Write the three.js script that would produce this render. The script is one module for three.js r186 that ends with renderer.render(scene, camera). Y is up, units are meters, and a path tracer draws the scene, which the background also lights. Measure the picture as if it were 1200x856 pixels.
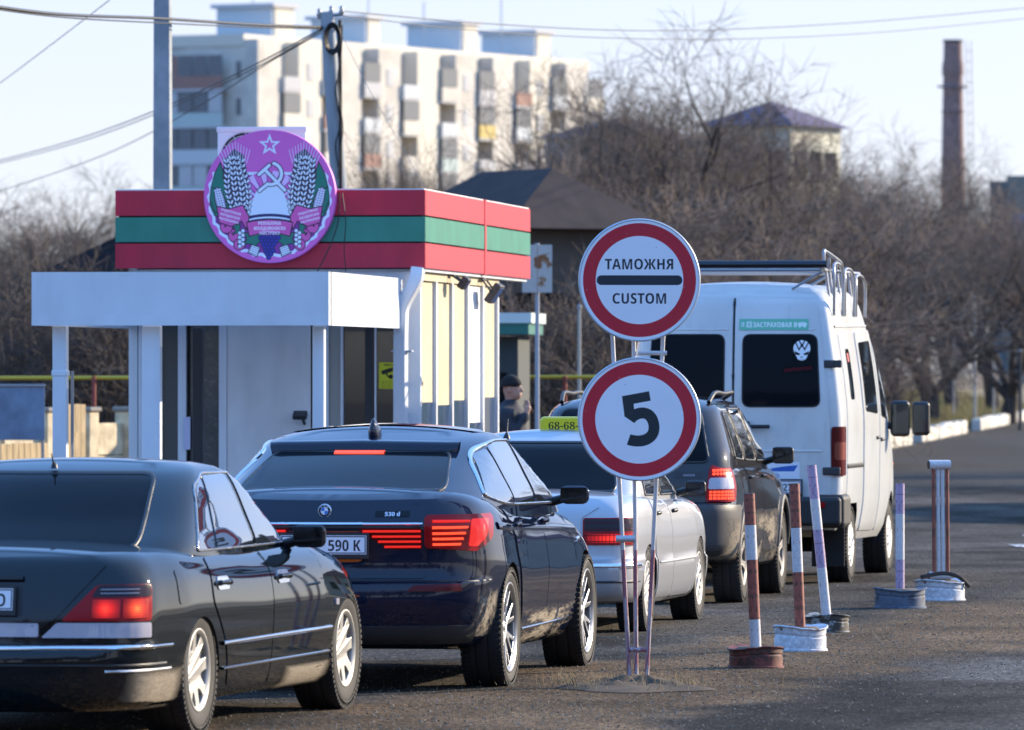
import * as THREE from 'three';
import { mergeGeometries, mergeVertices, toCreasedNormals } from 'three/addons/utils/BufferGeometryUtils.js';
import { RoundedBoxGeometry } from 'three/addons/geometries/RoundedBoxGeometry.js';
import { MarchingCubes } from 'three/addons/objects/MarchingCubes.js';
import { SUBTRACTION, Brush, Evaluator } from 'three-bvh-csg';

// ---------------------------------------------------------------- camera, sky, sun, exposure
const scene = new THREE.Scene();
const F = 8500, CX = 600, HZ = 435, EYE = 1.92;             // long lens: focal length in photo pixels (1200 wide)
const camera = new THREE.PerspectiveCamera(2 * Math.atan(428 / F) * 180 / Math.PI, 1200 / 856, 1, 4000);
camera.position.set(0, EYE, 0);
camera.rotation.x = (HZ - 428) / F;
camera.focus = 50; camera.userData.fStop = 6.3;
const renderer = new THREE.WebGLRenderer({ antialias: true });
renderer.toneMapping = THREE.LinearToneMapping;
renderer.toneMappingExposure = 1.68;
renderer.shadowMap.enabled = true;
const SUN_AZ = 32 * Math.PI / 180, SUN_EL = 19 * Math.PI / 180;   // azimuth ahead of due right
const sunDir = new THREE.Vector3(Math.cos(SUN_EL) * Math.cos(SUN_AZ), Math.sin(SUN_EL), -Math.cos(SUN_EL) * Math.sin(SUN_AZ));
{
  const w = 512, h = 256, d = new Float32Array(w * h * 4), v = new THREE.Vector3();
  const K = 0.95;
  for (let j = 0; j < h; j++) for (let i = 0; i < w; i++) {
    const el = ((j + 0.5) / h - 0.5) * Math.PI, az = ((i + 0.5) / w - 0.5) * 2 * Math.PI;
    v.set(Math.cos(el) * Math.cos(az), Math.sin(el), Math.cos(el) * Math.sin(az));
    const e = Math.max(0, v.y), t = 1 - Math.exp(-Math.pow(e / 0.15, 1.3)), c = Math.max(0, v.dot(sunDir));
    const g = 0.65 * Math.pow(c, 5) + 0.7 * Math.pow(c, 60);
    const hz = [0.605, 0.618, 0.635], ze = [0.195, 0.46, 1.03], o = (j * w + i) * 4;
    for (let k = 0; k < 3; k++) d[o + k] = K * (hz[k] * (1 - t) + ze[k] * t) + g * [1, 0.86, 0.62][k] * (1 - 0.5 * t);
    if (v.y < -0.03) for (let k = 0; k < 3; k++) d[o + k] *= Math.exp((v.y + 0.03) * 3);
    d[o + 3] = 1;
  }
  const sky = new THREE.DataTexture(d, w, h, THREE.RGBAFormat, THREE.FloatType);
  sky.mapping = THREE.EquirectangularReflectionMapping; sky.magFilter = THREE.LinearFilter; sky.minFilter = THREE.LinearFilter;
  sky.wrapS = THREE.RepeatWrapping; sky.needsUpdate = true;
  scene.background = sky; scene.environment = sky;
}
const sun = new THREE.DirectionalLight(new THREE.Color(1.0, 0.84, 0.62), 5);
sun.position.copy(sunDir).multiplyScalar(300).add(new THREE.Vector3(0, 0, -60)); sun.target.position.set(0, 0, -60);
sun.castShadow = true; sun.shadow.mapSize.set(4096, 4096);
Object.assign(sun.shadow.camera, { left: -90, right: 90, top: 60, bottom: -60, near: 1, far: 700 });
scene.add(sun, sun.target);

// ---------------------------------------------------------------- helpers
let seed = 12345;
const rnd = () => { seed = (seed * 1664525 + 1013904223) >>> 0; return seed / 4294967296; };
const rr = (a, b) => a + (b - a) * rnd();
const V3 = (x, y, z) => new THREE.Vector3(x, y, z);
const at = (x, y, d) => V3((x - CX) / F * d, EYE - (y - HZ) / F * d, -d);       // a point of the place at depth d
const gx = (x, d) => (x - CX) / F * d, gy = (y, d) => EYE - (y - HZ) / F * d;
const lerp = (a, b, t) => a + (b - a) * t, clamp = (x, a, b) => Math.min(b, Math.max(a, x));
const taken = {};
const numbered = n => { const k = taken[n] = (taken[n] ?? -1) + 1; return k ? n + '_' + String(k).padStart(3, '0') : n; };
function tag(o, label, category, group, kind) {
  o.userData = {}; if (label) o.userData.label = label; if (category) o.userData.category = category;
  if (group) o.userData.group = group; if (kind) o.userData.kind = kind; return o;
}
function thing(name, label, category, pos = [0, 0, 0], turn = 0, group) {
  const g = new THREE.Group(); g.name = numbered(name); g.position.set(...pos); g.rotation.y = turn;
  scene.add(g); return tag(g, label, category, group);
}
function part(name, geo, mat, parent) {
  const m = new THREE.Mesh(Array.isArray(geo) ? mergeG(geo) : geo, mat); m.name = name; m.castShadow = m.receiveShadow = true;
  parent.add(m); return m;
}
function single(name, geo, mat, label, category, group, kind) { const m = part(numbered(name), geo, mat, scene); return tag(m, label, category, group, kind); }
const structure = (name, geo, mat) => { const m = part(name, geo, mat, scene); m.userData = { kind: 'structure' }; return m; };
function mergeG(list) {
  const gs = list.map(g => { const n = g.index ? g.toNonIndexed() : g; for (const k of Object.keys(n.attributes)) if (!['position', 'normal', 'uv'].includes(k)) n.deleteAttribute(k); n.clearGroups?.(); return n; });
  const all = gs.every(g => g.attributes.uv); if (!all) gs.forEach(g => g.deleteAttribute('uv'));
  return mergeGeometries(gs);
}
function boxUV(g, s = 1) {                                     // uv in metres by the way a face points
  const n = g.index ? g.toNonIndexed() : g; if (!n.attributes.normal) n.computeVertexNormals();
  const p = n.attributes.position, N = n.attributes.normal, uv = new Float32Array(p.count * 2);
  for (let i = 0; i < p.count; i++) {
    const ax = Math.abs(N.getX(i)), ay = Math.abs(N.getY(i)), az = Math.abs(N.getZ(i)), x = p.getX(i), y = p.getY(i), z = p.getZ(i);
    const [u, v] = ay > ax && ay > az ? [x, z] : ax > az ? [z, y] : [x, y];
    uv[2 * i] = u * s; uv[2 * i + 1] = v * s;
  }
  n.setAttribute('uv', new THREE.BufferAttribute(uv, 2)); return n;
}
const box = (w, h, d, x = 0, y = 0, z = 0) => boxUV(new THREE.BoxGeometry(w, h, d).translate(x, y, z));
const bx = (x0, x1, y0, y1, z0, z1) => box(x1 - x0, y1 - y0, z1 - z0, (x0 + x1) / 2, (y0 + y1) / 2, (z0 + z1) / 2);
const rbox = (w, h, d, r, x = 0, y = 0, z = 0, n = 2) => boxUV(new RoundedBoxGeometry(w, h, d, n, r).translate(x, y, z));
function tube(pts, r, seg = 8, n = 0, closed = false) {
  const c = pts.length === 2 && !closed ? new THREE.LineCurve3(pts[0], pts[1]) : new THREE.CatmullRomCurve3(pts, closed, 'centripetal');
  return new THREE.TubeGeometry(c, n || Math.max(1, (pts.length - 1) * 5), r, seg, closed);
}
function rod(a, b, r0, r1 = r0, seg = 10) {
  const d = b.clone().sub(a), g = new THREE.CylinderGeometry(r1, r0, d.length(), seg).translate(0, d.length() / 2, 0);
  g.applyQuaternion(new THREE.Quaternion().setFromUnitVectors(V3(0, 1, 0), d.normalize())).translate(a.x, a.y, a.z); return g;
}
const lathe = (pts, seg = 32) => new THREE.LatheGeometry(pts.map(p => new THREE.Vector2(...p)), seg);
// value noise
const hash2 = (i, j, s) => { let h = (i * 374761393 + j * 668265263 + s * 1442695041) | 0; h = Math.imul(h ^ (h >>> 13), 1274126177); return ((h ^ (h >>> 16)) >>> 0) / 4294967296; };
function noise(x, y, per, s = 0) {
  const i = Math.floor(x), j = Math.floor(y), fx = x - i, fy = y - j, u = fx * fx * (3 - 2 * fx), v = fy * fy * (3 - 2 * fy), m = a => ((a % per) + per) % per;
  return lerp(lerp(hash2(m(i), m(j), s), hash2(m(i + 1), m(j), s), u), lerp(hash2(m(i), m(j + 1), s), hash2(m(i + 1), m(j + 1), s), u), v);
}
function fbm(u, v, per, oct, s) { let a = 0, w = 0.5, t = 0; for (let o = 0; o < oct; o++) { a += w * noise(u * per, v * per, per, s + o); t += w; w *= 0.55; per *= 2; } return a / t; }
function dataTex(n, fn, srgb = false, metres = 1, m = n) {
  const d = new Uint8Array(n * m * 4);
  for (let j = 0; j < m; j++) for (let i = 0; i < n; i++) { const c = fn(i / n, j / m), o = (j * n + i) * 4; if (Array.isArray(c)) { d[o] = c[0]; d[o + 1] = c[1]; d[o + 2] = c[2]; } else d[o] = d[o + 1] = d[o + 2] = c; d[o + 3] = 255; }
  const t = new THREE.DataTexture(d, n, m); t.magFilter = THREE.LinearFilter; t.minFilter = THREE.LinearMipmapLinearFilter; t.generateMipmaps = true;
  t.wrapS = t.wrapT = THREE.RepeatWrapping; if (srgb) t.colorSpace = THREE.SRGBColorSpace; t.repeat.set(1 / metres, 1 / metres); t.needsUpdate = true; return t;
}
function canvasTex(w, h, draw) {
  const c = document.createElement('canvas'); c.width = w; c.height = h; draw(c.getContext('2d'), w, h);
  const t = new THREE.CanvasTexture(c); t.colorSpace = THREE.SRGBColorSpace; t.anisotropy = 8; return t;
}
const lin = (r, g, b) => new THREE.Color().setRGB(r, g, b);
const mat = (color, rough = 0.6, o = {}) => new THREE.MeshStandardMaterial({ color: Array.isArray(color) ? lin(...color) : color, roughness: rough, ...o });
const phys = (color, o = {}) => new THREE.MeshPhysicalMaterial({ color: Array.isArray(color) ? lin(...color) : color, ...o });
const mottled = (c, amp, per, oct, s, n = 256) => dataTex(n, (u, v) => { const a = fbm(u, v, per, oct, s) - 0.5; return c.map(k => clamp(k * (1 + amp * 2 * a), 0, 255)); }, true);
// monotone curve through points
function cv(pts) {
  const n = pts.length, d = [], m = [];
  for (let i = 0; i < n - 1; i++) d.push((pts[i + 1][1] - pts[i][1]) / Math.max(1e-9, pts[i + 1][0] - pts[i][0]));
  for (let i = 0; i < n; i++) m.push(i === 0 ? d[0] : i === n - 1 ? d[n - 2] : d[i - 1] * d[i] <= 0 ? 0 : 2 * d[i - 1] * d[i] / (d[i - 1] + d[i]));
  return x => {
    if (x <= pts[0][0]) return pts[0][1]; if (x >= pts[n - 1][0]) return pts[n - 1][1];
    let i = 0; while (x > pts[i + 1][0]) i++;
    const h = pts[i + 1][0] - pts[i][0], t = (x - pts[i][0]) / h, t2 = t * t, t3 = t2 * t;
    return (2 * t3 - 3 * t2 + 1) * pts[i][1] + (t3 - 2 * t2 + t) * h * m[i] + (-2 * t3 + 3 * t2) * pts[i + 1][1] + (t3 - t2) * h * m[i + 1];
  };
}
// rounded polygon, corner radius r (or per-corner third entry)
function rp(pts, r = 0.03, n = 5) {
  const out = [], N = pts.length;
  for (let i = 0; i < N; i++) {
    const p = pts[i], a = pts[(i + N - 1) % N], b = pts[(i + 1) % N], R = p[2] ?? r;
    const la = Math.hypot(a[0] - p[0], a[1] - p[1]), lb = Math.hypot(b[0] - p[0], b[1] - p[1]), ka = Math.min(R, la * 0.48) / la, kb = Math.min(R, lb * 0.48) / lb;
    if (R <= 0) { out.push([p[0], p[1]]); continue; }
    const A = [lerp(p[0], a[0], ka), lerp(p[1], a[1], ka)], B = [lerp(p[0], b[0], kb), lerp(p[1], b[1], kb)];
    for (let k = 0; k <= n; k++) { const t = k / n, u = 1 - t; out.push([u * u * A[0] + 2 * u * t * p[0] + t * t * B[0], u * u * A[1] + 2 * u * t * p[1] + t * t * B[1]]); }
  }
  return out;
}
const rect = (x0, x1, y0, y1, r = 0.02) => rp([[x0, y0], [x1, y0], [x1, y1], [x0, y1]], r);
function insetPoly(P, k) {                                     // shrink about the edges, counter-clockwise or not
  const N = P.length, A = P.reduce((s, p, i) => s + p[0] * P[(i + 1) % N][1] - P[(i + 1) % N][0] * p[1], 0) > 0 ? 1 : -1;
  return P.map((p, i) => {
    const a = P[(i + N - 1) % N], b = P[(i + 1) % N];
    let nx = -(b[1] - a[1]) * A, ny = (b[0] - a[0]) * A; const l = Math.hypot(nx, ny) || 1; return [p[0] + nx / l * k, p[1] + ny / l * k];
  });
}
// ---------------------------------------------------------------- shaped shells: plan outlines stacked by height; panels are laid on them
class Shell {
  constructor(o) {
    this.o = o; const R = this.rows = [];
    const nR = 10, nC = 9, nS = o.nS ?? 56;
    for (const v of o.v) {
      const W = o.w(v), zr = o.zr(v), zf = o.zf(v), rx = o.rx?.(v) ?? 0.25, rz = o.rz?.(v) ?? 0.3, fx = o.fx?.(v) ?? 0.3, fz = o.fz?.(v) ?? 0.45, br = o.br?.(v) ?? 0.06, bf = o.bf?.(v) ?? 0.15;
      const pts = [];
      for (let i = 0; i < nR; i++) { const u = i / nR; pts.push([u * (W - rx), zr + br * u * u]); }
      for (let i = 0; i <= nC; i++) { const a = i / nC * Math.PI / 2; pts.push([W - rx + rx * Math.sin(a), zr + br + rz * (1 - Math.cos(a))]); }
      const q0 = zr + br + rz, q1 = zf - bf - fz;
      for (let i = 1; i < nS; i++) pts.push([W, lerp(q0, q1, i / nS)]);
      for (let i = 0; i <= nC; i++) { const a = (1 - i / nC) * Math.PI / 2; pts.push([W - fx + fx * Math.sin(a), zf - bf - fz * (1 - Math.cos(a))]); }
      for (let i = nR - 1; i >= 0; i--) { const u = i / nR; pts.push([u * (W - fx), zf - bf * u * u]); }
      R.push(pts.map(([x, q]) => { const k = o.plan?.(q, v) ?? 1, b = o.yB(q), t = o.yT(q); return [x * k, lerp(b, t, v) + (o.dy?.(q, v, x) ?? 0), q]; }));
    }
    this.n = R[0].length;
  }
  geometry() {
    const R = this.rows, n = this.n, o = this.o, pos = [], idx = [], nv = R.length, cross = 14;
    const ring = [];                                           // full loop: right half then mirrored left
    for (let i = 0; i < n; i++) ring.push([i, 1]);
    for (let i = n - 2; i > 0; i--) ring.push([i, -1]);
    const M = ring.length;
    for (const r of R) for (const [i, s] of ring) pos.push(r[i][0] * s, r[i][1], -r[i][2]);
    for (let j = 0; j < nv - 1; j++) for (let i = 0; i < M; i++) { const a = j * M + i, b = j * M + (i + 1) % M, c = a + M, d = b + M; idx.push(a, b, d, a, d, c); }
    const cap = (j, top) => {
      const r = R[j], base = pos.length / 3, crown = top ? o.crown ?? 0.03 : 0, wmax = Math.max(...r.map(p => p[0]));
      for (let i = 0; i < n; i++) for (let k = 0; k <= cross; k++) { const t = k / cross * 2 - 1, x = r[i][0] * t, cr = crown * (r[i][0] / wmax) ** 2; pos.push(x, r[i][1] + cr * (1 - t * t), -r[i][2]); }
      const S = cross + 1;
      for (let i = 0; i < n - 1; i++) for (let k = 0; k < cross; k++) { const a = base + i * S + k, b = a + 1, c = a + S, d = c + 1; top ? idx.push(a, b, d, a, d, c) : idx.push(a, d, b, a, c, d); }
    };
    cap(0, false); cap(nv - 1, true);
    let g = new THREE.BufferGeometry(); g.setAttribute('position', new THREE.Float32BufferAttribute(pos, 3)); g.setIndex(idx);
    g = mergeVertices(g, 1e-4);                                // drop collapsed triangles
    const I = g.index.array, keep = [], p = g.attributes.position, a = V3(), b = V3(), c = V3();
    for (let i = 0; i < I.length; i += 3) { if (I[i] === I[i + 1] || I[i + 1] === I[i + 2] || I[i] === I[i + 2]) continue; keep.push(I[i], I[i + 1], I[i + 2]); }
    g.setIndex(keep); g = toCreasedNormals(g, o.crease ?? 0.62);
    return boxUV(g);
  }
  line(y) {                                                    // plan outline of the right half at height y
    const R = this.rows, out = [];
    for (let i = 0; i < this.n; i++) {
      let j = 0; while (j < R.length - 2 && R[j + 1][i][1] < y) j++;
      const a = R[j][i], b = R[j + 1][i], t = clamp((y - a[1]) / Math.max(1e-6, b[1] - a[1]), 0, 1);
      out.push([lerp(a[0], b[0], t), lerp(a[2], b[2], t)]);
    }
    return out;
  }
  raw(mode, c, y) {
    const L = this.line(y), n = L.length; let i, t = 0;
    if (mode === 'x') { i = 0; while (i < n / 2 - 1 && L[i + 1][0] < Math.abs(c)) i++; }
    else if (mode === 'f') { i = n - 2; while (i > n / 2 && L[i][0] < Math.abs(c)) i--; }
    else if (mode === 'q') { i = 0; while (i < n - 2 && L[i + 1][1] < c) i++; }
    else { let s = 0, C = Math.abs(c); for (i = 0; i < n - 2; i++) { const l = Math.hypot(L[i + 1][0] - L[i][0], L[i + 1][1] - L[i][1]); if (s + l >= C) break; s += l; } const l = Math.hypot(L[i + 1][0] - L[i][0], L[i + 1][1] - L[i][1]); t = clamp((C - s) / Math.max(1e-6, l), 0, 1); }
    const a = L[i], b = L[i + 1];
    if (mode === 'x' || mode === 'f') t = clamp((Math.abs(c) - a[0]) / ((b[0] - a[0]) || 1e-6), 0, 1); else if (mode === 'q') t = clamp((c - a[1]) / Math.max(1e-6, b[1] - a[1]), 0, 1);
    return { p: V3(lerp(a[0], b[0], t), y, -lerp(a[1], b[1], t)), t: V3(b[0] - a[0], 0, -(b[1] - a[1])).normalize() };
  }
  at(mode, c, y, off = 0, side = 1) {
    const A = this.raw(mode, c, y), B = this.raw(mode, c, y + 0.012);
    const up = B.p.clone().sub(A.p); up.y = 0.012; up.normalize();
    const n = A.t.clone().cross(up).normalize(); const h = V3(A.t.z * -1, 0, A.t.x); if (n.dot(h) < 0) n.negate();
    const p = A.p.clone().addScaledVector(n, off), sgn = (mode === 'x' || mode === 's' || mode === 'f') ? (c < 0 ? -1 : 1) * side : side;
    p.x *= sgn; n.x *= sgn; return { p, n };
  }
  panel(mode, poly, off, o = {}) {                             // a sheet of given outline lying on the shell, with an edge
    const cell = o.cell ?? 0.06, thick = o.thick ?? 0.012, side = o.side ?? 1;
    const xs = poly.map(p => p[0]), ys = poly.map(p => p[1]), x0 = Math.min(...xs), x1 = Math.max(...xs), y0 = Math.min(...ys), y1 = Math.max(...ys);
    const nx = Math.max(1, Math.ceil((x1 - x0) / cell)), ny = Math.max(1, Math.ceil((y1 - y0) / cell)), pos = [], nor = [], uv = [];
    const clip = (P, ax, lim, keepLess) => { const out = []; for (let i = 0; i < P.length; i++) { const a = P[i], b = P[(i + 1) % P.length], ia = keepLess ? a[ax] <= lim : a[ax] >= lim, ib = keepLess ? b[ax] <= lim : b[ax] >= lim; if (ia) out.push(a); if (ia !== ib) { const t = (lim - a[ax]) / (b[ax] - a[ax]); out.push([lerp(a[0], b[0], t), lerp(a[1], b[1], t)]); } } return out; };
    const memo = new Map(), get = (p, of) => { const k = p[0].toFixed(5) + ',' + p[1].toFixed(5) + ',' + of; let r = memo.get(k); if (!r) memo.set(k, r = this.at(mode, p[0], p[1], of, side)); return r; };
    const flipRef = poly.length;
    const tri = (a, b, c) => {
      const A = a.p, B = b.p, C = c.p, nn = B.clone().sub(A).cross(C.clone().sub(A)); const N = a.n;
      const l = nn.dot(N) >= 0 ? [a, b, c] : [a, c, b]; const us = nn.dot(N) >= 0 ? [0, 1, 2] : [0, 2, 1]; return [l, us];
    };
    for (let i = 0; i < nx; i++) {
      let col = clip(clip(poly, 0, lerp(x0, x1, i / nx), false), 0, lerp(x0, x1, (i + 1) / nx), true); if (col.length < 3) continue;
      for (let j = 0; j < ny; j++) {
        let P = clip(clip(col, 1, lerp(y0, y1, j / ny), false), 1, lerp(y0, y1, (j + 1) / ny), true);
        P = P.filter((p, k) => { const q = P[(k + 1) % P.length]; return Math.hypot(p[0] - q[0], p[1] - q[1]) > 1e-6; }); if (P.length < 3) continue;
        for (const f of THREE.ShapeUtils.triangulateShape(P.map(p => new THREE.Vector2(...p)), [])) {
          const g = f.map(k => get(P[k], off)); const [l, us] = tri(...g);
          l.forEach((r, k) => { pos.push(r.p.x, r.p.y, r.p.z); nor.push(r.n.x, r.n.y, r.n.z); const q = P[f[us[k]]]; uv.push((q[0] - x0) / (x1 - x0), (q[1] - y0) / (y1 - y0)); });
        }
      }
    }
    const N = poly.length, ctr = poly.reduce((s, p) => [s[0] + p[0] / N, s[1] + p[1] / N], [0, 0]);
    for (let i = 0; i < N; i++) {
      const a = poly[i], b = poly[(i + 1) % N], m = Math.max(1, Math.ceil(Math.hypot(b[0] - a[0], b[1] - a[1]) / cell));
      for (let k = 0; k < m; k++) {
        const p = [lerp(a[0], b[0], k / m), lerp(a[1], b[1], k / m)], q = [lerp(a[0], b[0], (k + 1) / m), lerp(a[1], b[1], (k + 1) / m)];
        const A = get(p, off).p, B = get(q, off).p, C = get(q, off - thick).p, D = get(p, off - thick).p, n = B.clone().sub(A).cross(D.clone().sub(A)).normalize();
        for (const r of [A, B, C, A, C, D]) { pos.push(r.x, r.y, r.z); nor.push(n.x, n.y, n.z); uv.push(0, 0); }
      }
    }
    const g = new THREE.BufferGeometry(); g.setAttribute('position', new THREE.Float32BufferAttribute(pos, 3)); g.setAttribute('normal', new THREE.Float32BufferAttribute(nor, 3)); g.setAttribute('uv', new THREE.Float32BufferAttribute(uv, 2));
    return g;
  }
  strip(mode, pts, w, off, o = {}) {                           // a moulding along a line on the shell
    const P = [], step = o.step ?? 0.05, side = o.side ?? 1, closed = o.closed, base = o.base ?? -0.01;
    const M = closed ? pts.length : pts.length - 1;
    for (let i = 0; i < M; i++) { const a = pts[i], b = pts[(i + 1) % pts.length], m = Math.max(1, Math.ceil(Math.hypot(b[0] - a[0], b[1] - a[1]) / step)); for (let k = 0; k < m; k++) P.push([lerp(a[0], b[0], k / m), lerp(a[1], b[1], k / m)]); }
    if (!closed) P.push(pts[pts.length - 1]);
    const N = P.length, sec = P.map((p, i) => {
      const a = closed ? P[(i + N - 1) % N] : P[Math.max(0, i - 1)], b = closed ? P[(i + 1) % N] : P[Math.min(N - 1, i + 1)];
      let nx = -(b[1] - a[1]), ny = b[0] - a[0]; const l = Math.hypot(nx, ny) || 1; nx /= l; ny /= l;
      return [[-1, base], [-0.8, off * 0.7], [-0.4, off], [0.4, off], [0.8, off * 0.7], [1, base]].map(([k, of]) => this.at(mode, p[0] + nx * k * w / 2, p[1] + ny * k * w / 2, of, side).p);
    });
    const pos = [], K = 6;
    for (let i = 0; i < (closed ? N : N - 1); i++) for (let k = 0; k < K - 1; k++) { const A = sec[i][k], B = sec[(i + 1) % N][k], C = sec[(i + 1) % N][k + 1], D = sec[i][k + 1]; for (const r of [A, B, C, A, C, D]) pos.push(r.x, r.y, r.z); }
    const g = new THREE.BufferGeometry(); g.setAttribute('position', new THREE.Float32BufferAttribute(pos, 3)); g.computeVertexNormals();
    return toCreasedNormals(g, 0.9);
  }
}
const csg = new Evaluator();
csg.attributes = ['position', 'normal', 'uv'];
function cut(geo, cutters) {                                   // subtract; returns [outside, cut faces]
  let cur = new Brush(geo, new THREE.MeshBasicMaterial()); cur.updateMatrixWorld();
  const inner = new THREE.MeshBasicMaterial(); csg.useGroups = true;
  for (const c of cutters) { const b = new Brush(c, inner); b.updateMatrixWorld(); cur = csg.evaluate(cur, b, SUBTRACTION); }
  const g = cur.geometry, mats = Array.isArray(cur.material) ? cur.material : [cur.material], outs = [[], []];
  const idx = g.index ? g.index.array : null;
  for (const gr of g.groups) { const tgt = mats[gr.materialIndex] === inner ? 1 : 0; for (let i = gr.start; i < gr.start + gr.count; i++) outs[tgt].push(idx ? idx[i] : i); }
  return outs.map(L => { const r = new THREE.BufferGeometry(); for (const k of ['position', 'normal', 'uv']) { const A = g.attributes[k], a = new Float32Array(L.length * A.itemSize); L.forEach((s, i) => { for (let c = 0; c < A.itemSize; c++) a[i * A.itemSize + c] = A.array[s * A.itemSize + c]; }); r.setAttribute(k, new THREE.BufferAttribute(a, A.itemSize)); } return r; });
}
// ---------------------------------------------------------------- materials shared by many things
const M = {
  glass: phys([0.006, 0.008, 0.011], { roughness: 0.03, ior: 1.45, specularIntensity: 0.16 }),
  sideGlass: phys([0.02, 0.025, 0.03], { roughness: 0.02, ior: 2.2, clearcoat: 1, clearcoatRoughness: 0.01 }),
  rubber: mat([0.013, 0.013, 0.014], 0.75),
  blackPlastic: mat([0.014, 0.015, 0.017], 0.45),
  greyPlastic: mat([0.035, 0.036, 0.04], 0.55),
  chrome: mat([0.75, 0.76, 0.78], 0.12, { metalness: 1 }),
  satin: mat([0.6, 0.61, 0.63], 0.35, { metalness: 0.9 }),
  alloy: mat([0.28, 0.29, 0.31], 0.34, { metalness: 0.85 }),
  alloyDull: mat([0.34, 0.34, 0.34], 0.5, { metalness: 0.5 }),
  disc: mat([0.12, 0.11, 0.1], 0.5, { metalness: 0.7 }),
  well: mat([0.01, 0.01, 0.01], 0.95),
  under: mat([0.012, 0.012, 0.012], 0.9),
  red: phys([0.32, 0.006, 0.01], { roughness: 0.18, specularIntensity: 0.45 }),
  darkRed: phys([0.1, 0.004, 0.006], { roughness: 0.16, specularIntensity: 0.45 }),
  redOn: phys([0.4, 0.01, 0.01], { roughness: 0.25, specularIntensity: 0.45, emissive: lin(1.0, 0.03, 0.02), emissiveIntensity: 0.47 }),
  redBright: phys([0.5, 0.03, 0.02], { roughness: 0.3, specularIntensity: 0.45, emissive: lin(1.0, 0.09, 0.03), emissiveIntensity: 0.85 }),
  amberOn: phys([0.6, 0.2, 0.03], { roughness: 0.3, specularIntensity: 0.45, emissive: lin(1.0, 0.2, 0.04), emissiveIntensity: 0.51 }),
  amber: phys([0.7, 0.2, 0.02], { roughness: 0.2, specularIntensity: 0.45 }),
  clearLens: phys([0.42, 0.4, 0.45], { roughness: 0.2, clearcoat: 1 }),
  smokeLens: phys([0.035, 0.022, 0.028], { roughness: 0.15, specularIntensity: 0.45 }),
  mirrorGlass: mat([0.05, 0.06, 0.075], 0.06, { metalness: 1 }),
  whitePaint: mat([0.74, 0.75, 0.76], 0.35),
  galvan: mat([0.33, 0.34, 0.36], 0.35, { metalness: 0.9 }),
  black: mat([0.008, 0.008, 0.009], 0.5),
};
const glowMap = canvasTex(128, 96, (c, w, h) => { c.fillStyle = '#200'; c.fillRect(0, 0, w, h); const g = c.createRadialGradient(64, 50, 4, 64, 50, 70); g.addColorStop(0, '#fff'); g.addColorStop(0.35, '#d88'); g.addColorStop(1, '#400'); c.fillStyle = g; c.fillRect(0, 0, w, h); c.globalAlpha = 0.5; c.fillStyle = '#300'; for (let x = 0; x < w; x += 8) c.fillRect(x, 0, 3, h); for (let y = 0; y < h; y += 12) c.fillRect(0, y, w, 3); });
const lampGlow = (e, k) => phys([0.4, 0.02, 0.015], { roughness: 0.25, specularIntensity: 0.45, emissive: lin(...e), emissiveMap: glowMap, emissiveIntensity: k });
M.bulbRed = lampGlow([1, 0.07, 0.03], 1.1); M.bulbAmber = lampGlow([1, 0.3, 0.06], 1.1);
// dusty film: road dirt caught on lower panels, patchy with its own grain
const dirtAlpha = (s, cover) => dataTex(256, (u, v) => { const a = fbm(u, v, 4, 5, s), b = fbm(u, v, 24, 3, s + 9), e = Math.min(u, 1 - u, v * 1.2, 1 - v) * 5; return 255 * clamp((a * 0.75 + b * 0.25 - (1 - cover)) * 5, 0, 1) * clamp(e, 0, 1) * (0.55 + 0.45 * b); });
const dirtMat = (s, cover, c = [0.3, 0.25, 0.185]) => new THREE.MeshStandardMaterial({ color: lin(...c), roughness: 0.95, alphaMap: dirtAlpha(s, cover), transparent: true, depthWrite: false });
// ---------------------------------------------------------------- ground, road, verge
const kerbX = d => 9.5 + (d - 181) * 0.104;                    // left edge of the carriageway, d = metres ahead
const bump = (x, z) => 0.011 * (noise(x * 0.45 + 50, z * 0.3 + 50, 512, 3) - 0.5) + 0.012 * (noise(x * 1.3 + 9, z * 1.1 + 400, 512, 5) - 0.5);
const sm = (a, b, x) => { const t = clamp((x - a) / (b - a), 0, 1); return t * t * (3 - 2 * t); };
const bank = (x, d) => { const w = kerbX(d) - x; return w < 0.3 ? 0 : (0.12 + 0.95 * sm(0.5, 9, w)) * sm(105, 150, d); };
function sheet(x0, x1, z0, z1, nx, nz, hf, clipFn) {
  const pos = [], uv = [], idx = [];
  for (let j = 0; j <= nz; j++) for (let i = 0; i <= nx; i++) { const z = lerp(z0, z1, j / nz), x = lerp(typeof x0 === 'function' ? x0(-z) : x0, typeof x1 === 'function' ? x1(-z) : x1, i / nx); pos.push(x, hf(x, z), z); uv.push(x, z); }
  for (let j = 0; j < nz; j++) for (let i = 0; i < nx; i++) { const a = j * (nx + 1) + i, b = a + 1, c = a + nx + 1, e = c + 1; idx.push(a, b, e, a, e, c); }
  const g = new THREE.BufferGeometry(); g.setAttribute('position', new THREE.Float32BufferAttribute(pos, 3)); g.setAttribute('uv', new THREE.Float32BufferAttribute(uv, 2)); g.setIndex(idx);
  g.computeVertexNormals(); if (g.attributes.normal.getY(0) < 0) { const I = g.index.array; for (let i = 0; i < I.length; i += 3) { const t = I[i]; I[i] = I[i + 1]; I[i + 1] = t; } g.computeVertexNormals(); }
  return g;
}
const soilTex = mottled([104, 94, 80], 0.55, 6, 6, 41, 512); soilTex.repeat.set(1 / 6, 1 / 6);
structure('ground', new THREE.PlaneGeometry(3000, 3600).rotateX(-Math.PI / 2).translate(0, -0.05, -1500), mat([0.1, 0.09, 0.075], 0.95));
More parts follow.
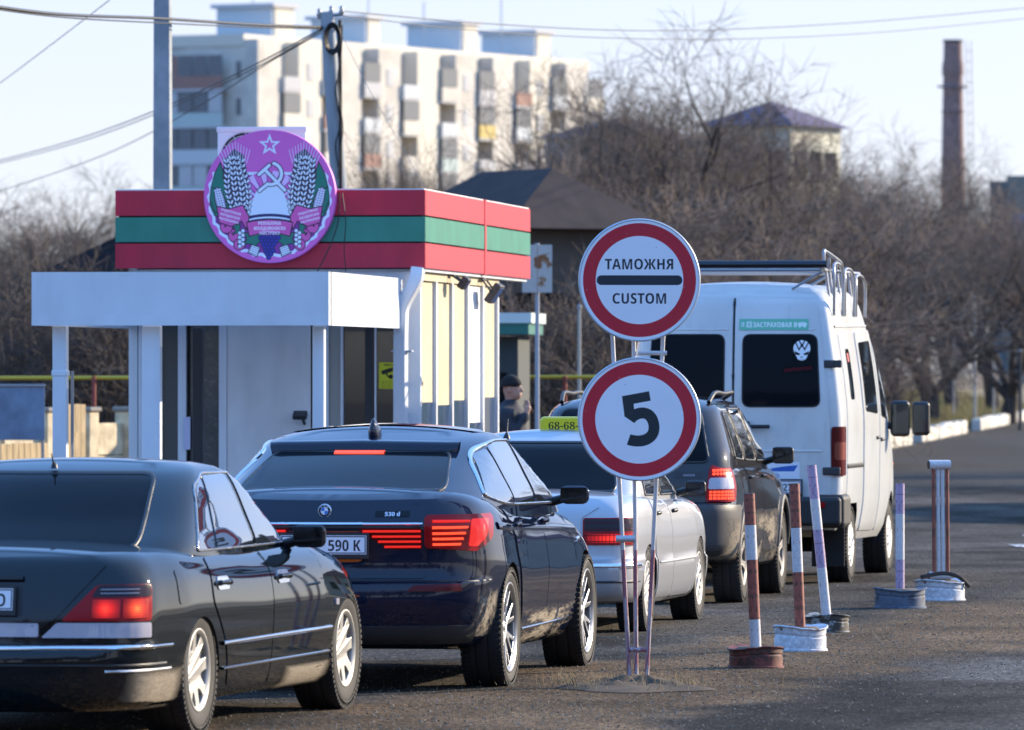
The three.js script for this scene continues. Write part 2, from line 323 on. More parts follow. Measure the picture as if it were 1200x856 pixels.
const grain = (u, v) => { const f = noise(u * 512, v * 512, 512, 61), m = noise(u * 220, v * 220, 220, 62), c = fbm(u, v, 6, 4, 63), st = noise(u * 340, v * 340, 340, 64); return { f, m, c, st }; };
const asphaltTex = dataTex(1024, (u, v) => { const { f, m, c, st } = grain(u, v); let k = 66 + 26 * (c - 0.5) + 60 * (f - 0.5) + 44 * (m - 0.5); if (st > 0.76) k += 120 * (st - 0.76) * 3; return [k * 1.06, k * 1.0, k * 0.92]; }, true, 5);
const asphaltBump = dataTex(1024, (u, v) => { const { f, m, st } = grain(u, v); return clamp(90 + 90 * (f - 0.5) + 80 * (m - 0.5) + (st > 0.8 ? 90 : 0), 0, 255); }, false, 5);
const asphaltMat = new THREE.MeshPhysicalMaterial({ map: asphaltTex, bumpMap: asphaltBump, bumpScale: 0.006, roughness: 0.95, specularIntensity: 0.08 });
const roadG = sheet(d => kerbX(d) - (d < 105 ? 8 : 0) * (1 - sm(95, 105, d)), d => kerbX(d) + 17, -20, -120, 190, 640, (x, z) => bump(x, z));
{
  const p = roadG.attributes.position, c = new Float32Array(p.count * 3);   // worn, oily and re-laid areas of the surface
  for (let i = 0; i < p.count; i++) { const x = p.getX(i), z = p.getZ(i), d = -z, u = x + 0.104 * (z + 181), a = fbm((u * 0.5 + 40) / 64, (z * 0.14 + 40) / 64, 64, 3, 31), b = fbm((u * 1.7 + 40) / 128, (z * 0.8 + 140) / 128, 128, 4, 35);
    let k = clamp(0.95 + 1.6 * (a - 0.5) + 1.2 * (b - 0.5), 0.4, 1.7), r = 1, g = 1, bl = 1;
    const off = x - (0.9 + (d - 44) * 0.255), grit = clamp((1.35 - Math.abs(off + 0.1) + 1.6 * (b - 0.5)) * 2.2, 0, 1) * clamp((66 - d) / 8, 0, 1);      // brown grit swept along the row of bollards
    k = lerp(k, 1.2 + 1.4 * (b - 0.5), grit); r = lerp(1, 1.32, grit); bl = lerp(1, 0.7, grit);
    const e = Math.hypot((x - 5.6) / 2.9, (d - 46.3) / 3.2) + 0.9 * (b - 0.5) + 0.5 * (a - 0.5), worn = clamp((1 - e) * 6, 0, 1);                                // smooth grey repair
    k = lerp(k, 1.5, worn); r = lerp(r, 0.97, worn); bl = lerp(bl, 1.06, worn);
    c[3 * i] = k * r; c[3 * i + 1] = k * g; c[3 * i + 2] = k * bl; }
  roadG.setAttribute('color', new THREE.BufferAttribute(c, 3));
  const rm = asphaltMat.clone(); rm.vertexColors = true; structure('road', roadG, rm);
}
const farRoad = structure('road_beyond', sheet(kerbX, d => kerbX(d) + 17, -120, -900, 20, 160, (x, z) => bump(x, -120 + (z + 120)) * sm(200, 120, -z)), asphaltMat);
structure('bank_ground', sheet(d => kerbX(d) - 60, d => kerbX(d) - 0.25, -100, -900, 80, 160, (x, z) => -0.02 + bank(x, -z) + 0.12 * (noise(x * 0.7 + 90, z * 0.3 + 900, 512, 8) - 0.5) * sm(100, 130, -z)), new THREE.MeshStandardMaterial({ map: (() => { const t = dataTex(512, (u, v) => { const a = fbm(u, v, 8, 5, 51), b = fbm(u, v, 60, 2, 52), g = clamp((a - 0.42) * 6, 0, 1); return [lerp(112, 88, g) * (0.7 + 0.6 * b), lerp(98, 90, g) * (0.7 + 0.6 * b), lerp(76, 56, g) * (0.7 + 0.6 * b)]; }, true, 5); return t; })(), roughness: 1 }));
// worn white markings
function marking(x, z, w, l, s) {
  const g = sheet(x - w / 2, x + w / 2, z, z - l, 6, 14, (a, b) => bump(a, b) + 0.009);
  const al = dataTex(64, (u, v) => 255 * clamp((fbm(u, v, 6, 4, s) - 0.36) * 8, 0, 1)); al.repeat.set(1 / w, 1 / l);
  const m = structure(numbered('road_marking'), g, new THREE.MeshStandardMaterial({ color: lin(0.5, 0.5, 0.5), roughness: 0.8, alphaMap: al, transparent: true }));
}
marking(5.62, -78.5, 0.3, 1.6, 5); marking(6.1, -83, 0.3, 1.6, 6);
// loose stones on the asphalt: uncountable
{
  const shapes = new THREE.IcosahedronGeometry(1, 0), p = shapes.attributes.position; for (let i = 0; i < p.count; i++) { const h = hash2(Math.round(p.getX(i) * 50), Math.round(p.getY(i) * 50 + p.getZ(i) * 31), 4); p.setXYZ(i, p.getX(i) * (0.8 + 0.4 * h), p.getY(i) * (0.5 + 0.3 * h), p.getZ(i) * (0.75 + 0.5 * h)); } shapes.computeVertexNormals();
  const N = 70000, im = new THREE.InstancedMesh(shapes, mat([0.24, 0.2, 0.155], 0.9), N), m4 = new THREE.Matrix4(), q = new THREE.Quaternion(), e = new THREE.Euler(), col = new THREE.Color();
  for (let i = 0; i < N; i++) {
    const d = 36 + 34 * Math.pow(rnd(), 1.2), c = 0.2 * (d - 44) * 0.7 + 1.2; let x = 0.8 + (d - 44) * 0.255 + (rnd() + rnd() + rnd() - 1.5) * 2.0; if (rnd() < 0.3) x = rr(-4, 8);
    const r = 0.0015 + 0.006 * Math.pow(rnd(), 7), z = -d;
    m4.compose(V3(x, bump(x, z) + r * 0.3, z), q.setFromEuler(e.set(rnd() * 6, rnd() * 6, rnd() * 0.5)), V3(r * rr(0.8, 1.4), r, r * rr(0.8, 1.4))); im.setMatrixAt(i, m4);
    const k = rr(0.5, 1.5); im.setColorAt(i, col.setRGB(k, k * 0.97, k * 0.92));
  }
  im.name = 'gravel'; im.castShadow = im.receiveShadow = true; scene.add(im); tag(im, 'loose grey gravel scattered on the worn asphalt', 'gravel', null, 'stuff');
}
// kerb: painted stones along the far left edge of the road, some sunk or missing
{
  const k = new THREE.Group(); k.name = 'kerb'; k.userData = { kind: 'structure' }; scene.add(k);
  const mA = mat([0.62, 0.58, 0.5], 0.8), mB = mat([0.36, 0.36, 0.36], 0.9), gs = [0, 1, 2].map(i => { const g = rbox(0.32, 0.42, 1.9 + i * 0.05, 0.05, 0, 0, 0, 2), p = g.attributes.position; for (let j = 0; j < p.count; j++) { const x = p.getX(j), y = p.getY(j), z = p.getZ(j); p.setXYZ(j, x + 0.05 * (noise(z * 3 + 9, y * 9 + 9, 64, 5 + i) - 0.5), y + 0.05 * (noise(z * 2 + 9, x * 9 + 9, 64, 8 + i) - 0.5), z); } g.computeVertexNormals(); return g; });
  for (let d = 118, i = 0; d < 420; d += 2.08, i++) {
    if ((d > 189 && d < 196) || (d > 225 && d < 236) || (d > 300 && hash2(i, 3, 7) < 0.2)) continue;
    const m = part(i ? 'kerb_stone_' + String(i).padStart(3, '0') : 'kerb_stone', gs[i % 3], d < 178 || hash2(i, 1, 2) < 0.1 ? mB : mA, k); m.position.set(kerbX(d) - 0.1 + 0.05 * (hash2(i, 5, 1) - 0.5), 0.12 + 0.07 * hash2(i, 2, 9), -d); m.rotation.set(0.03 * (hash2(i, 1, 1) - 0.5), -0.104, 0.05 * (hash2(i, 8, 1) - 0.5));
  }
}

// rough winter grass on the bank: uncountable
{
  const tri = []; for (let k = 0; k < 5; k++) tri.push(new THREE.ConeGeometry(0.012, 0.22 + 0.05 * k, 3, 1, true).translate(0, 0.12, 0).rotateX(0.25 + 0.12 * k).rotateY(k * 1.26)); const tuft = mergeG(tri);
  const N = 9000, im = new THREE.InstancedMesh(tuft, mat([0.16, 0.14, 0.07], 1), N), m4 = new THREE.Matrix4(), q = new THREE.Quaternion(), e = new THREE.Euler(), col = new THREE.Color();
  for (let i = 0; i < N; i++) { const d = 120 + 230 * Math.pow(rnd(), 1.2), x = kerbX(d) - 0.4 - 7 * rnd(), s = rr(0.6, 1.7); m4.compose(V3(x, bank(x, d) - 0.05, -d), q.setFromEuler(e.set(0, rnd() * 6.28, 0)), V3(s, s * rr(0.6, 1.3), s)); im.setMatrixAt(i, m4); const g = rnd(); im.setColorAt(i, col.setRGB(lerp(1.2, 0.6, g), lerp(1.0, 0.85, g), lerp(1.1, 0.6, g))); }
  im.name = 'bank_grass'; im.castShadow = im.receiveShadow = true; scene.add(im); tag(im, 'rough dry and green grass covering the bank beside the kerb', 'grass', null, 'stuff');
}
// ---------------------------------------------------------------- customs booth with its canopy
const BOOTH_TURN = -7 * Math.PI / 180, BX = gx(498, 66), BZ = -66;
const booth = thing('customs_booth', 'single-storey customs booth with red and green striped fascia and white canopy', 'booth', [BX, 0, BZ], BOOTH_TURN);
const toBooth = (lx, y, lz) => booth.localToWorld(V3(lx, y, lz)); booth.updateMatrixWorld();
{
  const streak = (c, amp, s) => { const t = dataTex(256, (u, v) => { const a = fbm(u * 1, v * 0.25, 16, 4, s), b = fbm(u, v, 5, 4, s + 3), k = 1 + amp * (a - 0.5) + amp * (b - 0.5); return c.map(x => clamp(x * k, 0, 255)); }, true, 2.4); return t; };
  const redM = new THREE.MeshStandardMaterial({ map: streak([190, 26, 54], 0.16, 3), roughness: 0.5 }), greenM = new THREE.MeshStandardMaterial({ map: streak([44, 126, 104], 0.18, 5), roughness: 0.45 }), darkM = mat([0.02, 0.02, 0.02], 0.8);
  const whiteM = new THREE.MeshStandardMaterial({ map: streak([222, 226, 230], 0.07, 8), roughness: 0.4 }), creamM = new THREE.MeshStandardMaterial({ map: streak([188, 176, 146], 0.1, 11), roughness: 0.6 }), greyM = new THREE.MeshStandardMaterial({ map: streak([226, 226, 224], 0.1, 14), roughness: 0.55 });
  const W = 2.86, D = 8.0, y0 = 2.86, y1 = 3.57;
  // fascia: core plus separate boards with open joints
  part('fascia_core', [bx(-W + 0.03, -0.03, y0 + 0.02, y1 - 0.02, -D + 0.03, -0.03)], darkM, booth);
  const hs = [[y0, y0 + 0.225, redM], [y0 + 0.24, y0 + 0.465, greenM], [y0 + 0.48, y1, redM]];
  for (const [a, b, m] of hs) {
    part('fascia_board', bx(-W, 0, a, b, -0.028, 0), m, booth);
    part('fascia_board', bx(-0.028, 0.002, a, b, -4.28, -0.03), m, booth); part('fascia_board', bx(-0.028, 0.002, a, b, -D, -4.42), m, booth);
    part('fascia_board', bx(-W, -W + 0.028, a, b, -D, -0.03), m, booth); part('fascia_board', bx(-W, 0, a, b, -D - 0.03, -D - 0.002), m, booth);
  }
  part('fascia_joint_cover', bx(-0.02, 0.008, y0 - 0.01, y1 + 0.01, -4.41, -4.29), redM, booth);
  part('roof', bx(-W + 0.01, -0.01, y1 - 0.015, y1 + 0.012, -D + 0.01, -0.01), greyM, booth);
  // walls
  const wx = -0.09, wz = -0.14, wd = -6.1, wl = -W + 0.1;
  part('wall_back', bx(wl, wx, 0, y0, wd, wd + 0.08), greyM, booth); part('wall_left', bx(wl, wl + 0.08, 0, y0, wd + 0.08, wz), greyM, booth);
  part('floor', bx(wl + 0.08, wx - 0.05, 0.05, 0.1, wd + 0.08, wz), greyM, booth); part('ceiling', bx(wl + 0.08, wx - 0.05, y0 - 0.06, y0 - 0.01, wd + 0.08, wz - 0.02), greyM, booth);
  part('right_soffit', bx(wx - 0.05, -0.03, y0 - 0.03, y0 + 0.015, -D + 0.03, -0.03), whiteM, booth);
  // right wall: sill panel, glazing behind roller blinds, slim mullions
  part('sill_panel', bx(wx - 0.06, wx - 0.002, 0, 0.85, wd, wz), whiteM, booth); part('head_rail', bx(wx - 0.06, wx + 0.012, y0 - 0.11, y0 - 0.032, wd, wz), creamM, booth);
  const nP = 5, mul = Array.from({ length: nP + 1 }, (_, i) => lerp(wz - 0.1, wd + 0.08, i / nP));
  mul.forEach((z, i) => part('mullion', bx(wx - 0.06, wx + 0.014, 0.85, y0 - 0.11, z - 0.045, z + 0.045), whiteM, booth));
  const paneM = phys([0.02, 0.025, 0.03], { roughness: 0.03, ior: 1.7, clearcoat: 1 });
  for (let i = 0; i < nP; i++) {
    const za = mul[i + 1] + 0.05, zb = mul[i] - 0.05, drop = [1.63, 1.6, 1.64, 1.42, 1.66][i];
    part('window_pane', bx(wx - 0.04, wx - 0.028, 0.86, y0 - 0.115, za, zb), paneM, booth);
    part('roller_blind', bx(wx - 0.027, wx - 0.02 + 0.004 * (i % 2), drop, y0 - 0.12, za + 0.006, zb - 0.006), i === 3 ? greyM : creamM, booth);
  }
  // corner post and downpipe with an offset elbow
  part('corner_post', bx(wx - 0.1, wx + 0.03, 0, y0 - 0.03, wz - 0.08, wz + 0.01), whiteM, booth);
  const pipe = new THREE.CatmullRomCurve3([V3(-0.06, 2.85, 0.03), V3(-0.07, 2.76, 0.05), V3(-0.2, 2.5, 0.06), V3(-0.21, 2.4, 0.06), V3(-0.21, 0.1, 0.06)], false, 'centripetal');
  const ps = new THREE.Shape(rect(-0.055, 0.055, -0.08, 0.08, 0.015).map(p => new THREE.Vector2(...p)));
  part('downpipe', new THREE.ExtrudeGeometry(ps, { steps: 90, extrudePath: pipe, bevelEnabled: false }), mat([0.66, 0.68, 0.71], 0.4, { metalness: 0.1 }), booth);
  part('pipe_joint', rbox(0.19, 0.02, 0.14, 0.006, -0.2, 2.1, 0.06), mat([0.4, 0.42, 0.45], 0.5), booth);
  // front wall pieces from the right: post, dark doorway glazing, door panel, window, end
  const F1 = (n, a, b, c, d, m, z = 0, t = 0.06) => part(n, bx(a, b, c, d, wz - t + z, wz + z), m, booth);
  const X = px => gx(px, 66) - BX;                              // along the front, from the corner
  F1('wall_post', X(466), X(482), 0, y0 - 0.035, whiteM, 0.012);
  F1('lintel', wl, X(466), 2.45, y0 - 0.035, greyM, 0, 0.05);
  F1('door_glass', X(396), X(466), 0.1, 2.45, phys([0.006, 0.006, 0.007], { roughness: 0.06, clearcoat: 1 }), -0.03, 0.012);
  F1('glazing_bar', X(435.4), X(437.6), 0.1, 2.45, whiteM, -0.008, 0.03); F1('glazing_frame', X(424), X(434), 0.1, 2.45, mat([0.02, 0.025, 0.035], 0.4), -0.015, 0.025);
  F1('post', X(375.5), X(381.5), 0, 2.45, whiteM, 0.03); F1('side_light', X(381.8), X(395.5), 0.1, 2.45, mat([0.36, 0.36, 0.33], 0.35), -0.01, 0.012); F1('post', X(395.6), X(398.6), 0, 2.45, whiteM, 0.02);
  F1('door_leaf', X(260), X(359.5), 0.1, 2.45, greyM, -0.004, 0.05); F1('door_gap', X(359.7), X(366), 0.1, 2.45, darkM, -0.03, 0.02); F1('door_frame', X(366.2), X(375.2), 0, 2.45, greyM, -0.002, 0.05); F1('post', X(250.5), X(259.6), 0, 2.45, whiteM, 0.01);
  const dirty = new THREE.MeshPhysicalMaterial({ map: dataTex(256, (u, v) => { const a = fbm(u, v, 6, 5, 31), b = fbm(u, v, 50, 2, 32), k = 70 + 40 * (a - 0.5) + (b > 0.62 ? 60 * (b - 0.5) : 0); return [k, k * 1.02, k]; }, true, 1), roughness: 0.35, clearcoat: 0.4 });
  F1('dirty_window', X(216), X(250), 0.9, 2.45, dirty, -0.02, 0.012); F1('lower_panel', X(216), X(250), 0.1, 0.9, greyM, -0.02, 0.02); F1('post', X(202), X(211.5), 0, 2.45, whiteM, 0.03); F1('gap_panel', X(211.8), X(215.8), 0, 2.45, darkM, -0.04, 0.02);
  F1('side_glass', X(181), X(201.6), 0.1, 2.45, phys([0.075, 0.085, 0.085], { roughness: 0.25 }), -0.02, 0.012); F1('post', X(155), X(180.6), 0, 2.45, whiteM, 0.05);
  const note = part('paper_notice', bx(X(209), X(217), 1.2, 1.5, wz + 0.04, wz + 0.046), mat([0.62, 0.62, 0.8], 0.8), booth);
  // canopy: deep white box fascia on posts
  const cz = 4.35, cr = X(0) + 0, d1 = 61.5, bl = V3();
  booth.worldToLocal(bl.set(gx(385, d1), 0, -d1)); const cR = bl.x, cF = bl.z; const cL = cR - 2.56, yb = gy(381.5, d1), yt = gy(318.5, d1), th = 0.05;
  part('canopy_front', bx(cL, cR, yb, yt, cF - th, cF), whiteM, booth);
  part('canopy_side', bx(cR - th, cR - 0.002, yb, yt, wz + 0.02, cF - th - 0.003), whiteM, booth);
  part('canopy_side', bx(cL, cL + th, yb, yt, wz + 0.02, cF - th - 0.003), whiteM, booth);
  part('canopy_roof', bx(cL + th, cR - th, yt - 0.06, yt - 0.052, wz + 0.02, cF - th - 0.003), phys([0.9, 0.92, 0.95], { transmission: 0.75, roughness: 0.7, thickness: 0 }), booth);
  part('corner_seam', [bx(cR - 0.004, cR + 0.004, yb, yt, cF - th - 0.09, cF - th - 0.084)], darkM, booth);
  const CXp = px => { const v = V3(gx(px, d1), 0, -d1); booth.worldToLocal(v); return v.x; };
  for (const [a, b, zo, m] of [[50, 67, 0.12, whiteM], [158, 180, 0.12, whiteM], [142, 155, 3.4, mat([0.02, 0.024, 0.03], 0.5)], [360, 374, 0.25, whiteM]]) part('canopy_post', rbox(CXp(b) - CXp(a), yb, 0.12, 0.012, (CXp(a) + CXp(b)) / 2, yb / 2, cF - zo - 0.07), m, booth);
  part('post_joint', rbox(CXp(68) - CXp(49), 0.05, 0.13, 0.008, (CXp(49) + CXp(68)) / 2, 1.9, cF - 0.19), whiteM, booth);
  part('thin_pole', rod(V3(CXp(70), 0, cF - 0.3), V3(CXp(70), 1.92, cF - 0.3), 0.014), M.galvan, booth);
  part('step', rbox(2.9, 0.1, 1.4, 0.02, -1.45, 0.05, 0.5), mat([0.3, 0.29, 0.28], 0.9), booth);
  // yellow camera-surveillance notice on the door glass
  const nt = canvasTex(192, 256, c => { c.fillStyle = '#d3d628'; c.fillRect(0, 0, 192, 256); c.fillStyle = '#15160c'; c.font = 'bold 30px sans-serif'; c.textAlign = 'center'; c.textBaseline = 'middle'; c.fillText('УВАГА!', 96, 24); c.save(); c.translate(96, 86); c.rotate(-0.3); c.fillRect(-70, -26, 110, 40); c.fillRect(42, -22, 24, 30); c.restore(); c.lineWidth = 14; c.strokeStyle = '#15160c'; c.beginPath(); c.moveTo(70, 106); c.lineTo(96, 140); c.lineTo(140, 140); c.stroke(); c.beginPath(); c.arc(120, 138, 22, 0, 7); c.fill(); c.font = '15px sans-serif'; for (let k = 0; k < 4; k++) c.fillText('ведеться відеонагляд', 96, 182 + k * 19, 170); });
  part('surveillance_notice', new THREE.PlaneGeometry(X(463) - X(440.5), gy(425, 66) - gy(456, 66)).translate((X(440.5) + X(463)) / 2, (gy(425, 66) + gy(456, 66)) / 2, wz - 0.027), new THREE.MeshStandardMaterial({ map: nt, roughness: 0.5 }), booth);
}
// ---------------------------------------------------------------- round emblem
{
  const p = toBooth(gx(315, 65.8) - BX - 0.0, gy(229.5, 65.8), 0.06), em = thing('emblem', 'round violet emblem with wheat, ribbons and grapes on the booth fascia', 'emblem', [p.x, p.y, p.z], BOOTH_TURN);
  const R = 78.5 / F * 65.8;
  const t = canvasTex(1024, 1024, c => {
    c.translate(512, 512); const TAU = 6.2832; c.scale(1.06, 1.06);
    c.fillStyle = '#e468bc'; c.fillRect(-600, -600, 1200, 1200);
    const white = '#e6eaf4', ink = '#1c1222', pink = '#e25aa6', green = '#1d7a66';
    const blob = (pts, fill, lw = 5, st = ink) => { c.beginPath(); pts.forEach((p, i) => i ? c.lineTo(p[0], p[1]) : c.moveTo(p[0], p[1])); c.closePath(); if (fill) { c.fillStyle = fill; c.fill(); } if (lw) { c.lineWidth = lw; c.strokeStyle = st; c.stroke(); } };
    // white scalloped edge round the wreath
    const edge = []; for (let i = 0; i <= 60; i++) { const a = lerp(-0.42, Math.PI + 0.42, i / 60), k = 442 + 10 * Math.sin(i * 1.9); edge.push([Math.cos(a) * k, Math.sin(a) * k * 0.96 + 8]); }
    blob(edge, '#8d2f8f', 22, white);
    // sky, sun, rays
    c.fillStyle = white; c.beginPath(); c.ellipse(0, 80, 185, 90, 0, 0, TAU); c.fill();
    for (let k = -6; k <= 6; k++) { const a = -Math.PI / 2 + k * 0.2; c.fillStyle = k % 2 ? '#f0c4ec' : '#e468bc'; c.beginPath(); c.moveTo(Math.cos(a - 0.06) * 130, Math.sin(a - 0.06) * 130 + 60); c.lineTo(Math.cos(a - 0.1) * 250, Math.sin(a - 0.1) * 250 + 60); c.lineTo(Math.cos(a + 0.1) * 250, Math.sin(a + 0.1) * 250 + 60); c.lineTo(Math.cos(a + 0.06) * 130, Math.sin(a + 0.06) * 130 + 60); c.fill(); }
    c.fillStyle = white; c.beginPath(); c.arc(0, 30, 118, Math.PI, TAU); c.fill(); c.fillRect(-175, 60, 350, 100);
    // river bands
    for (const [y, h, col] of [[140, 20, '#20255f'], [160, 14, white], [172, 18, '#20255f']]) { c.strokeStyle = col; c.lineWidth = h; c.beginPath(); c.moveTo(-160, y + 14); c.quadraticCurveTo(0, y - 22, 160, y + 14); c.stroke(); }
    // star
    const star = (r, fill, lw, st) => { const P = []; for (let i = 0; i < 10; i++) { const a = -Math.PI / 2 + i * Math.PI / 5, k = i % 2 ? r * 0.42 : r; P.push([Math.cos(a) * k, Math.sin(a) * k - 375]); } blob(P, fill, lw, st); };
    star(84, white, 0); star(46, '#e468bc', 0);
    // hammer and sickle outlined
    c.lineWidth = 34; c.lineCap = 'round'; c.strokeStyle = ink; const sickle = () => { c.beginPath(); c.arc(10, -165, 78, -1.3, 1.9); c.stroke(); c.beginPath(); c.moveTo(-15, -90); c.lineTo(-75, -42); c.stroke(); }, hammer = () => { c.beginPath(); c.moveTo(-30, -190); c.lineTo(112, -46); c.stroke(); c.beginPath(); c.moveTo(-78, -160); c.lineTo(-2, -226); c.stroke(); };
    for (const [w, col] of [[36, ink], [24, white]]) { c.strokeStyle = col; c.lineWidth = w; sickle(); hammer(); }
    for (const s of [-1, 1]) {
      c.save(); c.scale(s, 1);
      // leaves and corn
      blob([[250, 40], [320, -110], [362, -250], [404, -170], [432, -60], [440, 60], [405, 140], [330, 160], [270, 120]], green, 6);
      blob([[300, 60], [372, -40], [430, -70], [440, 20], [400, 120]], green, 6);
      c.save(); c.translate(362, 40); c.rotate(0.25); c.fillStyle = '#a7a0b8'; c.beginPath(); c.ellipse(0, 0, 36, 112, 0, 0, TAU); c.fill(); c.lineWidth = 6; c.strokeStyle = ink; c.stroke(); c.fillStyle = '#eceaf6'; for (let r = -5; r <= 5; r++) for (let q = -1; q <= 1; q++) { c.beginPath(); c.ellipse(q * 18, r * 18, 7, 7, 0, 0, TAU); c.fill(); } c.restore();
      // wheat ears: a dark sheaf covered with pale grains, whiskers at the tips
      blob([[175, 150], [150, 40], [160, -120], [190, -300], [262, -345], [335, -260], [345, -140], [300, 20], [240, 120]], '#453450', 3);
      c.lineWidth = 4; for (let col = 0; col < 4; col++) for (let k = 0; k < 12; k++) { const tt = k / 11, spread = 26 + 34 * Math.sin(Math.min(1, tt * 1.25) * 2.6), x = 205 + (col - 1.5) * spread * 0.86 + 58 * tt, y = 120 - 415 * tt + Math.abs(col - 1.5) * 22; for (const q of [-1, 1]) { c.save(); c.translate(x + q * 11, y); c.rotate(q * 0.55 + (col - 1.5) * 0.1); c.fillStyle = white; c.beginPath(); c.ellipse(0, 0, 9.5, 20, 0, 0, TAU); c.fill(); c.strokeStyle = ink; c.stroke(); c.restore(); } }
      c.strokeStyle = white; c.lineWidth = 4; for (let k = 0; k < 12; k++) { const x = 170 + k * 15; c.beginPath(); c.moveTo(x, -290 + Math.abs(k - 5) * 10); c.lineTo(x - 26 + k * 7, -400 + Math.abs(k - 5) * 12); c.stroke(); }
      // fruit and lower leaves
      for (const [x, y, r] of [[258, 285, 46], [318, 222, 46], [222, 350, 42], [330, 150, 36]]) { c.fillStyle = pink; c.beginPath(); c.arc(x, y, r, 0, TAU); c.fill(); c.lineWidth = 6; c.strokeStyle = ink; c.stroke(); c.fillStyle = ink; c.beginPath(); c.arc(x + 8, y - 6, 7, 0, TAU); c.fill(); }
      blob([[60, 250], [112, 236], [140, 270], [186, 262], [168, 310], [186, 344], [136, 346], [110, 384], [86, 340], [60, 330]], green, 6);
      blob([[215, 200], [268, 210], [250, 250], [280, 270], [220, 268]], green, 5);
      for (let k = 0; k < 8; k++) { c.fillStyle = white; c.beginPath(); c.arc(196 + (k % 2) * 24, 250 + k * 16, 15, 0, TAU); c.fill(); c.lineWidth = 4; c.strokeStyle = ink; c.stroke(); }
      blob([[70, 372], [132, 350], [160, 410], [92, 440]], white, 6); c.lineWidth = 3; for (let k = 0; k < 4; k++) { c.beginPath(); c.moveTo(78 + k * 3, 384 + k * 15); c.lineTo(138 + k * 6, 362 + k * 14); c.stroke(); }
      // side ribbon
      blob([[150, 150], [196, 62], [300, 90], [390, 70], [372, 190], [280, 220], [206, 180], [170, 240]], pink, 7);
      c.restore();
      c.save(); c.translate(s * 290, 138); c.rotate(-s * 0.26); c.fillStyle = '#f2e8f4'; c.font = 'bold 24px sans-serif'; c.textAlign = 'center'; const words = s < 0 ? ['ПРИДНЕСТРОВСКАЯ', 'МОЛДАВСКАЯ', 'РЕСПУБЛИКА'] : ['ПРИДНІСТРОВСЬКА', 'МОЛДАВСЬКА', 'РЕСПУБЛІКА']; words.forEach((w, k) => c.fillText(w, 0, -18 + k * 32, 150)); c.restore();
    }
    // middle ribbon and lettering
    blob([[-170, 190], [-120, 178], [0, 166], [120, 178], [170, 190], [150, 290], [60, 268], [-60, 268], [-150, 290]], pink, 7);
    c.fillStyle = '#f4eef6'; c.textAlign = 'center'; c.textBaseline = 'middle'; c.font = 'bold 34px sans-serif'; c.fillText('РЕПУБЛИКА', 0, 196, 170); c.fillText('МОЛДОВЕНЯСКЭ', 0, 232, 235); c.fillText('НИСТРЯНЭ', 0, 266, 150);
    // grapes
    for (let r = 0; r < 7; r++) for (let k = 0; k <= 5 - r * 0.75; k++) { c.fillStyle = '#2a2f9a'; c.beginPath(); c.arc((k - (5 - r * 0.75) / 2) * 26, 300 + r * 24, 17, 0, TAU); c.fill(); c.lineWidth = 5; c.strokeStyle = '#14123c'; c.stroke(); }
  });
  const disc = part('emblem_disc', lathe([[0, -0.05], [R - 0.006, -0.05], [R, -0.044], [R, 0.044], [R - 0.006, 0.05], [0, 0.05]], 96).rotateX(Math.PI / 2), mat([0.7, 0.14, 0.5], 0.5), em);
  part('emblem_print', new THREE.CircleGeometry(R - 0.003, 96).translate(0, 0, 0.0535), new THREE.MeshStandardMaterial({ map: t, roughness: 0.4 }), em);
}
// ---------------------------------------------------------------- air conditioner on the booth roof
{
  const w = 105 / F * 67, p = toBooth(gx(299, 67) - BX - 0.05, 3.585, -0.95), ac = thing('air_conditioner', 'white outdoor air-conditioning unit on the booth roof behind the emblem', 'air conditioner', [p.x, p.y, p.z], BOOTH_TURN);
  const h = gy(149, 67) - 3.62;
  part('casing', rbox(w, h, 0.32, 0.02, 0, h / 2 + 0.03, 0, 3), mat([0.7, 0.71, 0.7], 0.45), ac);
  part('top_cover', rbox(w + 0.016, 0.05, 0.34, 0.012, 0, h + 0.012, 0), mat([0.66, 0.67, 0.66], 0.45), ac);
  part('fan_opening', new THREE.CircleGeometry(h * 0.42, 32).translate(-w * 0.18, h / 2 + 0.03, 0.1615), M.black, ac);
  const gr = part('fan_grille', [...Array.from({ length: 8 }, (_, k) => new THREE.TorusGeometry(h * 0.42 * (k + 1) / 8, 0.004, 5, 36).translate(-w * 0.18, h / 2 + 0.03, 0.166)), ...Array.from({ length: 6 }, (_, k) => rod(V3(-w * 0.18 - Math.cos(k * 0.5236) * h * 0.42, h / 2 + 0.03 - Math.sin(k * 0.5236) * h * 0.42, 0.168), V3(-w * 0.18 + Math.cos(k * 0.5236) * h * 0.42, h / 2 + 0.03 + Math.sin(k * 0.5236) * h * 0.42, 0.168), 0.004))], mat([0.5, 0.51, 0.5], 0.5), ac);
  for (const x of [-0.35, 0.35]) part('foot', rbox(0.06, 0.05, 0.36, 0.01, x * w, 0.012, 0), M.galvan, ac);
}
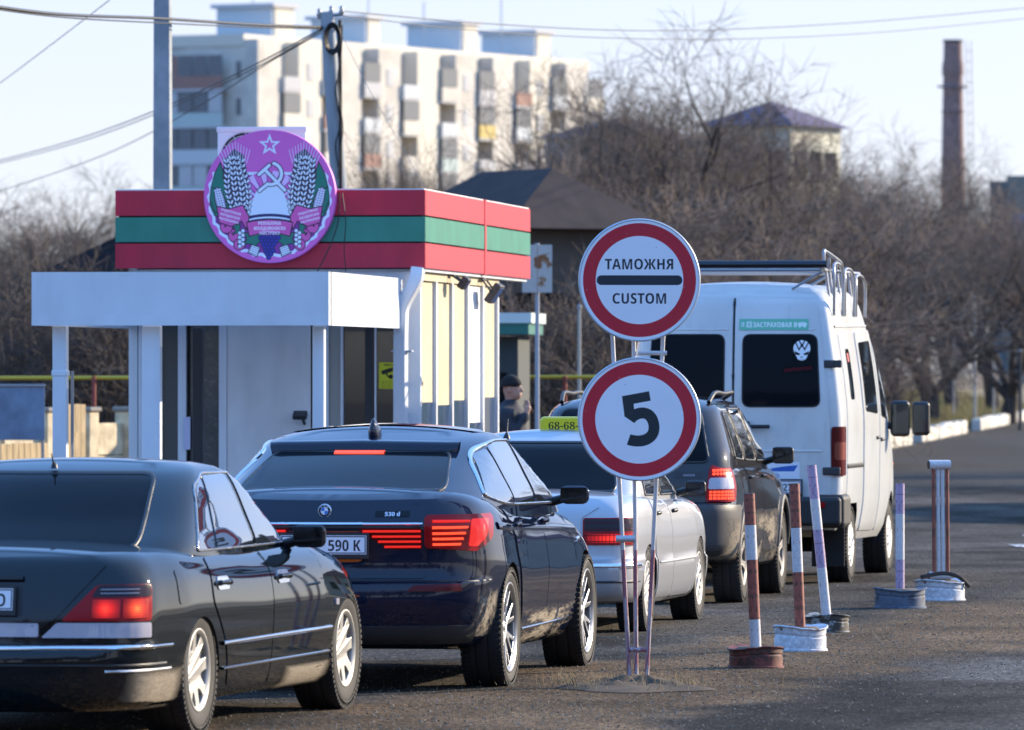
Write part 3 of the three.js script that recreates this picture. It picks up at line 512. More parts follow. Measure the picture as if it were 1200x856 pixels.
// ---------------------------------------------------------------- floodlights under the fascia, security light on the door
function flood(label, lx, y, lz, w, turn) {
  const p = toBooth(lx, y, lz), f = thing('floodlight', label, 'floodlight', [p.x, p.y, p.z], BOOTH_TURN + turn, 'floodlights under the fascia');
  const tilt = 0.6;
  const body = part('lamp_housing', rbox(w, w * 0.62, 0.07, 0.015, 0, 0, 0).rotateX(tilt).translate(0, -w * 0.45, 0.12), mat([0.05, 0.045, 0.045], 0.5), f);
  part('lamp_glass', rbox(w * 0.86, w * 0.5, 0.006, 0.002, 0, 0, 0.037).rotateX(tilt).translate(0, -w * 0.45, 0.12), phys([0.15, 0.15, 0.15], { roughness: 0.08, clearcoat: 1 }), f);
  part('bracket', [rod(V3(-w * 0.5, -w * 0.45, 0.12), V3(-w * 0.5, -0.02, 0.02), 0.01), rod(V3(w * 0.5, -w * 0.45, 0.12), V3(w * 0.5, -0.02, 0.02), 0.01), rod(V3(-w * 0.5, -0.02, 0.02), V3(w * 0.5, -0.02, 0.02), 0.012), rod(V3(0, -0.02, 0.02), V3(0, 0.02, 0.0), 0.014)], M.blackPlastic, f);
}
flood('large black floodlight under the fascia toward the back of the booth', -0.06, 2.83, -4.6, 0.34, Math.PI / 2);
flood('small black floodlight under the fascia near the downpipe', -0.06, 2.84, -2.3, 0.2, Math.PI / 2);
{
  const p = toBooth(gx(349, 66) - BX, gy(487, 66), -0.12), f = thing('security_light', 'small dark security light fixed beside the grey booth door', 'lamp', [p.x, p.y, p.z], BOOTH_TURN);
  part('lamp_housing', rbox(0.13, 0.05, 0.1, 0.012).rotateX(0.5).translate(0, 0, 0.08), M.greyPlastic, f); part('wall_arm', rod(V3(0.03, -0.08, 0), V3(0.02, -0.02, 0.08), 0.014), M.greyPlastic, f);
}
// ---------------------------------------------------------------- vehicles
function holeRing(shape, n, r0, r1, half0, half1, rot = 0, round = 0.012) {          // n openings between two radii
  for (let k = 0; k < n; k++) {
    const a = rot + k / n * Math.PI * 2, P = [[r0, -half0], [r1, -half1], [r1, half1], [r0, half0]].map(([r, h]) => [r * Math.cos(a) - h * Math.sin(a), r * Math.sin(a) + h * Math.cos(a)]);
    shape.holes.push(new THREE.Path(rp(P, round, 3).map(p => new THREE.Vector2(...p))));
  }
}
function discShape(R, n = 48) { const s = new THREE.Shape(); s.absarc(0, 0, R, 0, Math.PI * 2); return s; }
const wheelCache = {};
function wheelGeo(style, R, wd, rim) {
  const k = style + R + wd; if (wheelCache[k]) return wheelCache[k];
  const h = wd / 2, t = lathe([[rim - 0.012, -h * 0.86], [rim + 0.006, -h * 0.95], [(rim + R) / 2, -h * 1.04], [R - 0.035, -h * 0.98], [R - 0.012, -h * 0.88], [R, -h * 0.7], [R, -h * 0.36], [R - 0.007, -h * 0.34], [R - 0.007, -h * 0.28], [R, -h * 0.26], [R, h * 0.26], [R - 0.007, h * 0.28], [R - 0.007, h * 0.34], [R, h * 0.36], [R, h * 0.7], [R - 0.012, h * 0.88], [R - 0.035, h * 0.98], [(rim + R) / 2, h * 1.04], [rim + 0.006, h * 0.95], [rim - 0.012, h * 0.86]], 56);
  const lugs = [], nl = 64;
  for (let i = 0; i < nl; i++) for (const s of [-1, 1]) { const b = new THREE.BoxGeometry(0.022, wd * 0.2, 0.02).translate(R - 0.008, s * h * 0.82, 0).rotateY(i / nl * Math.PI * 2 + (s > 0 ? 0.04 : 0)); lugs.push(b); }
  const side = lathe([[(rim + R) / 2 + 0.02, h * 1.035], [(rim + R) / 2 + 0.024, h * 1.06], [(rim + R) / 2 + 0.03, h * 1.03]], 48);
  const tyre = mergeG([t, side, ...lugs]).rotateZ(-Math.PI / 2);
  // rim
  const bar = lathe([[rim - 0.03, -h * 0.8], [rim - 0.035, -h * 0.2], [rim - 0.03, h * 0.5], [rim - 0.016, h * 0.8], [rim + 0.004, h * 0.9], [rim + 0.004, h * 0.97], [rim - 0.008, h * 0.98], [rim - 0.024, h * 0.84]], 48).rotateZ(-Math.PI / 2);
  const S = discShape(rim - 0.018), r = rim;
  if (style === 'eight') holeRing(S, 8, r * 0.52, r * 0.91, 0.014, 0.054, 0.2, 0.03);
  else if (style === 'vspoke') for (const [o, w0, w1] of [[0, 0.02, 0.057], [Math.PI / 7, 0.006, 0.04]]) holeRing(S, 7, r * (o ? 0.5 : 0.3), r * 0.9, w0, w1, o, 0.012);
  else if (style === 'six') holeRing(S, 6, r * 0.34, r * 0.88, 0.022, 0.074, 0.1, 0.03);
  else if (style === 'fifteen') holeRing(S, 15, r * 0.55, r * 0.88, 0.008, 0.02, 0, 0.01);
  else holeRing(S, 12, r * 0.66, r * 0.82, 0.014, 0.018, 0, 0.012);
  if (style !== 'eight') for (let i = 0; i < 5; i++) { const a = i / 5 * 6.283; const p = new THREE.Path(); p.absarc(Math.cos(a) * r * 0.17, Math.sin(a) * r * 0.17, 0.007, 0, 6.283); S.holes.push(p); }
  const face = new THREE.ExtrudeGeometry(S, { depth: 0.022, bevelEnabled: true, bevelThickness: 0.006, bevelSize: 0.005, bevelSegments: 2, curveSegments: 40 });
  const fp = face.attributes.position; for (let i = 0; i < fp.count; i++) { const q = Math.hypot(fp.getX(i), fp.getY(i)) / r; fp.setZ(i, fp.getZ(i) + (style === 'steel' ? 0.03 - 0.06 * Math.abs(q - 0.55) : -0.03 * (1 - q * q) + 0.012 * Math.sin(q * 3.1))); }
  face.computeVertexNormals(); face.translate(0, 0, h * 0.62).rotateY(Math.PI / 2);
  const cap = new THREE.SphereGeometry(r * 0.17, 16, 10).scale(0.35, 1, 1).translate(h * 0.62 + (style === 'steel' ? 0.03 : 0.0), 0, 0);
  const rimG = mergeG([bar, face, cap]);
  const disc = new THREE.CylinderGeometry(r * 0.72, r * 0.72, 0.03, 32).rotateZ(Math.PI / 2).translate(h * 0.2, 0, 0);
  return wheelCache[k] = { tyre, rimG, disc };
}
function addWheels(car, sp) {
  for (const q of sp.axles) for (const s of [1, -1]) {
    const w = new THREE.Group(); w.name = 'wheel'; car.add(w); const G = wheelGeo(sp.rimStyle, sp.tyreR, sp.tyreW, sp.rimR);
    w.position.set(s * (sp.track - sp.tyreW / 2), sp.tyreR - 0.004, -q); if (s < 0) w.rotation.y = Math.PI; w.rotation.x = rr(0, 1) * s;
    part('tyre', G.tyre, sp.tyreMat ?? M.rubber, w); part('rim', G.rimG, sp.rimMat, w); part('brake_disc', G.disc, M.disc, w);
  }
}
function bodyWithArches(car, shell, sp, paint) {
  const cutters = [];
  for (const q of sp.axles) for (const s of [1, -1]) cutters.push(boxUV(new THREE.CylinderGeometry(sp.archR, sp.archR, 0.5, 40).rotateZ(Math.PI / 2).translate(s * (sp.track + 0.25 - sp.tyreW - 0.06), sp.archY, -q)));
  const [out, inn] = cut(shell.geometry(), cutters);
  const b = part('body', out, paint, car); part('wheel_well', inn, M.well, b); return b;
}
const ranges = n => Array.from({ length: n + 1 }, (_, i) => i / n);
function mirrors(car, sp, paint) {                              // door mirrors with housings, feet and glasses
  for (const s of [1, -1]) {
    const [x, y, q] = sp.mirror, [w, h, d] = sp.mirrorSize ?? [0.2, 0.13, 0.09];
    const g = rbox(w, h, d, Math.min(d, h) * 0.42, s * (x + w / 2), y, -q, 4); const p = g.attributes.position;
    for (let i = 0; i < p.count; i++) { const t = clamp((-p.getZ(i) - q) / d + 0.5, 0, 1); p.setY(i, y + (p.getY(i) - y) * (1 - 0.25 * t)); p.setX(i, s * (x + w / 2) + (p.getX(i) - s * (x + w / 2)) * (1 - 0.18 * t)); }
    const m = part('door_mirror', g, sp.mirrorMat ?? paint, car);
    part('mirror_foot', rod(V3(s * (x - 0.06), y - h * 0.35, -q - 0.03), V3(s * (x + 0.06), y - h * 0.1, -q), 0.03, 0.028), sp.mirrorMat ?? M.blackPlastic, m);
    part('mirror_glass', rbox(w - 0.03, h - 0.03, 0.006, 0.0028, s * (x + w / 2), y, -q + d / 2 + 0.001), M.mirrorGlass, m);
  }
}
function handle(parent, shell, q, y, s, m, len = 0.2) {
  const A = shell.at('q', q - len / 2, y, 0.018, s).p, B = shell.at('q', q + len / 2, y, 0.018, s).p, C = shell.at('q', q, y, 0.035, s).p;
  return part('handle', [tube([A, C, B], 0.012, 8, 10), new THREE.SphereGeometry(0.016, 10, 8).translate(A.x, A.y, A.z), new THREE.SphereGeometry(0.016, 10, 8).translate(B.x, B.y, B.z)], m, parent);
}
function plate(car, text, w, h, pos, tilt, frame) {
  const t = canvasTex(512, Math.round(512 * h / w), (c, W, H) => {
    c.fillStyle = '#e8e9ee'; c.fillRect(0, 0, W, H); c.strokeStyle = '#15171c'; c.lineWidth = 6; c.strokeRect(7, 7, W - 14, H - 14);
    c.fillStyle = '#101217'; c.font = `bold ${Math.round(H * 0.82)}px sans-serif`; c.textBaseline = 'middle'; c.textAlign = 'right'; c.setTransform(0.86, 0, 0, 1, 0, 0); c.fillText(text, (W - 34) / 0.86, H * 0.54); c.setTransform(1, 0, 0, 1, 0, 0);
  });
  const p = part('number_plate', rbox(w + 0.03, h + 0.045, 0.02, 0.006), frame ?? M.blackPlastic, car); p.position.set(...pos); p.rotation.x = tilt;
  part('plate_face', new THREE.PlaneGeometry(w, h).translate(0, 0.008, 0.0125), new THREE.MeshStandardMaterial({ map: t, roughness: 0.4 }), p); return p;
}
const paintOf = (c, o = {}) => phys(c, { metalness: 0.25, roughness: 0.38, clearcoat: 1, clearcoatRoughness: 0.03, specularIntensity: 0, ...o });

// ---- dark green-black saloon, nearest
function saloon() {
  const H = 13.1 * Math.PI / 180, d = 37.3;
  const car = thing('saloon_car', 'dark green-black saloon with chrome side strips, nearest the camera and cut by the picture edge', 'car', [-2.84, 0, -d], -H, 'cars queueing at the customs booth');
  const P = paintOf([0.004, 0.007, 0.0095], { metalness: 0 }), L = 5.11;
  const low = new Shell({
    v: [...ranges(30), 0.405, 0.425, 0.445].sort((a, b) => a - b), crown: 0.045, crease: 0.5,
    w: cv([[0, 0.85], [0.06, 0.915], [0.2, 0.945], [0.4, 0.957], [0.6, 0.963], [0.8, 0.945], [0.9, 0.912], [0.96, 0.872], [1, 0.815]]),
    zr: cv([[0, 0.12], [0.06, 0.05], [0.18, 0.01], [0.34, 0], [0.4, 0.008], [0.42, 0.02], [0.44, 0.085], [0.6, 0.095], [0.85, 0.13], [0.95, 0.15], [1, 0.2]]),
    zf: cv([[0, L - 0.15], [0.2, L - 0.02], [0.4, L], [0.5, L - 0.06], [0.8, L - 0.12], [1, L - 0.3]]),
    rx: cv([[0, 0.28], [0.4, 0.26], [0.44, 0.22], [1, 0.2]]), rz: cv([[0, 0.36], [0.4, 0.34], [0.44, 0.26], [1, 0.3]]), br: () => 0.09, bf: () => 0.16,
    plan: cv([[0, 0.93], [0.5, 0.965], [1.0, 1.005], [1.8, 1.005], [3.6, 1], [4.5, 0.985], [L, 0.93]]),
    yB: cv([[0, 0.16], [0.8, 0.16], [1.2, 0.17], [4.2, 0.17], [L, 0.18]]),
    yT: cv([[0, 0.945], [0.5, 0.975], [1.0, 0.985], [2.5, 0.955], [3.7, 0.95], [4.3, 0.9], [4.9, 0.79], [L, 0.74]]),
  });
  const sp = { axles: [1.2, 4.31], archR: 0.375, archY: 0.25, track: 0.945, tyreR: 0.345, tyreW: 0.235, rimR: 0.218, rimStyle: 'eight', rimMat: mat([0.36, 0.35, 0.325], 0.45, { metalness: 0.5 }), mirror: [0.87, 1.0, 3.4], mirrorSize: [0.2, 0.14, 0.1] };
  bodyWithArches(car, low, sp, P); addWheels(car, sp); mirrors(car, sp, P);
  const cab = new Shell({
    v: ranges(22), crown: 0.025, crease: 0.5, nS: 40,
    w: cv([[0, 0.885], [0.2, 0.87], [0.5, 0.81], [0.8, 0.74], [0.9, 0.7], [0.96, 0.655], [1, 0.58]]),
    zr: cv([[0, 0.74], [0.15, 0.84], [0.5, 1.22], [0.85, 1.6], [0.95, 1.76], [1, 1.95]]),
    zf: cv([[0, 3.95], [0.15, 3.85], [0.5, 3.5], [0.85, 3.12], [0.95, 2.98], [1, 2.8]]),
    rx: cv([[0, 0.2], [1, 0.17]]), rz: cv([[0, 0.32], [0.6, 0.24], [1, 0.22]]), fx: () => 0.22, fz: () => 0.35, br: () => 0.1, bf: () => 0.12,
    plan: cv([[0.8, 0.96], [1.5, 1.01], [2.0, 1], [2.6, 0.975], [3.2, 0.94], [3.8, 0.9]]), yB: () => 0.87, yT: cv([[0.7, 1.38], [1.5, 1.395], [2.2, 1.425], [2.8, 1.425], [3.4, 1.395], [3.9, 1.38]]),
  });
  part('roof', cab.geometry(), P, car);
  // rear screen with seal
  const rs = rp([[-0.655, 0.985], [0.655, 0.985], [0.535, 1.37], [-0.535, 1.37]], 0.07);
  part('rear_window', cab.panel('x', rs, 0.006), M.glass, car); part('window_seal', cab.strip('x', rs, 0.022, 0.01, { closed: true }), M.blackPlastic, car);
  for (const s of [1, -1]) {
    const dlo = rp([[1.37, 0.965], [3.78, 0.965], [3.02, 1.362], [2.08, 1.366], [1.8, 1.3]], 0.06);
    const pieces = [[rp([[1.4, 0.972], [1.72, 0.972], [2.0, 1.345], [1.82, 1.295]], 0.03), 'quarter_window'], [rp([[1.77, 0.97], [2.62, 0.97], [2.56, 1.358], [2.05, 1.352]], 0.03), 'rear_door_window'], [rp([[2.71, 0.97], [3.68, 0.97], [3.02, 1.352], [2.65, 1.358]], 0.03), 'front_door_window']];
    for (const [p, n] of pieces) part(n, cab.panel('q', p, 0.006, { side: s }), M.sideGlass, car);
    part('window_trim', cab.strip('q', dlo, 0.014, 0.009, { closed: true, side: s }), mat([0.35, 0.36, 0.38], 0.25, { metalness: 0.9 }), car);
    const door = (p, hq) => { const g = part('door', low.panel('q', rp(p, 0.05), 0.0055, { side: s, thick: 0.02 }), P, car); handle(g, low, hq, 0.79, s, P); part('handle_plate', low.panel('q', rect(hq - 0.13, hq + 0.1, 0.755, 0.825, 0.03), 0.011, { side: s, cell: 0.03 }), M.chrome, g); return g; };
    door([[1.66, 0.48], [1.76, 0.24], [2.6, 0.22], [2.62, 0.93], [1.42, 0.93], [1.4, 0.7]], 1.62);
    door([[2.615, 0.22], [3.72, 0.21], [3.76, 0.5], [3.74, 0.92], [2.635, 0.93]], 2.88);
    part('fuel_flap', low.panel('q', rect(0.78, 0.98, 0.7, 0.88, 0.03), 0.004, { side: s }), P, car).visible = true;
    for (const y of [0.47, 0.335]) { const [q0, q1] = y > 0.4 ? [1.58, 3.9] : [1.6, 3.88]; part('side_strip', low.strip('q', [[q0, y], [2.6, y + 0.004], [q1, y + 0.008]], y > 0.4 ? 0.026 : 0.018, 0.018, { side: s }), M.chrome, car); }
    part('front_wing_lamp', low.panel('q', rect(4.78, 4.98, 0.62, 0.72, 0.03), 0.012, { side: s }), M.amberOn, car);
    part('wing_repeater', low.panel('q', rect(4.0, 4.07, 0.6, 0.635, 0.01), 0.008, { side: s, cell: 0.03 }), M.clearLens, car);
    // tail lamp wraps the corner: s = run along the outline from the middle of the tail
    const tl = part('tail_lamp', low.panel('s', rp([[0.5 * s, 0.63], [1.0 * s, 0.63], [1.0 * s, 0.815], [0.68 * s, 0.815]], 0.025), 0.016, { cell: 0.03, thick: 0.04 }), M.red, car);
    part('indicator_lens', low.panel('s', rp([[0.655 * s, 0.752], [0.995 * s, 0.752], [0.99 * s, 0.812], [0.69 * s, 0.812]], 0.015), 0.019, { cell: 0.03 }), M.smokeLens, tl);
    part('lit_lens', low.panel('s', rect(0.66 * Math.sign(s), 0.8 * s, 0.645, 0.74, 0.012), 0.02, { cell: 0.03 }), M.bulbRed, tl);
    part('lit_lens', low.panel('s', rect(0.815 * s, 0.97 * s, 0.645, 0.742, 0.012), 0.02, { cell: 0.03 }), M.bulbAmber, tl);
    part('reversing_lens', low.panel('s', rp([[0.4 * s, 0.545], [1.01 * s, 0.545], [1.005 * s, 0.622], [0.48 * s, 0.622]], 0.015), 0.012, { cell: 0.03 }), M.clearLens, car);
    for (let k = 0; k < 2; k++) part('lens_rib', low.strip('s', [[0.7 * s, 0.77 + k * 0.02], [0.9 * s, 0.77 + k * 0.02]], 0.008, 0.024), M.clearLens, tl);
    part('dirt_film', low.panel('q', rect(0.2, 0.86, 0.165, 0.38, 0.0), 0.0045, { side: s, thick: 0.001 }), dirtMat(3 + s, 0.98), car);
    part('sill_dirt', low.panel('q', rect(2.9, 3.95, 0.175, 0.3, 0.0), 0.0125, { side: s, thick: 0.001 }), dirtMat(7 + s, 0.85), car);
  }
  // boot lid edge, number-plate recess, bumper strips, aerial
  const lid = part('boot_lid', low.panel('x', rp([[-0.33, 0.555], [0.33, 0.555], [0.47, 0.64], [0.72, 0.925], [-0.72, 0.925], [-0.47, 0.64]], 0.03), 0.012, { thick: 0.02 }), P, car);
  part('lid_handle', low.strip('x', [[-0.3, 0.845], [0.3, 0.845]], 0.035, 0.04), M.blackPlastic, lid);
  part('plate_recess', low.panel('x', rect(-0.3, 0.3, 0.655, 0.815, 0.02), 0.014, {}), M.blackPlastic, lid);
  plate(car, 'B 104 AO', 0.52, 0.112, [0, 0.735, -0.085], -0.12);
  part('reversing_lens', low.panel('x', rect(-0.385, 0.385, 0.55, 0.62, 0.01), 0.0125), M.clearLens, car);
  const top = low.strip('s', [[-1.35, 0.495], [1.35, 0.495]], 0.02, 0.012); part('bumper_strip', top, M.chrome, car);
  for (const s of [1, -1]) part('bumper_strip', low.strip('s', [[0.75 * s, 0.375], [1.36 * s, 0.375]], 0.014, 0.01), M.satin, car);
  part('bumper_groove', low.strip('s', [[-1.3, 0.405], [1.3, 0.405]], 0.012, 0.006), M.blackPlastic, car);
  const ar = cab.at('x', 0.1, 1.38, 0, 1).p;
  const A = part('aerial', rod(V3(-0.02, 1.4, -1.75), V3(-0.02, 1.475, -1.7), 0.006, 0.003), M.blackPlastic, car); part('aerial_base', lathe([[0.02, 0], [0.016, 0.02], [0.006, 0.035], [0, 0.037]], 12).translate(-0.02, 1.395, -1.75), M.blackPlastic, A);
  return car;
}
saloon();
// ---- dark blue fastback
function fastback() {
  const H = 9.4 * Math.PI / 180;
  const car = thing('fastback_car', 'dark blue fastback with lit red tail lamps and plate ending 590 K', 'car', [-1.13, 0, -43.2], -H, 'cars queueing at the customs booth');
  const P = paintOf([0.005, 0.009, 0.026], { metalness: 0 }), L = 5.0;
  const low = new Shell({
    v: [...ranges(30), 0.42, 0.44].sort((a, b) => a - b), crown: 0.05, crease: 0.5,
    w: cv([[0, 0.83], [0.06, 0.89], [0.2, 0.94], [0.35, 0.957], [0.55, 0.968], [0.7, 0.952], [0.76, 0.945], [0.88, 0.905], [0.95, 0.865], [1, 0.8]]),
    zr: cv([[0, 0.2], [0.06, 0.1], [0.18, 0.03], [0.32, 0], [0.42, 0.01], [0.44, 0.05], [0.55, 0.07], [0.72, 0.06], [0.8, 0.05], [0.9, 0.09], [0.97, 0.12], [1, 0.2]]),
    zf: cv([[0, L - 0.2], [0.2, L - 0.02], [0.4, L], [0.7, L - 0.08], [1, L - 0.35]]),
    rx: cv([[0, 0.34], [0.42, 0.34], [1, 0.3]]), rz: cv([[0, 0.42], [0.42, 0.42], [1, 0.4]]), br: () => 0.1, bf: () => 0.2, fx: () => 0.4, fz: () => 0.5,
    plan: cv([[0, 0.9], [0.45, 0.955], [0.95, 1.012], [1.8, 0.995], [3.6, 0.99], [4.2, 1.0], [L, 0.92]]),
    yB: cv([[0, 0.27], [0.7, 0.26], [1.2, 0.22], [4.2, 0.21], [L, 0.22]]),
    yT: cv([[0, 1.17], [0.4, 1.19], [0.8, 1.16], [1.6, 1.09], [3.4, 1.04], [4.0, 0.99], [4.7, 0.84], [L, 0.76]]),
  });
  const sp = { axles: [1.04, 4.11], archR: 0.4, archY: 0.36, track: 0.965, tyreR: 0.365, tyreW: 0.25, rimR: 0.272, rimStyle: 'vspoke', rimMat: M.alloy, mirror: [0.92, 1.13, 3.22], mirrorSize: [0.2, 0.13, 0.12] };
  bodyWithArches(car, low, sp, P); addWheels(car, sp); mirrors(car, sp, P);
  const cab = new Shell({
    v: ranges(24), crown: 0.04, crease: 0.5, nS: 44,
    w: cv([[0, 0.885], [0.2, 0.87], [0.5, 0.8], [0.8, 0.72], [0.9, 0.685], [0.96, 0.64], [1, 0.56]]),
    zr: cv([[0, 0.16], [0.25, 0.26], [0.5, 0.6], [0.8, 1.12], [0.92, 1.42], [1, 1.8]]),
    zf: cv([[0, 3.95], [0.15, 3.8], [0.5, 3.4], [0.85, 2.95], [0.95, 2.8], [1, 2.6]]),
    rx: cv([[0, 0.24], [0.6, 0.2], [1, 0.18]]), rz: cv([[0, 0.5], [0.6, 0.6], [1, 0.4]]), fx: () => 0.24, fz: () => 0.4, br: () => 0.12, bf: () => 0.14,
    plan: cv([[0.2, 0.86], [1.0, 0.95], [1.9, 1], [3, 1], [3.9, 0.97]]), yB: () => 1.02, yT: cv([[0.2, 1.46], [1.2, 1.49], [1.8, 1.535], [2.5, 1.555], [3.2, 1.52], [3.9, 1.5]]),
  });
  part('roof', cab.geometry(), P, car);
  const rs = rp([[-0.63, 1.2], [0.63, 1.2], [0.62, 1.25], [0.54, 1.425], [-0.54, 1.425], [-0.62, 1.25]], 0.05);
  part('rear_window', cab.panel('x', rs, 0.006, { cell: 0.04 }), M.glass, car);
  part('window_seal', cab.strip('x', rs, 0.016, 0.009, { closed: true }), M.blackPlastic, car);
  const spo = part('roof_spoiler', cab.strip('x', [[-0.58, 1.435], [0, 1.445], [0.58, 1.435]], 0.03, 0.05, { base: -0.02 }), P, car);
  part('high_brake_lamp', cab.strip('x', [[-0.155, 1.415], [0.155, 1.415]], 0.02, 0.016), M.redBright, car);
  for (const s of [1, -1]) {
    const dlo = rp([[0.98, 1.165, 0.08], [1.5, 1.1, 0.3], [3.62, 1.08, 0.02], [2.86, 1.475, 0.1], [1.95, 1.49, 0.3], [1.35, 1.42, 0.25]], 0.08, 8);
    for (const [p, n] of [[rp([[1.04, 1.17], [1.5, 1.11], [1.72, 1.11], [1.66, 1.44], [1.4, 1.405]], 0.04), 'quarter_window'], [rp([[1.76, 1.107], [2.46, 1.097], [2.4, 1.477], [1.96, 1.476], [1.71, 1.448]], 0.03), 'rear_door_window'], [rp([[2.56, 1.096], [3.52, 1.088], [2.86, 1.462], [2.5, 1.477]], 0.03), 'front_door_window']])
      part(n, cab.panel('q', p, 0.006, { side: s }), M.sideGlass, car);
    part('window_trim', cab.strip('q', dlo, 0.017, 0.014, { closed: true, side: s }), M.chrome, car);
    const door = (p, hq) => { const g = part('door', low.panel('q', rp(p, 0.05), 0.007, { side: s, thick: 0.02 }), P, car); handle(g, low, hq, 0.97, s, P); part('handle_trim', low.strip('q', [[hq - 0.11, 0.985], [hq + 0.11, 0.985]], 0.01, 0.05, { side: s, base: 0.03 }), M.chrome, g); return g; };
    door([[1.5, 0.52], [1.62, 0.3], [2.5, 0.28], [2.52, 1.05], [1.3, 1.07], [1.32, 0.8]], 1.52);
    door([[2.515, 0.28], [3.62, 0.27], [3.66, 0.6], [3.62, 1.02], [2.535, 1.05]], 2.72);
    part('sill_strip', low.strip('q', [[1.65, 0.335], [2.6, 0.34], [3.6, 0.345]], 0.016, 0.016, { side: s }), M.chrome, car);
    part('door_crease', low.strip('q', [[0.75, 0.985], [1.3, 0.965], [2.6, 0.935], [3.9, 0.9]], 0.05, 0.012, { side: s, base: -0.002 }), P, car);
    part('wing_vent', low.strip('q', [[3.78, 0.83], [3.92, 0.84]], 0.03, 0.012, { side: s }), M.chrome, car);
    const tl = part('tail_lamp', low.panel('s', rp([[0.6 * s, 0.865], [0.95 * s, 0.84], [1.16 * s, 0.92], [1.26 * s, 1.03], [1.22 * s, 1.06], [0.6 * s, 1.055]], 0.03), 0.014, { cell: 0.03, thick: 0.03 }), M.red, car);
    for (let k = 0; k < 5; k++) part('lit_bar', low.strip('s', [[0.645 * s, 0.885 + k * 0.033], [(0.82 + 0.02 * k) * s, 0.885 + k * 0.033]], 0.018, 0.024), k < 4 ? M.redBright : M.redOn, tl);
    part('lit_lens', low.panel('s', rp([[0.88 * s, 0.87], [0.96 * s, 0.87], [1.08 * s, 0.94], [1.14 * s, 1.03], [0.92 * s, 1.03]], 0.02), 0.017, { cell: 0.03 }), M.redOn, tl);
    const il = part('lid_lamp', low.panel('x', rp([[0.2 * s, 0.985], [0.575 * s, 0.985], [0.575 * s, 0.86], [0.4 * s, 0.855], [0.26 * s, 0.93]], 0.02), 0.012, { cell: 0.03 }), M.darkRed, car);
    for (let k = 0; k < 4; k++) part('lit_bar', low.strip('x', [[(0.25 + 0.035 * (3 - k) + (k === 3 ? -0.02 : 0)) * s, 0.872 + k * 0.031], [0.565 * s, 0.872 + k * 0.031]], 0.016, 0.02), M.redOn, il);
    part('reflector', low.panel('s', rp([[0.5 * s, 0.605], [0.86 * s, 0.605], [0.84 * s, 0.648], [0.54 * s, 0.64]], 0.01), 0.006, { cell: 0.04 }), M.darkRed, car);
    part('dirt_film', low.panel('q', rect(0.35, 0.68, 0.28, 0.62, 0.0), 0.0045, { side: s, thick: 0.001 }), dirtMat(13 + s, 0.62), car);
    part('sill_dirt', low.panel('q', rect(1.55, 3.7, 0.23, 0.45, 0.0), 0.0115, { side: s, thick: 0.001 }), dirtMat(17 + s, 0.56), car);
  }
  const lid = part('tailgate', low.panel('x', rp([[-0.6, 0.68], [0.6, 0.68], [0.6, 1.12], [-0.6, 1.12]], 0.04), 0.009, { thick: 0.02 }), P, car);
  part('chrome_bar', low.strip('x', [[-0.58, 1.005], [0.58, 1.005]], 0.022, 0.022), M.chrome, lid);
  part('recess_edge', low.strip('x', [[-0.56, 0.985], [0.56, 0.985]], 0.02, 0.012), M.blackPlastic, lid);
  // round badge, blue and white quarters
  const bt = canvasTex(128, 128, (c, w) => { c.fillStyle = '#111318'; c.beginPath(); c.arc(64, 64, 64, 0, 7); c.fill(); c.strokeStyle = '#c9ccd2'; c.lineWidth = 4; c.beginPath(); c.arc(64, 64, 61, 0, 7); c.stroke(); c.beginPath(); c.arc(64, 64, 38, 0, 7); c.stroke(); for (let k = 0; k < 4; k++) { c.fillStyle = k % 2 ? '#eef1f5' : '#2a7bd0'; c.beginPath(); c.moveTo(64, 64); c.arc(64, 64, 37, k * Math.PI / 2, (k + 1) * Math.PI / 2); c.fill(); } c.fillStyle = '#e8eaee'; c.font = 'bold 22px sans-serif'; c.textAlign = 'center'; c.textBaseline = 'middle'; for (const [ch, a] of [['B', -0.7], ['M', 0], ['W', 0.7]]) { c.save(); c.translate(64, 64); c.rotate(a); c.fillText(ch, 0, -49); c.restore(); } });
  const bp = low.at('x', 0, 1.08, 0.012);
  const bd = part('badge', lathe([[0, 0.012], [0.03, 0.011], [0.04, 0.008], [0.042, 0]], 32).rotateX(Math.PI / 2), M.chrome, lid); bd.position.copy(bp.p);
  part('badge_face', new THREE.CircleGeometry(0.038, 32).translate(0, 0, 0.013), new THREE.MeshPhysicalMaterial({ map: bt, roughness: 0.3, clearcoat: 1 }), bd);
  const lt = canvasTex(256, 48, (c) => { c.fillStyle = '#0b0d14'; c.fillRect(0, 0, 256, 48); c.fillStyle = '#e6eaf2'; c.font = 'bold 46px sans-serif'; c.textBaseline = 'middle'; c.textAlign = 'center'; c.fillText('530 d', 128, 27); });
  part('model_lettering', low.panel('x', rect(0.3, 0.5, 1.045, 1.08, 0), 0.0115, { thick: 0.001 }), new THREE.MeshStandardMaterial({ map: lt, roughness: 0.25, metalness: 0.4 }), lid);
  plate(car, '590 K', 0.52, 0.112, [0, 0.875, -0.045], -0.04);
  // diffuser, bumper line, fin aerial
  part('diffuser', low.panel('s', rp([[-0.95, 0.29], [0.95, 0.29], [1.0, 0.4], [-1.0, 0.4]], 0.04), 0.006, {}), M.greyPlastic, car);
  part('bumper_line', low.strip('s', [[-1.15, 0.665], [1.15, 0.665]], 0.012, 0.004), M.blackPlastic, car);
  const fin = new THREE.SphereGeometry(1, 20, 14), fp = fin.attributes.position;                 // swept fin: narrow at the top, long at the foot
  for (let i = 0; i < fp.count; i++) { const y = fp.getY(i), t = Math.max(0, y); fp.setXYZ(i, fp.getX(i) * 0.04 * (1 - 0.6 * t), y * 0.085, fp.getZ(i) * 0.1 * (1 - 0.55 * t) + 0.05 * t); }
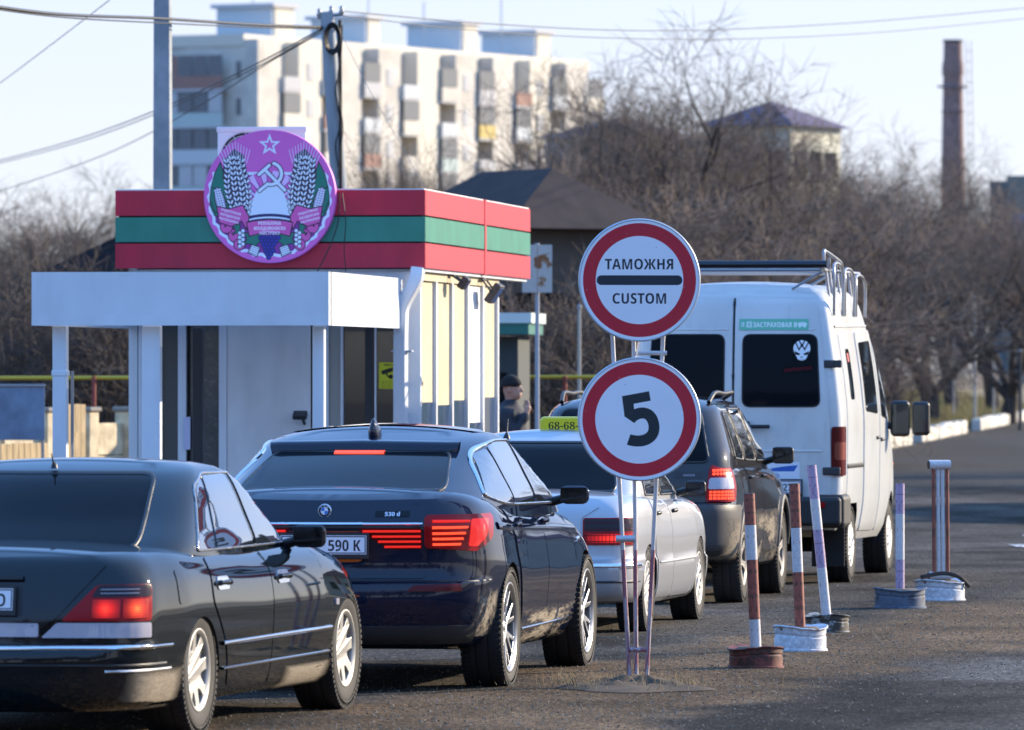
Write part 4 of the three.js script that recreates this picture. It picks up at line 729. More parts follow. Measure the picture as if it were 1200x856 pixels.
  fin.computeVertexNormals(); part('fin_aerial', fin.translate(0, 1.545, -1.72), P, car);
  return car;
}
fastback();
// ---- silver taxi saloon
function taxi() {
  const H = 9.2 * Math.PI / 180;
  const car = thing('taxi_saloon', 'silver saloon taxi with a yellow roof sign behind the speed limit sign', 'car', [0.0, 0, -52.6], -H, 'cars queueing at the customs booth');
  const P = paintOf([0.46, 0.47, 0.5], { metalness: 0.55, roughness: 0.4 }), L = 4.74, lowP = mat([0.33, 0.335, 0.36], 0.5, { metalness: 0.2 });
  const low = new Shell({
    v: [...ranges(28), 0.405, 0.43].sort((a, b) => a - b), crown: 0.04, crease: 0.5,
    w: cv([[0, 0.8], [0.06, 0.85], [0.2, 0.875], [0.4, 0.885], [0.44, 0.872], [0.6, 0.875], [0.8, 0.86], [0.9, 0.835], [0.96, 0.8], [1, 0.745]]),
    zr: cv([[0, 0.14], [0.06, 0.05], [0.18, 0.01], [0.36, 0], [0.4, 0.02], [0.43, 0.09], [0.6, 0.1], [0.85, 0.12], [0.95, 0.14], [1, 0.2]]),
    zf: cv([[0, L - 0.2], [0.2, L - 0.02], [0.4, L], [0.44, L - 0.08], [0.8, L - 0.12], [1, L - 0.25]]),
    rx: cv([[0, 0.2], [0.4, 0.2], [0.44, 0.16], [1, 0.17]]), rz: cv([[0, 0.3], [1, 0.28]]), br: () => 0.05, bf: () => 0.1,
    plan: cv([[0, 0.97], [0.9, 0.995], [1.8, 1], [3.4, 1], [4.2, 0.98], [L, 0.95]]),
    yB: cv([[0, 0.24], [0.8, 0.22], [1.2, 0.2], [4.2, 0.19], [L, 0.22]]),
    yT: cv([[0, 0.95], [0.4, 1.0], [0.9, 1.015], [2.2, 0.97], [3.3, 0.955], [3.9, 0.93], [4.5, 0.85], [L, 0.8]]),
  });
  const sp = { axles: [0.98, 3.78], archR: 0.345, archY: 0.3, track: 0.86, tyreR: 0.317, tyreW: 0.195, rimR: 0.205, rimStyle: 'fifteen', rimMat: M.alloyDull, mirror: [0.86, 1.03, 2.95], mirrorSize: [0.17, 0.12, 0.09] };
  bodyWithArches(car, low, sp, P); addWheels(car, sp); mirrors(car, sp, M.blackPlastic);
  const cab = new Shell({
    v: ranges(20), crown: 0.045, crease: 0.5, nS: 36,
    w: cv([[0, 0.79], [0.2, 0.775], [0.5, 0.72], [0.8, 0.655], [0.9, 0.625], [0.96, 0.585], [1, 0.52]]),
    zr: cv([[0, 0.66], [0.15, 0.74], [0.5, 1.02], [0.85, 1.32], [0.95, 1.44], [1, 1.65]]),
    zf: cv([[0, 3.5], [0.15, 3.38], [0.5, 3.05], [0.85, 2.72], [0.95, 2.6], [1, 2.4]]),
    rx: () => 0.15, rz: cv([[0, 0.34], [1, 0.26]]), fx: () => 0.2, fz: () => 0.3, br: () => 0.08, bf: () => 0.1,
    yB: () => 0.9, yT: cv([[0.6, 1.4], [1.4, 1.415], [1.9, 1.44], [2.4, 1.44], [3, 1.41]]),
  });
  part('roof', cab.geometry(), P, car);
  const rs = rp([[-0.63, 1.03], [0.63, 1.03], [0.53, 1.385], [-0.53, 1.385]], 0.06);
  part('rear_window', cab.panel('x', rs, 0.006), M.glass, car); part('window_seal', cab.strip('x', rs, 0.02, 0.01, { closed: true }), M.blackPlastic, car);
  for (const s of [1, -1]) {
    for (const [p, n] of [[rp([[1.36, 1.0], [2.1, 0.99], [2.06, 1.37], [1.66, 1.36]], 0.03), 'rear_door_window'], [rp([[2.18, 0.99], [3.05, 0.985], [2.62, 1.36], [2.14, 1.37]], 0.03), 'front_door_window']]) {
      part(n, cab.panel('q', p, 0.006, { side: s }), M.sideGlass, car); part('window_trim', cab.strip('q', p, 0.018, 0.01, { closed: true, side: s }), M.blackPlastic, car);
    }
    const door = (p, hq) => { const g = part('door', low.panel('q', rp(p, 0.04), 0.007, { side: s, thick: 0.02 }), P, car); handle(g, low, hq, 0.86, s, M.blackPlastic, 0.15); return g; };
    door([[1.32, 0.5], [1.36, 0.24], [2.12, 0.23], [2.14, 0.95], [1.3, 0.96], [1.22, 0.75]], 1.42); door([[2.135, 0.23], [3.2, 0.22], [3.24, 0.5], [3.22, 0.93], [2.155, 0.95]], 2.36);
    part('side_moulding', low.strip('q', [[0.1, 0.5], [0.55, 0.5]], 0.03, 0.012, { side: s }), lowP, car);
    part('side_moulding', low.strip('q', [[1.4, 0.5], [3.35, 0.49]], 0.02, 0.014, { side: s }), lowP, car);
    part('wing_repeater', low.panel('q', rect(4.26, 4.3, 0.58, 0.64, 0.01), 0.01, { side: s, cell: 0.03 }), M.amber, car);
    part('front_wing_lamp', low.panel('q', rect(4.36, 4.52, 0.66, 0.82, 0.02), 0.01, { side: s, cell: 0.04 }), M.amber, car);
    const tl = part('tail_lamp', low.panel('s', rp([[0.5 * s, 0.655], [0.98 * s, 0.655], [0.98 * s, 0.85], [0.5 * s, 0.85]], 0.02), 0.016, { cell: 0.03, thick: 0.03 }), M.red, car);
    part('indicator_lens', low.panel('s', rp([[0.51 * s, 0.755], [0.97 * s, 0.755], [0.97 * s, 0.842], [0.51 * s, 0.842]], 0.012), 0.019, { cell: 0.03 }), M.smokeLens, tl);
    part('lit_lens', low.panel('s', rect(0.53 * s, 0.96 * s, 0.67, 0.735, 0.012), 0.019, { cell: 0.03 }), M.bulbRed, tl);
    for (let k = 0; k < 4; k++) part('lens_rib', low.strip('s', [[0.51 * s, 0.68 + k * 0.045], [0.97 * s, 0.68 + k * 0.045]], 0.008, 0.022), M.darkRed, tl);
  }
  const lid = part('boot_lid', low.panel('x', rp([[-0.48, 0.57], [0.48, 0.57], [0.485, 0.85], [0.62, 0.93], [-0.62, 0.93], [-0.485, 0.85]], 0.02), 0.01, { thick: 0.02 }), P, car);
  plate(car, 'T 417 BC', 0.52, 0.112, [0, 0.73, -0.085], -0.05);
  part('bumper_strip', low.strip('s', [[-1.2, 0.505], [1.2, 0.505]], 0.03, 0.014), M.chrome, car);
  part('bumper_moulding', low.strip('s', [[-1.2, 0.39], [1.2, 0.39]], 0.02, 0.01), M.greyPlastic, car);
  // yellow roof sign with number
  const st = canvasTex(512, 128, c => { c.fillStyle = '#e3d01c'; c.fillRect(0, 0, 512, 128); c.fillStyle = '#14130c'; c.font = 'bold 104px serif'; c.textBaseline = 'middle'; c.textAlign = 'center'; c.fillText('68-68-68', 256, 70); });
  const sg = part('roof_sign', rbox(0.46, 0.125, 0.12, 0.035, 0, 0.0625, 0, 4), phys([0.72, 0.6, 0.02], { roughness: 0.35, clearcoat: 0.5 }), car); sg.position.set(0.13, 1.452, -1.95);
  part('sign_face', new THREE.PlaneGeometry(0.4, 0.095).translate(0, 0.062, 0.0605), new THREE.MeshStandardMaterial({ map: st, roughness: 0.4 }), sg);
  part('aerial', [rod(V3(-0.3, 1.42, -1.6), V3(-0.3, 1.56, -1.66), 0.008, 0.004), lathe([[0.03, 0], [0.024, 0.02], [0.008, 0.05], [0, 0.052]], 12).translate(-0.3, 1.41, -1.6)], M.blackPlastic, car);
}
taxi();
// ---- dark grey off-roader
function offroader() {
  const H = 8.7 * Math.PI / 180;
  const car = thing('offroad_car', 'dusty dark grey off-road car with roof rails and lit tail lamps', 'car', [0.9, 0, -59.3], -H, 'cars queueing at the customs booth');
  const P = paintOf([0.03, 0.028, 0.03], { metalness: 0.2, roughness: 0.4 }), L = 4.69;
  const low = new Shell({
    v: [...ranges(28), 0.6, 0.62].sort((a, b) => a - b), crown: 0.03, crease: 0.5,
    w: cv([[0, 0.83], [0.06, 0.87], [0.2, 0.9], [0.5, 0.913], [0.7, 0.905], [0.88, 0.88], [0.95, 0.86], [1, 0.82]]),
    zr: cv([[0, 0.16], [0.08, 0.05], [0.2, 0], [0.5, 0], [0.6, 0.02], [0.62, 0.1], [0.8, 0.11], [1, 0.14]]),
    zf: cv([[0, L - 0.2], [0.2, L - 0.02], [0.5, L], [0.8, L - 0.1], [1, L - 0.3]]),
    rx: cv([[0, 0.26], [0.6, 0.24], [0.62, 0.18], [1, 0.18]]), rz: cv([[0, 0.4], [0.6, 0.36], [0.62, 0.3], [1, 0.3]]), br: () => 0.07, bf: () => 0.14, fx: () => 0.35, fz: () => 0.45,
    plan: cv([[0, 0.96], [0.9, 1], [3.6, 1], [4.2, 0.98], [L, 0.93]]),
    yB: cv([[0, 0.36], [0.8, 0.33], [1.2, 0.28], [3.6, 0.27], [L, 0.3]]), yT: cv([[0, 1.15], [1.5, 1.13], [3.2, 1.09], [3.7, 1.04], [4.4, 0.92], [L, 0.86]]),
  });
  const sp = { axles: [0.98, 3.7], archR: 0.4, archY: 0.39, track: 0.89, tyreR: 0.362, tyreW: 0.225, rimR: 0.22, rimStyle: 'six', rimMat: mat([0.2, 0.19, 0.18], 0.55, { metalness: 0.4 }), mirror: [0.9, 1.2, 2.85], mirrorSize: [0.2, 0.16, 0.1], tyreMat: mat([0.03, 0.027, 0.024], 0.85) };
  bodyWithArches(car, low, sp, P); addWheels(car, sp); mirrors(car, sp, M.blackPlastic);
  const cab = new Shell({
    v: ranges(22), crown: 0.05, crease: 0.5, nS: 44,
    w: cv([[0, 0.85], [0.2, 0.84], [0.5, 0.785], [0.8, 0.715], [0.9, 0.685], [0.96, 0.645], [1, 0.57]]),
    zr: cv([[0, 0.13], [0.2, 0.16], [0.6, 0.34], [0.88, 0.5], [0.95, 0.58], [1, 0.75]]),
    zf: cv([[0, 3.45], [0.15, 3.3], [0.5, 2.98], [0.85, 2.62], [0.95, 2.5], [1, 2.3]]),
    rx: () => 0.16, rz: cv([[0, 0.26], [1, 0.24]]), fx: () => 0.22, fz: () => 0.35, br: () => 0.08, bf: () => 0.12,
    yB: () => 1.08, yT: cv([[0.3, 1.64], [1.0, 1.675], [2.2, 1.685], [3, 1.64]]),
  });
  part('roof', cab.geometry(), P, car);
  const rs = rp([[-0.69, 1.17], [0.69, 1.17], [0.57, 1.6], [-0.57, 1.6]], 0.06);
  part('rear_window', cab.panel('x', rs, 0.006), M.glass, car); part('window_seal', cab.strip('x', rs, 0.02, 0.01, { closed: true }), M.blackPlastic, car);
  part('tailgate', low.panel('x', rp([[-0.62, 0.86], [0.62, 0.86], [0.66, 1.13], [-0.66, 1.13]], 0.03), 0.01, { thick: 0.02 }), P, car);
  part('rear_bumper', low.panel('s', rp([[-1.28, 0.45], [1.28, 0.45], [1.28, 0.82], [-1.28, 0.82]], 0.04), 0.008, { thick: 0.02 }), mat([0.05, 0.048, 0.05], 0.5), car);
  const lt = canvasTex(256, 64, c => { c.fillStyle = '#2a282c'; c.fillRect(0, 0, 256, 64); c.fillStyle = '#8f8f96'; c.font = 'bold 34px sans-serif'; c.textBaseline = 'middle'; c.textAlign = 'center'; c.fillText('ANDER', 128, 34); });
  part('lettering', low.panel('x', rect(0.42, 0.64, 1.04, 1.09, 0), 0.013, { thick: 0.001 }), new THREE.MeshStandardMaterial({ map: lt, roughness: 0.4 }), car);
  plate(car, 'A 920 HM', 0.52, 0.112, [0, 0.95, -0.09], -0.05);
  for (const s of [1, -1]) {
    for (const [p, n] of [[rp([[0.72, 1.2], [1.3, 1.18], [1.26, 1.58], [0.92, 1.58]], 0.05), 'quarter_window'], [rp([[1.38, 1.18], [2.08, 1.165], [2.04, 1.6], [1.34, 1.6]], 0.04), 'rear_door_window'], [rp([[2.17, 1.165], [3.02, 1.155], [2.52, 1.58], [2.13, 1.6]], 0.04), 'front_door_window']]) {
      part(n, cab.panel('q', p, 0.006, { side: s }), M.sideGlass, car); part('window_trim', cab.strip('q', p, 0.018, 0.01, { closed: true, side: s }), M.blackPlastic, car);
    }
    const door = (p, hq) => { const g = part('door', low.panel('q', rp(p, 0.04), 0.007, { side: s, thick: 0.02 }), P, car); handle(g, low, hq, 1.03, s, P, 0.17); return g; };
    door([[1.36, 0.6], [1.42, 0.32], [2.1, 0.31], [2.12, 1.1], [1.3, 1.12], [1.26, 0.85]], 1.44); door([[2.115, 0.31], [3.15, 0.3], [3.2, 0.6], [3.18, 1.06], [2.135, 1.1]], 2.34);
    part('arch_flare', low.strip('q', Array.from({ length: 15 }, (_, i) => { const a = Math.PI * (0.02 + 0.96 * i / 14); return [0.98 - Math.cos(a) * 0.44, 0.39 + Math.sin(a) * 0.44]; }), 0.06, 0.02, { side: s }), mat([0.06, 0.055, 0.055], 0.55), car);
    part('arch_flare', low.strip('q', Array.from({ length: 15 }, (_, i) => { const a = Math.PI * (0.02 + 0.96 * i / 14); return [3.7 - Math.cos(a) * 0.44, 0.39 + Math.sin(a) * 0.44]; }), 0.06, 0.02, { side: s }), mat([0.06, 0.055, 0.055], 0.55), car);
    const tl = part('tail_lamp', low.panel('s', rp([[0.665 * s, 0.845], [0.98 * s, 0.845], [1.02 * s, 0.98], [0.96 * s, 1.14], [0.7 * s, 1.14]], 0.04), 0.018, { cell: 0.03, thick: 0.04 }), M.red, car);
    part('clear_lens', low.panel('s', rp([[0.69 * s, 0.95], [0.96 * s, 0.95], [0.95 * s, 1.04], [0.7 * s, 1.04]], 0.02), 0.0205, { cell: 0.03 }), M.clearLens, tl);
    for (const [y0, rows, cols, w0] of [[0.865, 3, 8, 0.7], [1.06, 2, 7, 0.72]]) for (let i = 0; i < cols; i++) for (let j = 0; j < rows; j++) part('lit_diode', low.panel('s', rect((w0 + i * 0.031) * s, (w0 + 0.025 + i * 0.031) * s, y0 + j * 0.026, y0 + j * 0.026 + 0.02, 0.004), 0.0225, { cell: 0.03, thick: 0.004 }), M.redBright, tl);
    // roof rail
    const pt = q => { const p = cab.at('q', q, 1.63, 0, s).p; return V3(p.x - s * 0.04, p.y + 0.1, p.z); };
    const a = pt(0.8), b = pt(2.4); a.y -= 0.07; b.y -= 0.07; const rail = part('roof_rail', tube([a, pt(1.0), pt(1.6), pt(2.2), b], 0.018, 8, 30), M.blackPlastic, car);
    part('dirt_film', low.panel('q', rect(0.2, 0.6, 0.37, 0.72, 0.0), 0.0105, { side: s, thick: 0.001 }), dirtMat(23 + s, 0.74, [0.24, 0.2, 0.15]), car);
    part('door_dust', low.panel('q', rect(1.38, 3.2, 0.3, 0.75, 0.0), 0.0115, { side: s, thick: 0.001 }), dirtMat(27 + s, 0.6, [0.24, 0.2, 0.15]), car);
  }
}
offroader();
// ---- white panel van
function van() {
  const H = 9.6 * Math.PI / 180;
  const car = thing('white_van', 'white high-roof van with a tubular roof rack at the head of the queue', 'van', [1.985, 0, -65.2], -H);
  const dust = dataTex(512, (u, v) => { const a = fbm(u, v, 5, 5, 77), b = fbm(u, v, 40, 2, 78); const k = 1 - 0.12 * a - 0.1 * Math.max(0, b - 0.6); return [236 * k, 236 * k, 233 * k]; }, true, 2.2);
  const P = phys([0.86, 0.87, 0.87], { map: dust, roughness: 0.38, clearcoat: 0.6, clearcoatRoughness: 0.12 }), L = 4.85;
  const sh = new Shell({
    v: ranges(44), crown: 0.05, crease: 0.5, nS: 60,
    w: cv([[0, 0.88], [0.05, 0.94], [0.2, 0.985], [0.45, 0.99], [0.6, 0.965], [0.8, 0.9], [0.92, 0.855], [0.97, 0.815], [1, 0.73]]),
    zr: cv([[0, 0.06], [0.05, 0.03], [0.5, 0.03], [0.75, 0.07], [0.92, 0.13], [0.97, 0.18], [1, 0.3]]),
    zf: cv([[0, L - 0.2], [0.1, L - 0.02], [0.2, L], [0.33, L - 0.16], [0.42, L - 0.62], [0.46, L - 0.78], [0.7, L - 1.25], [0.85, L - 1.65], [0.95, L - 1.95], [1, L - 2.25]]),
    rx: () => 0.1, rz: () => 0.12, br: () => 0.05, bf: () => 0.16, fx: () => 0.32, fz: () => 0.4,
    plan: cv([[0, 0.985], [1, 1], [3.6, 1], [4.3, 0.97], [L, 0.92]]),
    yB: cv([[0, 0.5], [0.8, 0.46], [1.4, 0.38], [3.6, 0.36], [L, 0.34]]), yT: cv([[0, 2.66], [1.5, 2.69], [3.0, 2.66], [L, 2.6]]),
  });
  const sp = { axles: [1.0, 4.0], archR: 0.41, archY: 0.37, track: 0.95, tyreR: 0.345, tyreW: 0.215, rimR: 0.2, rimStyle: 'steel', rimMat: mat([0.42, 0.42, 0.42], 0.55, { metalness: 0.3 }) };
  bodyWithArches(car, sh, sp, P); addWheels(car, sp);
  // rear doors
  for (const s of [1, -1]) {
    const d = part('rear_door', sh.panel('x', rp([[0.012 * s, 0.72, 0.02], [0.885 * s, 0.72, 0.04], [0.87 * s, 1.5, 0.1], [0.74 * s, 2.56, 0.09], [0.012 * s, 2.575, 0.01]], 0.03), 0.014, { thick: 0.03, cell: 0.08 }), P, car);
    part('door_window', sh.panel('x', rp([[0.085 * s, 1.6], [0.78 * s, 1.6], [0.745 * s, 2.245], [0.085 * s, 2.245]], 0.07), 0.02, { thick: 0.008 }), M.glass, d);
    part('window_seal', sh.strip('x', rp([[0.085 * s, 1.6], [0.78 * s, 1.6], [0.745 * s, 2.245], [0.085 * s, 2.245]], 0.07), 0.018, 0.023, { closed: true, base: 0.01 }), M.blackPlastic, d);
    for (const y of [1.98, 1.02]) { const p = sh.at('x', 0.875, y, 0.02, s).p; part('hinge', rbox(0.16, 0.07, 0.035, 0.012, p.x + s * 0.01, p.y, p.z), M.greyPlastic, d); }
    part('pressed_line', sh.strip('x', [[0.05 * s, 1.2], [0.8 * s, 1.2]], 0.02, 0.022, { base: 0.012 }), P, d);
    part('pressed_line', sh.strip('x', [[0.05 * s, 2.29], [0.72 * s, 2.29]], 0.016, 0.019, { base: 0.012 }), P, d);
    const tl = part('tail_lamp', sh.panel('s', rp([[0.885 * s, 0.98], [1.1 * s, 0.98], [1.09 * s, 1.42], [0.885 * s, 1.42]], 0.03), 0.02, { cell: 0.03, thick: 0.04 }), M.darkRed, car);
    part('indicator_lens', sh.panel('s', rect(0.91 * s, 1.07 * s, 1.12, 1.28, 0.02), 0.0225, { cell: 0.03 }), mat([0.22, 0.03, 0.015], 0.25), tl);
    part('roof_seam', sh.strip('q', [[0.3, 2.32], [2.9, 2.34]], 0.02, 0.012, { side: s }), P, car);
  }
  part('centre_seam', sh.strip('x', [[0, 0.73], [0, 2.57]], 0.016, 0.0145, { base: 0 }), M.blackPlastic, car);
  for (const y of [0.95, 1.55, 1.85, 2.5]) part('seam_stop', sh.strip('x', [[0, y], [0, y + 0.04]], 0.03, 0.026, { base: 0 }), M.blackPlastic, car);
  { const p = sh.at('x', 0.22, 1.42, 0.05).p; part('door_handle', [rbox(0.24, 0.035, 0.035, 0.012, p.x, p.y, p.z + 0.02), rbox(0.05, 0.08, 0.05, 0.015, p.x - 0.09, p.y + 0.01, p.z)], M.blackPlastic, car); }
  // side windows, sliding door lines, cab door
  for (const s of [1, -1]) {
    part('side_window', sh.panel('q', rp([[0.75, 1.66], [1.02, 1.66], [1.0, 2.12], [0.74, 2.12]], 0.06), 0.008, { side: s }), M.glass, car);
    part('side_panel', sh.panel('q', rp([[0.45, 0.72], [1.55, 0.72], [1.55, 2.28], [0.45, 2.26]], 0.05), 0.005, { side: s, cell: 0.1 }), P, car).position.y = 0;
    const sd = part('sliding_door', sh.panel('q', rp([[1.62, 0.46], [2.78, 0.44], [2.78, 2.3], [1.62, 2.28]], 0.05), 0.012, { side: s, thick: 0.02, cell: 0.1 }), P, car);
    part('door_window', sh.panel('q', rp([[1.75, 1.55], [2.66, 1.52], [2.64, 2.2], [1.75, 2.18]], 0.06), 0.016, { side: s, cell: 0.1 }), M.sideGlass, sd); handle(sd, sh, 2.62, 1.3, s, M.blackPlastic, 0.16);
    const cd = part('cab_door', sh.panel('q', rp([[2.84, 0.44], [3.5, 0.46], [3.6, 0.9], [3.88, 1.35], [3.45, 2.0], [3.2, 2.22], [2.84, 2.24]], 0.05), 0.012, { side: s, thick: 0.02, cell: 0.1 }), P, car);
    part('door_window', sh.panel('q', rp([[2.94, 1.5], [3.7, 1.44], [3.35, 1.98], [3.14, 2.14], [2.94, 2.15]], 0.05), 0.016, { side: s, cell: 0.1 }), M.sideGlass, cd); handle(cd, sh, 2.96, 1.28, s, M.blackPlastic, 0.16);
    part('slide_rail', sh.strip('q', [[0.45, 1.06], [1.6, 1.06]], 0.05, 0.012, { side: s }), M.blackPlastic, car);
    part('front_indicator', sh.panel('q', rect(4.36, 4.44, 1.02, 1.1, 0.01), 0.03, { side: s, cell: 0.04, thick: 0.04 }), M.amberOn, car);
    // twin mirrors on an arm
    const p = sh.at('q', 3.5, 1.55, 0.02, s).p, m = part('door_mirror', rbox(0.18, 0.34, 0.12, 0.045, p.x + s * 0.13, 1.47, p.z, 4), M.blackPlastic, car);
    part('mirror_arm', rod(V3(p.x - s * 0.03, 1.4, p.z), V3(p.x + s * 0.2, 1.42, p.z), 0.035), M.blackPlastic, m); part('mirror_glass', rbox(0.16, 0.28, 0.006, 0.002, p.x + s * 0.14, 1.47, p.z + 0.061), M.mirrorGlass, m);
    const m2 = part('door_mirror', rbox(0.17, 0.32, 0.1, 0.04, p.x + s * 0.315, 1.47, p.z - 0.1, 4), M.blackPlastic, car); part('mirror_glass', rbox(0.135, 0.26, 0.006, 0.002, p.x + s * 0.315, 1.47, p.z - 0.049), M.mirrorGlass, m2);
  }
  const spare = sh.at('q', 0.9, 1.9, 0.02, 1).p;
  part('side_sticker', sh.panel('q', rect(0.8, 0.9, 2.0, 2.08, 0.01), 0.0105, { cell: 0.05 }), mat([0.5, 0.03, 0.05], 0.5), car);
  part('windscreen', sh.panel('f', rp([[-0.72, 1.62], [0.72, 1.62], [0.6, 2.2], [-0.6, 2.2]], 0.08), 0.008), M.glass, car);
  // rear bumper, plate, mud flaps, reflectors, stickers
  part('rear_bumper', [rbox(1.98, 0.26, 0.18, 0.04, 0, 0.66, 0.02, 3), rbox(0.3, 0.3, 0.5, 0.05, 0.87, 0.66, -0.2, 3), rbox(0.3, 0.3, 0.5, 0.05, -0.87, 0.66, -0.2, 3)], mat([0.02, 0.021, 0.024], 0.6), car);
  for (const s of [1, -1]) { part('mud_flap', rbox(0.3, 0.42, 0.02, 0.008, s * 0.8, 0.36, -0.52), M.rubber, car); part('reflector', rbox(0.06, 0.05, 0.01, 0.004, s * 0.82, 0.72, 0.115), M.red, car); }
  plate(car, 'CMA 278', 0.52, 0.112, [0.36, 0.87, 0.01], 0);
  part('axle', rod(V3(-0.8, 0.34, -1), V3(0.8, 0.34, -1), 0.07), M.under, car); part('exhaust_pipe', rod(V3(-0.4, 0.42, 0.0), V3(-0.4, 0.45, -1.5), 0.03), M.disc, car);
  const sticker = (name, q0, q1, y0, y1, w, h, draw, o = 0.0165) => part(name, sh.panel('x', rect(q0, q1, y0, y1, 0), o, { thick: 0.001, cell: 0.05 }), o > 0.022 ? new THREE.MeshPhysicalMaterial({ map: canvasTex(w, h, draw), roughness: 0.05, ior: 1.45, specularIntensity: 0.16 }) : new THREE.MeshStandardMaterial({ map: canvasTex(w, h, draw), roughness: 0.45 }), car);
  sticker('insurance_sticker', 0.05, 0.67, 2.285, 2.385, 640, 104, (c, W, H) => { c.fillStyle = '#6fc2a3'; c.fillRect(0, 0, W, H); c.fillStyle = '#eef6f2'; c.font = 'bold 62px sans-serif'; c.textBaseline = 'middle'; c.textAlign = 'center'; c.globalAlpha = 0.8; c.fillText('Я', 32, 54); c.fillRect(66, 24, 52, 56); c.fillStyle = '#6fc2a3'; c.font = 'bold 50px sans-serif'; c.fillText('К', 94, 54); c.globalAlpha = 1; c.fillStyle = '#f4faf7'; c.font = 'bold 64px sans-serif'; c.fillText('ЗАСТРАХОВАЯ В', 330, 55, 410); c.globalAlpha = 0.85; c.beginPath(); c.ellipse(582, 50, 46, 20, 0, 0, 7); c.fill(); c.beginPath(); c.arc(560, 70, 12, 0, 7); c.arc(606, 70, 12, 0, 7); c.fill(); }, 0.0205);
  sticker('blue_sticker', 0.17, 0.6, 0.95, 1.1, 384, 134, (c, W, H) => { c.fillStyle = '#e4e9f2'; c.fillRect(0, 0, W, H); c.fillStyle = '#2c62b8'; c.beginPath(); c.moveTo(60, 74); c.quadraticCurveTo(200, 34, 370, 24); c.lineTo(340, 74); c.closePath(); c.fill(); c.fillStyle = '#e2c22c'; c.font = 'bold 34px sans-serif'; c.fillText('ENTE', 40, 44); c.fillStyle = '#2c62b8'; c.font = 'bold 34px sans-serif'; c.fillText('BIÖL', 150, 116); });
  // white skull print on the window: carved out of the vinyl
  sticker('skull_sticker', 0.53, 0.7, 2.0, 2.2, 170, 200, (c, W, H) => {
    c.fillStyle = '#0f1215'; c.fillRect(0, 0, W, H); c.fillStyle = '#edf1f5';
    c.beginPath(); c.ellipse(85, 80, 76, 74, 0, 0, 7); c.fill(); c.beginPath(); c.moveTo(22, 120); c.lineTo(148, 120); c.lineTo(120, 178); c.quadraticCurveTo(85, 200, 50, 178); c.closePath(); c.fill();
    c.strokeStyle = '#0a0e13'; c.lineWidth = 10; c.lineJoin = 'miter'; c.beginPath(); c.moveTo(28, 26); c.lineTo(60, 92); c.lineTo(85, 44); c.lineTo(110, 92); c.lineTo(142, 26); c.stroke(); c.beginPath(); c.moveTo(60, 8); c.lineTo(85, 60); c.lineTo(110, 8); c.stroke();
    c.fillStyle = '#0a0e13'; for (const s of [-1, 1]) { c.beginPath(); c.moveTo(85 + s * 14, 128); c.lineTo(85 + s * 66, 104); c.lineTo(85 + s * 56, 134); c.lineTo(85 + s * 26, 142); c.fill(); c.beginPath(); c.moveTo(85 + s * 4, 146); c.lineTo(85 + s * 12, 164); c.lineTo(85 + s * 2, 160); c.fill(); } for (let k = 0; k < 5; k++) c.fillRect(58 + k * 12, 174, 3, 16);
  }, 0.0225);
  sticker('red_script_sticker', 0.44, 0.72, 1.9, 1.98, 224, 64, (k, W, H) => { k.fillStyle = '#0f1215'; k.fillRect(0, 0, W, H); k.save(); k.translate(112, 34); k.rotate(-0.1); k.fillStyle = '#7d1420'; k.font = 'italic bold 40px serif'; k.textAlign = 'center'; k.textBaseline = 'middle'; k.fillText('motocross', 0, 0, 200); k.restore(); }, 0.0225);
  // roof rack of steel tube
  const rk = [], y0 = 2.83, xr = 0.78, rodp = (a, b, r = 0.018) => rk.push(rod(V3(...a), V3(...b), r, r, 8));
  for (const s of [1, -1]) { rodp([s * xr, y0, -0.15], [s * xr, y0, -3.0]); }
  for (let q = 0.3; q < 3; q += 0.36) rodp([-xr, y0, -q], [xr, y0, -q], 0.014);
  const rack = part('roof_rack', rk, M.galvan, car);
  part('rear_roller', rod(V3(-xr - 0.06, y0 + 0.05, -0.12), V3(xr + 0.06, y0 + 0.05, -0.12), 0.035, 0.035, 14), mat([0.05, 0.055, 0.065], 0.2, { metalness: 0.8 }), rack);
  for (const s of [1, -1]) for (const [qa, qb, yt0] of [[0.3, 0.95, 2.87], [1.1, 1.8, 2.83], [1.95, 2.65, 2.78]]) {
    const X = s * (xr + 0.1), hoop = (q0, q1, yb, yt) => tube([V3(X, yb, -q0), V3(X, yt - 0.06, -q0), V3(X - s * 0.01, yt, -q0 - 0.07), V3(X - s * 0.01, yt, -q1 + 0.07), V3(X, yt - 0.06, -q1), V3(X, yb, -q1)], 0.014, 8, 40);
    part('side_hoop', hoop(qa, qb, 2.42, yt0), M.galvan, rack);
    part('rack_foot', [rod(V3(s * 0.83, 2.44, -qa - 0.2), V3(s * xr, y0, -qa - 0.2), 0.014), rod(V3(s * 0.83, 2.44, -qb + 0.2), V3(s * xr, y0, -qb + 0.2), 0.014), rod(V3(s * 0.5, 2.66, -qa), V3(s * xr, y0 - 0.01, -qa), 0.012)], M.galvan, rack);
  }
  for (const s of [1, -1]) part('top_rail', [tube([V3(s * (xr + 0.02), y0, -0.2), V3(s * (xr + 0.02), 3.0, -0.22), V3(s * (xr + 0.02), 3.0, -0.3), V3(s * (xr + 0.02), 2.96, -0.9), V3(s * (xr + 0.02), 2.9, -1.5), V3(s * (xr + 0.02), y0, -1.7)], 0.015, 8, 40), ...[0.6, 1.1].map(q => rod(V3(s * (xr + 0.02), y0, -q), V3(s * (xr + 0.02), 2.95, -q), 0.013))], M.galvan, rack);
  for (const s of [1, -1]) part('dirt_film', sh.panel('q', rect(0.15, 0.62, 0.5, 0.85, 0.0), 0.0075, { side: s, thick: 0.001 }), dirtMat(33 + s, 0.5), car);
}
van();
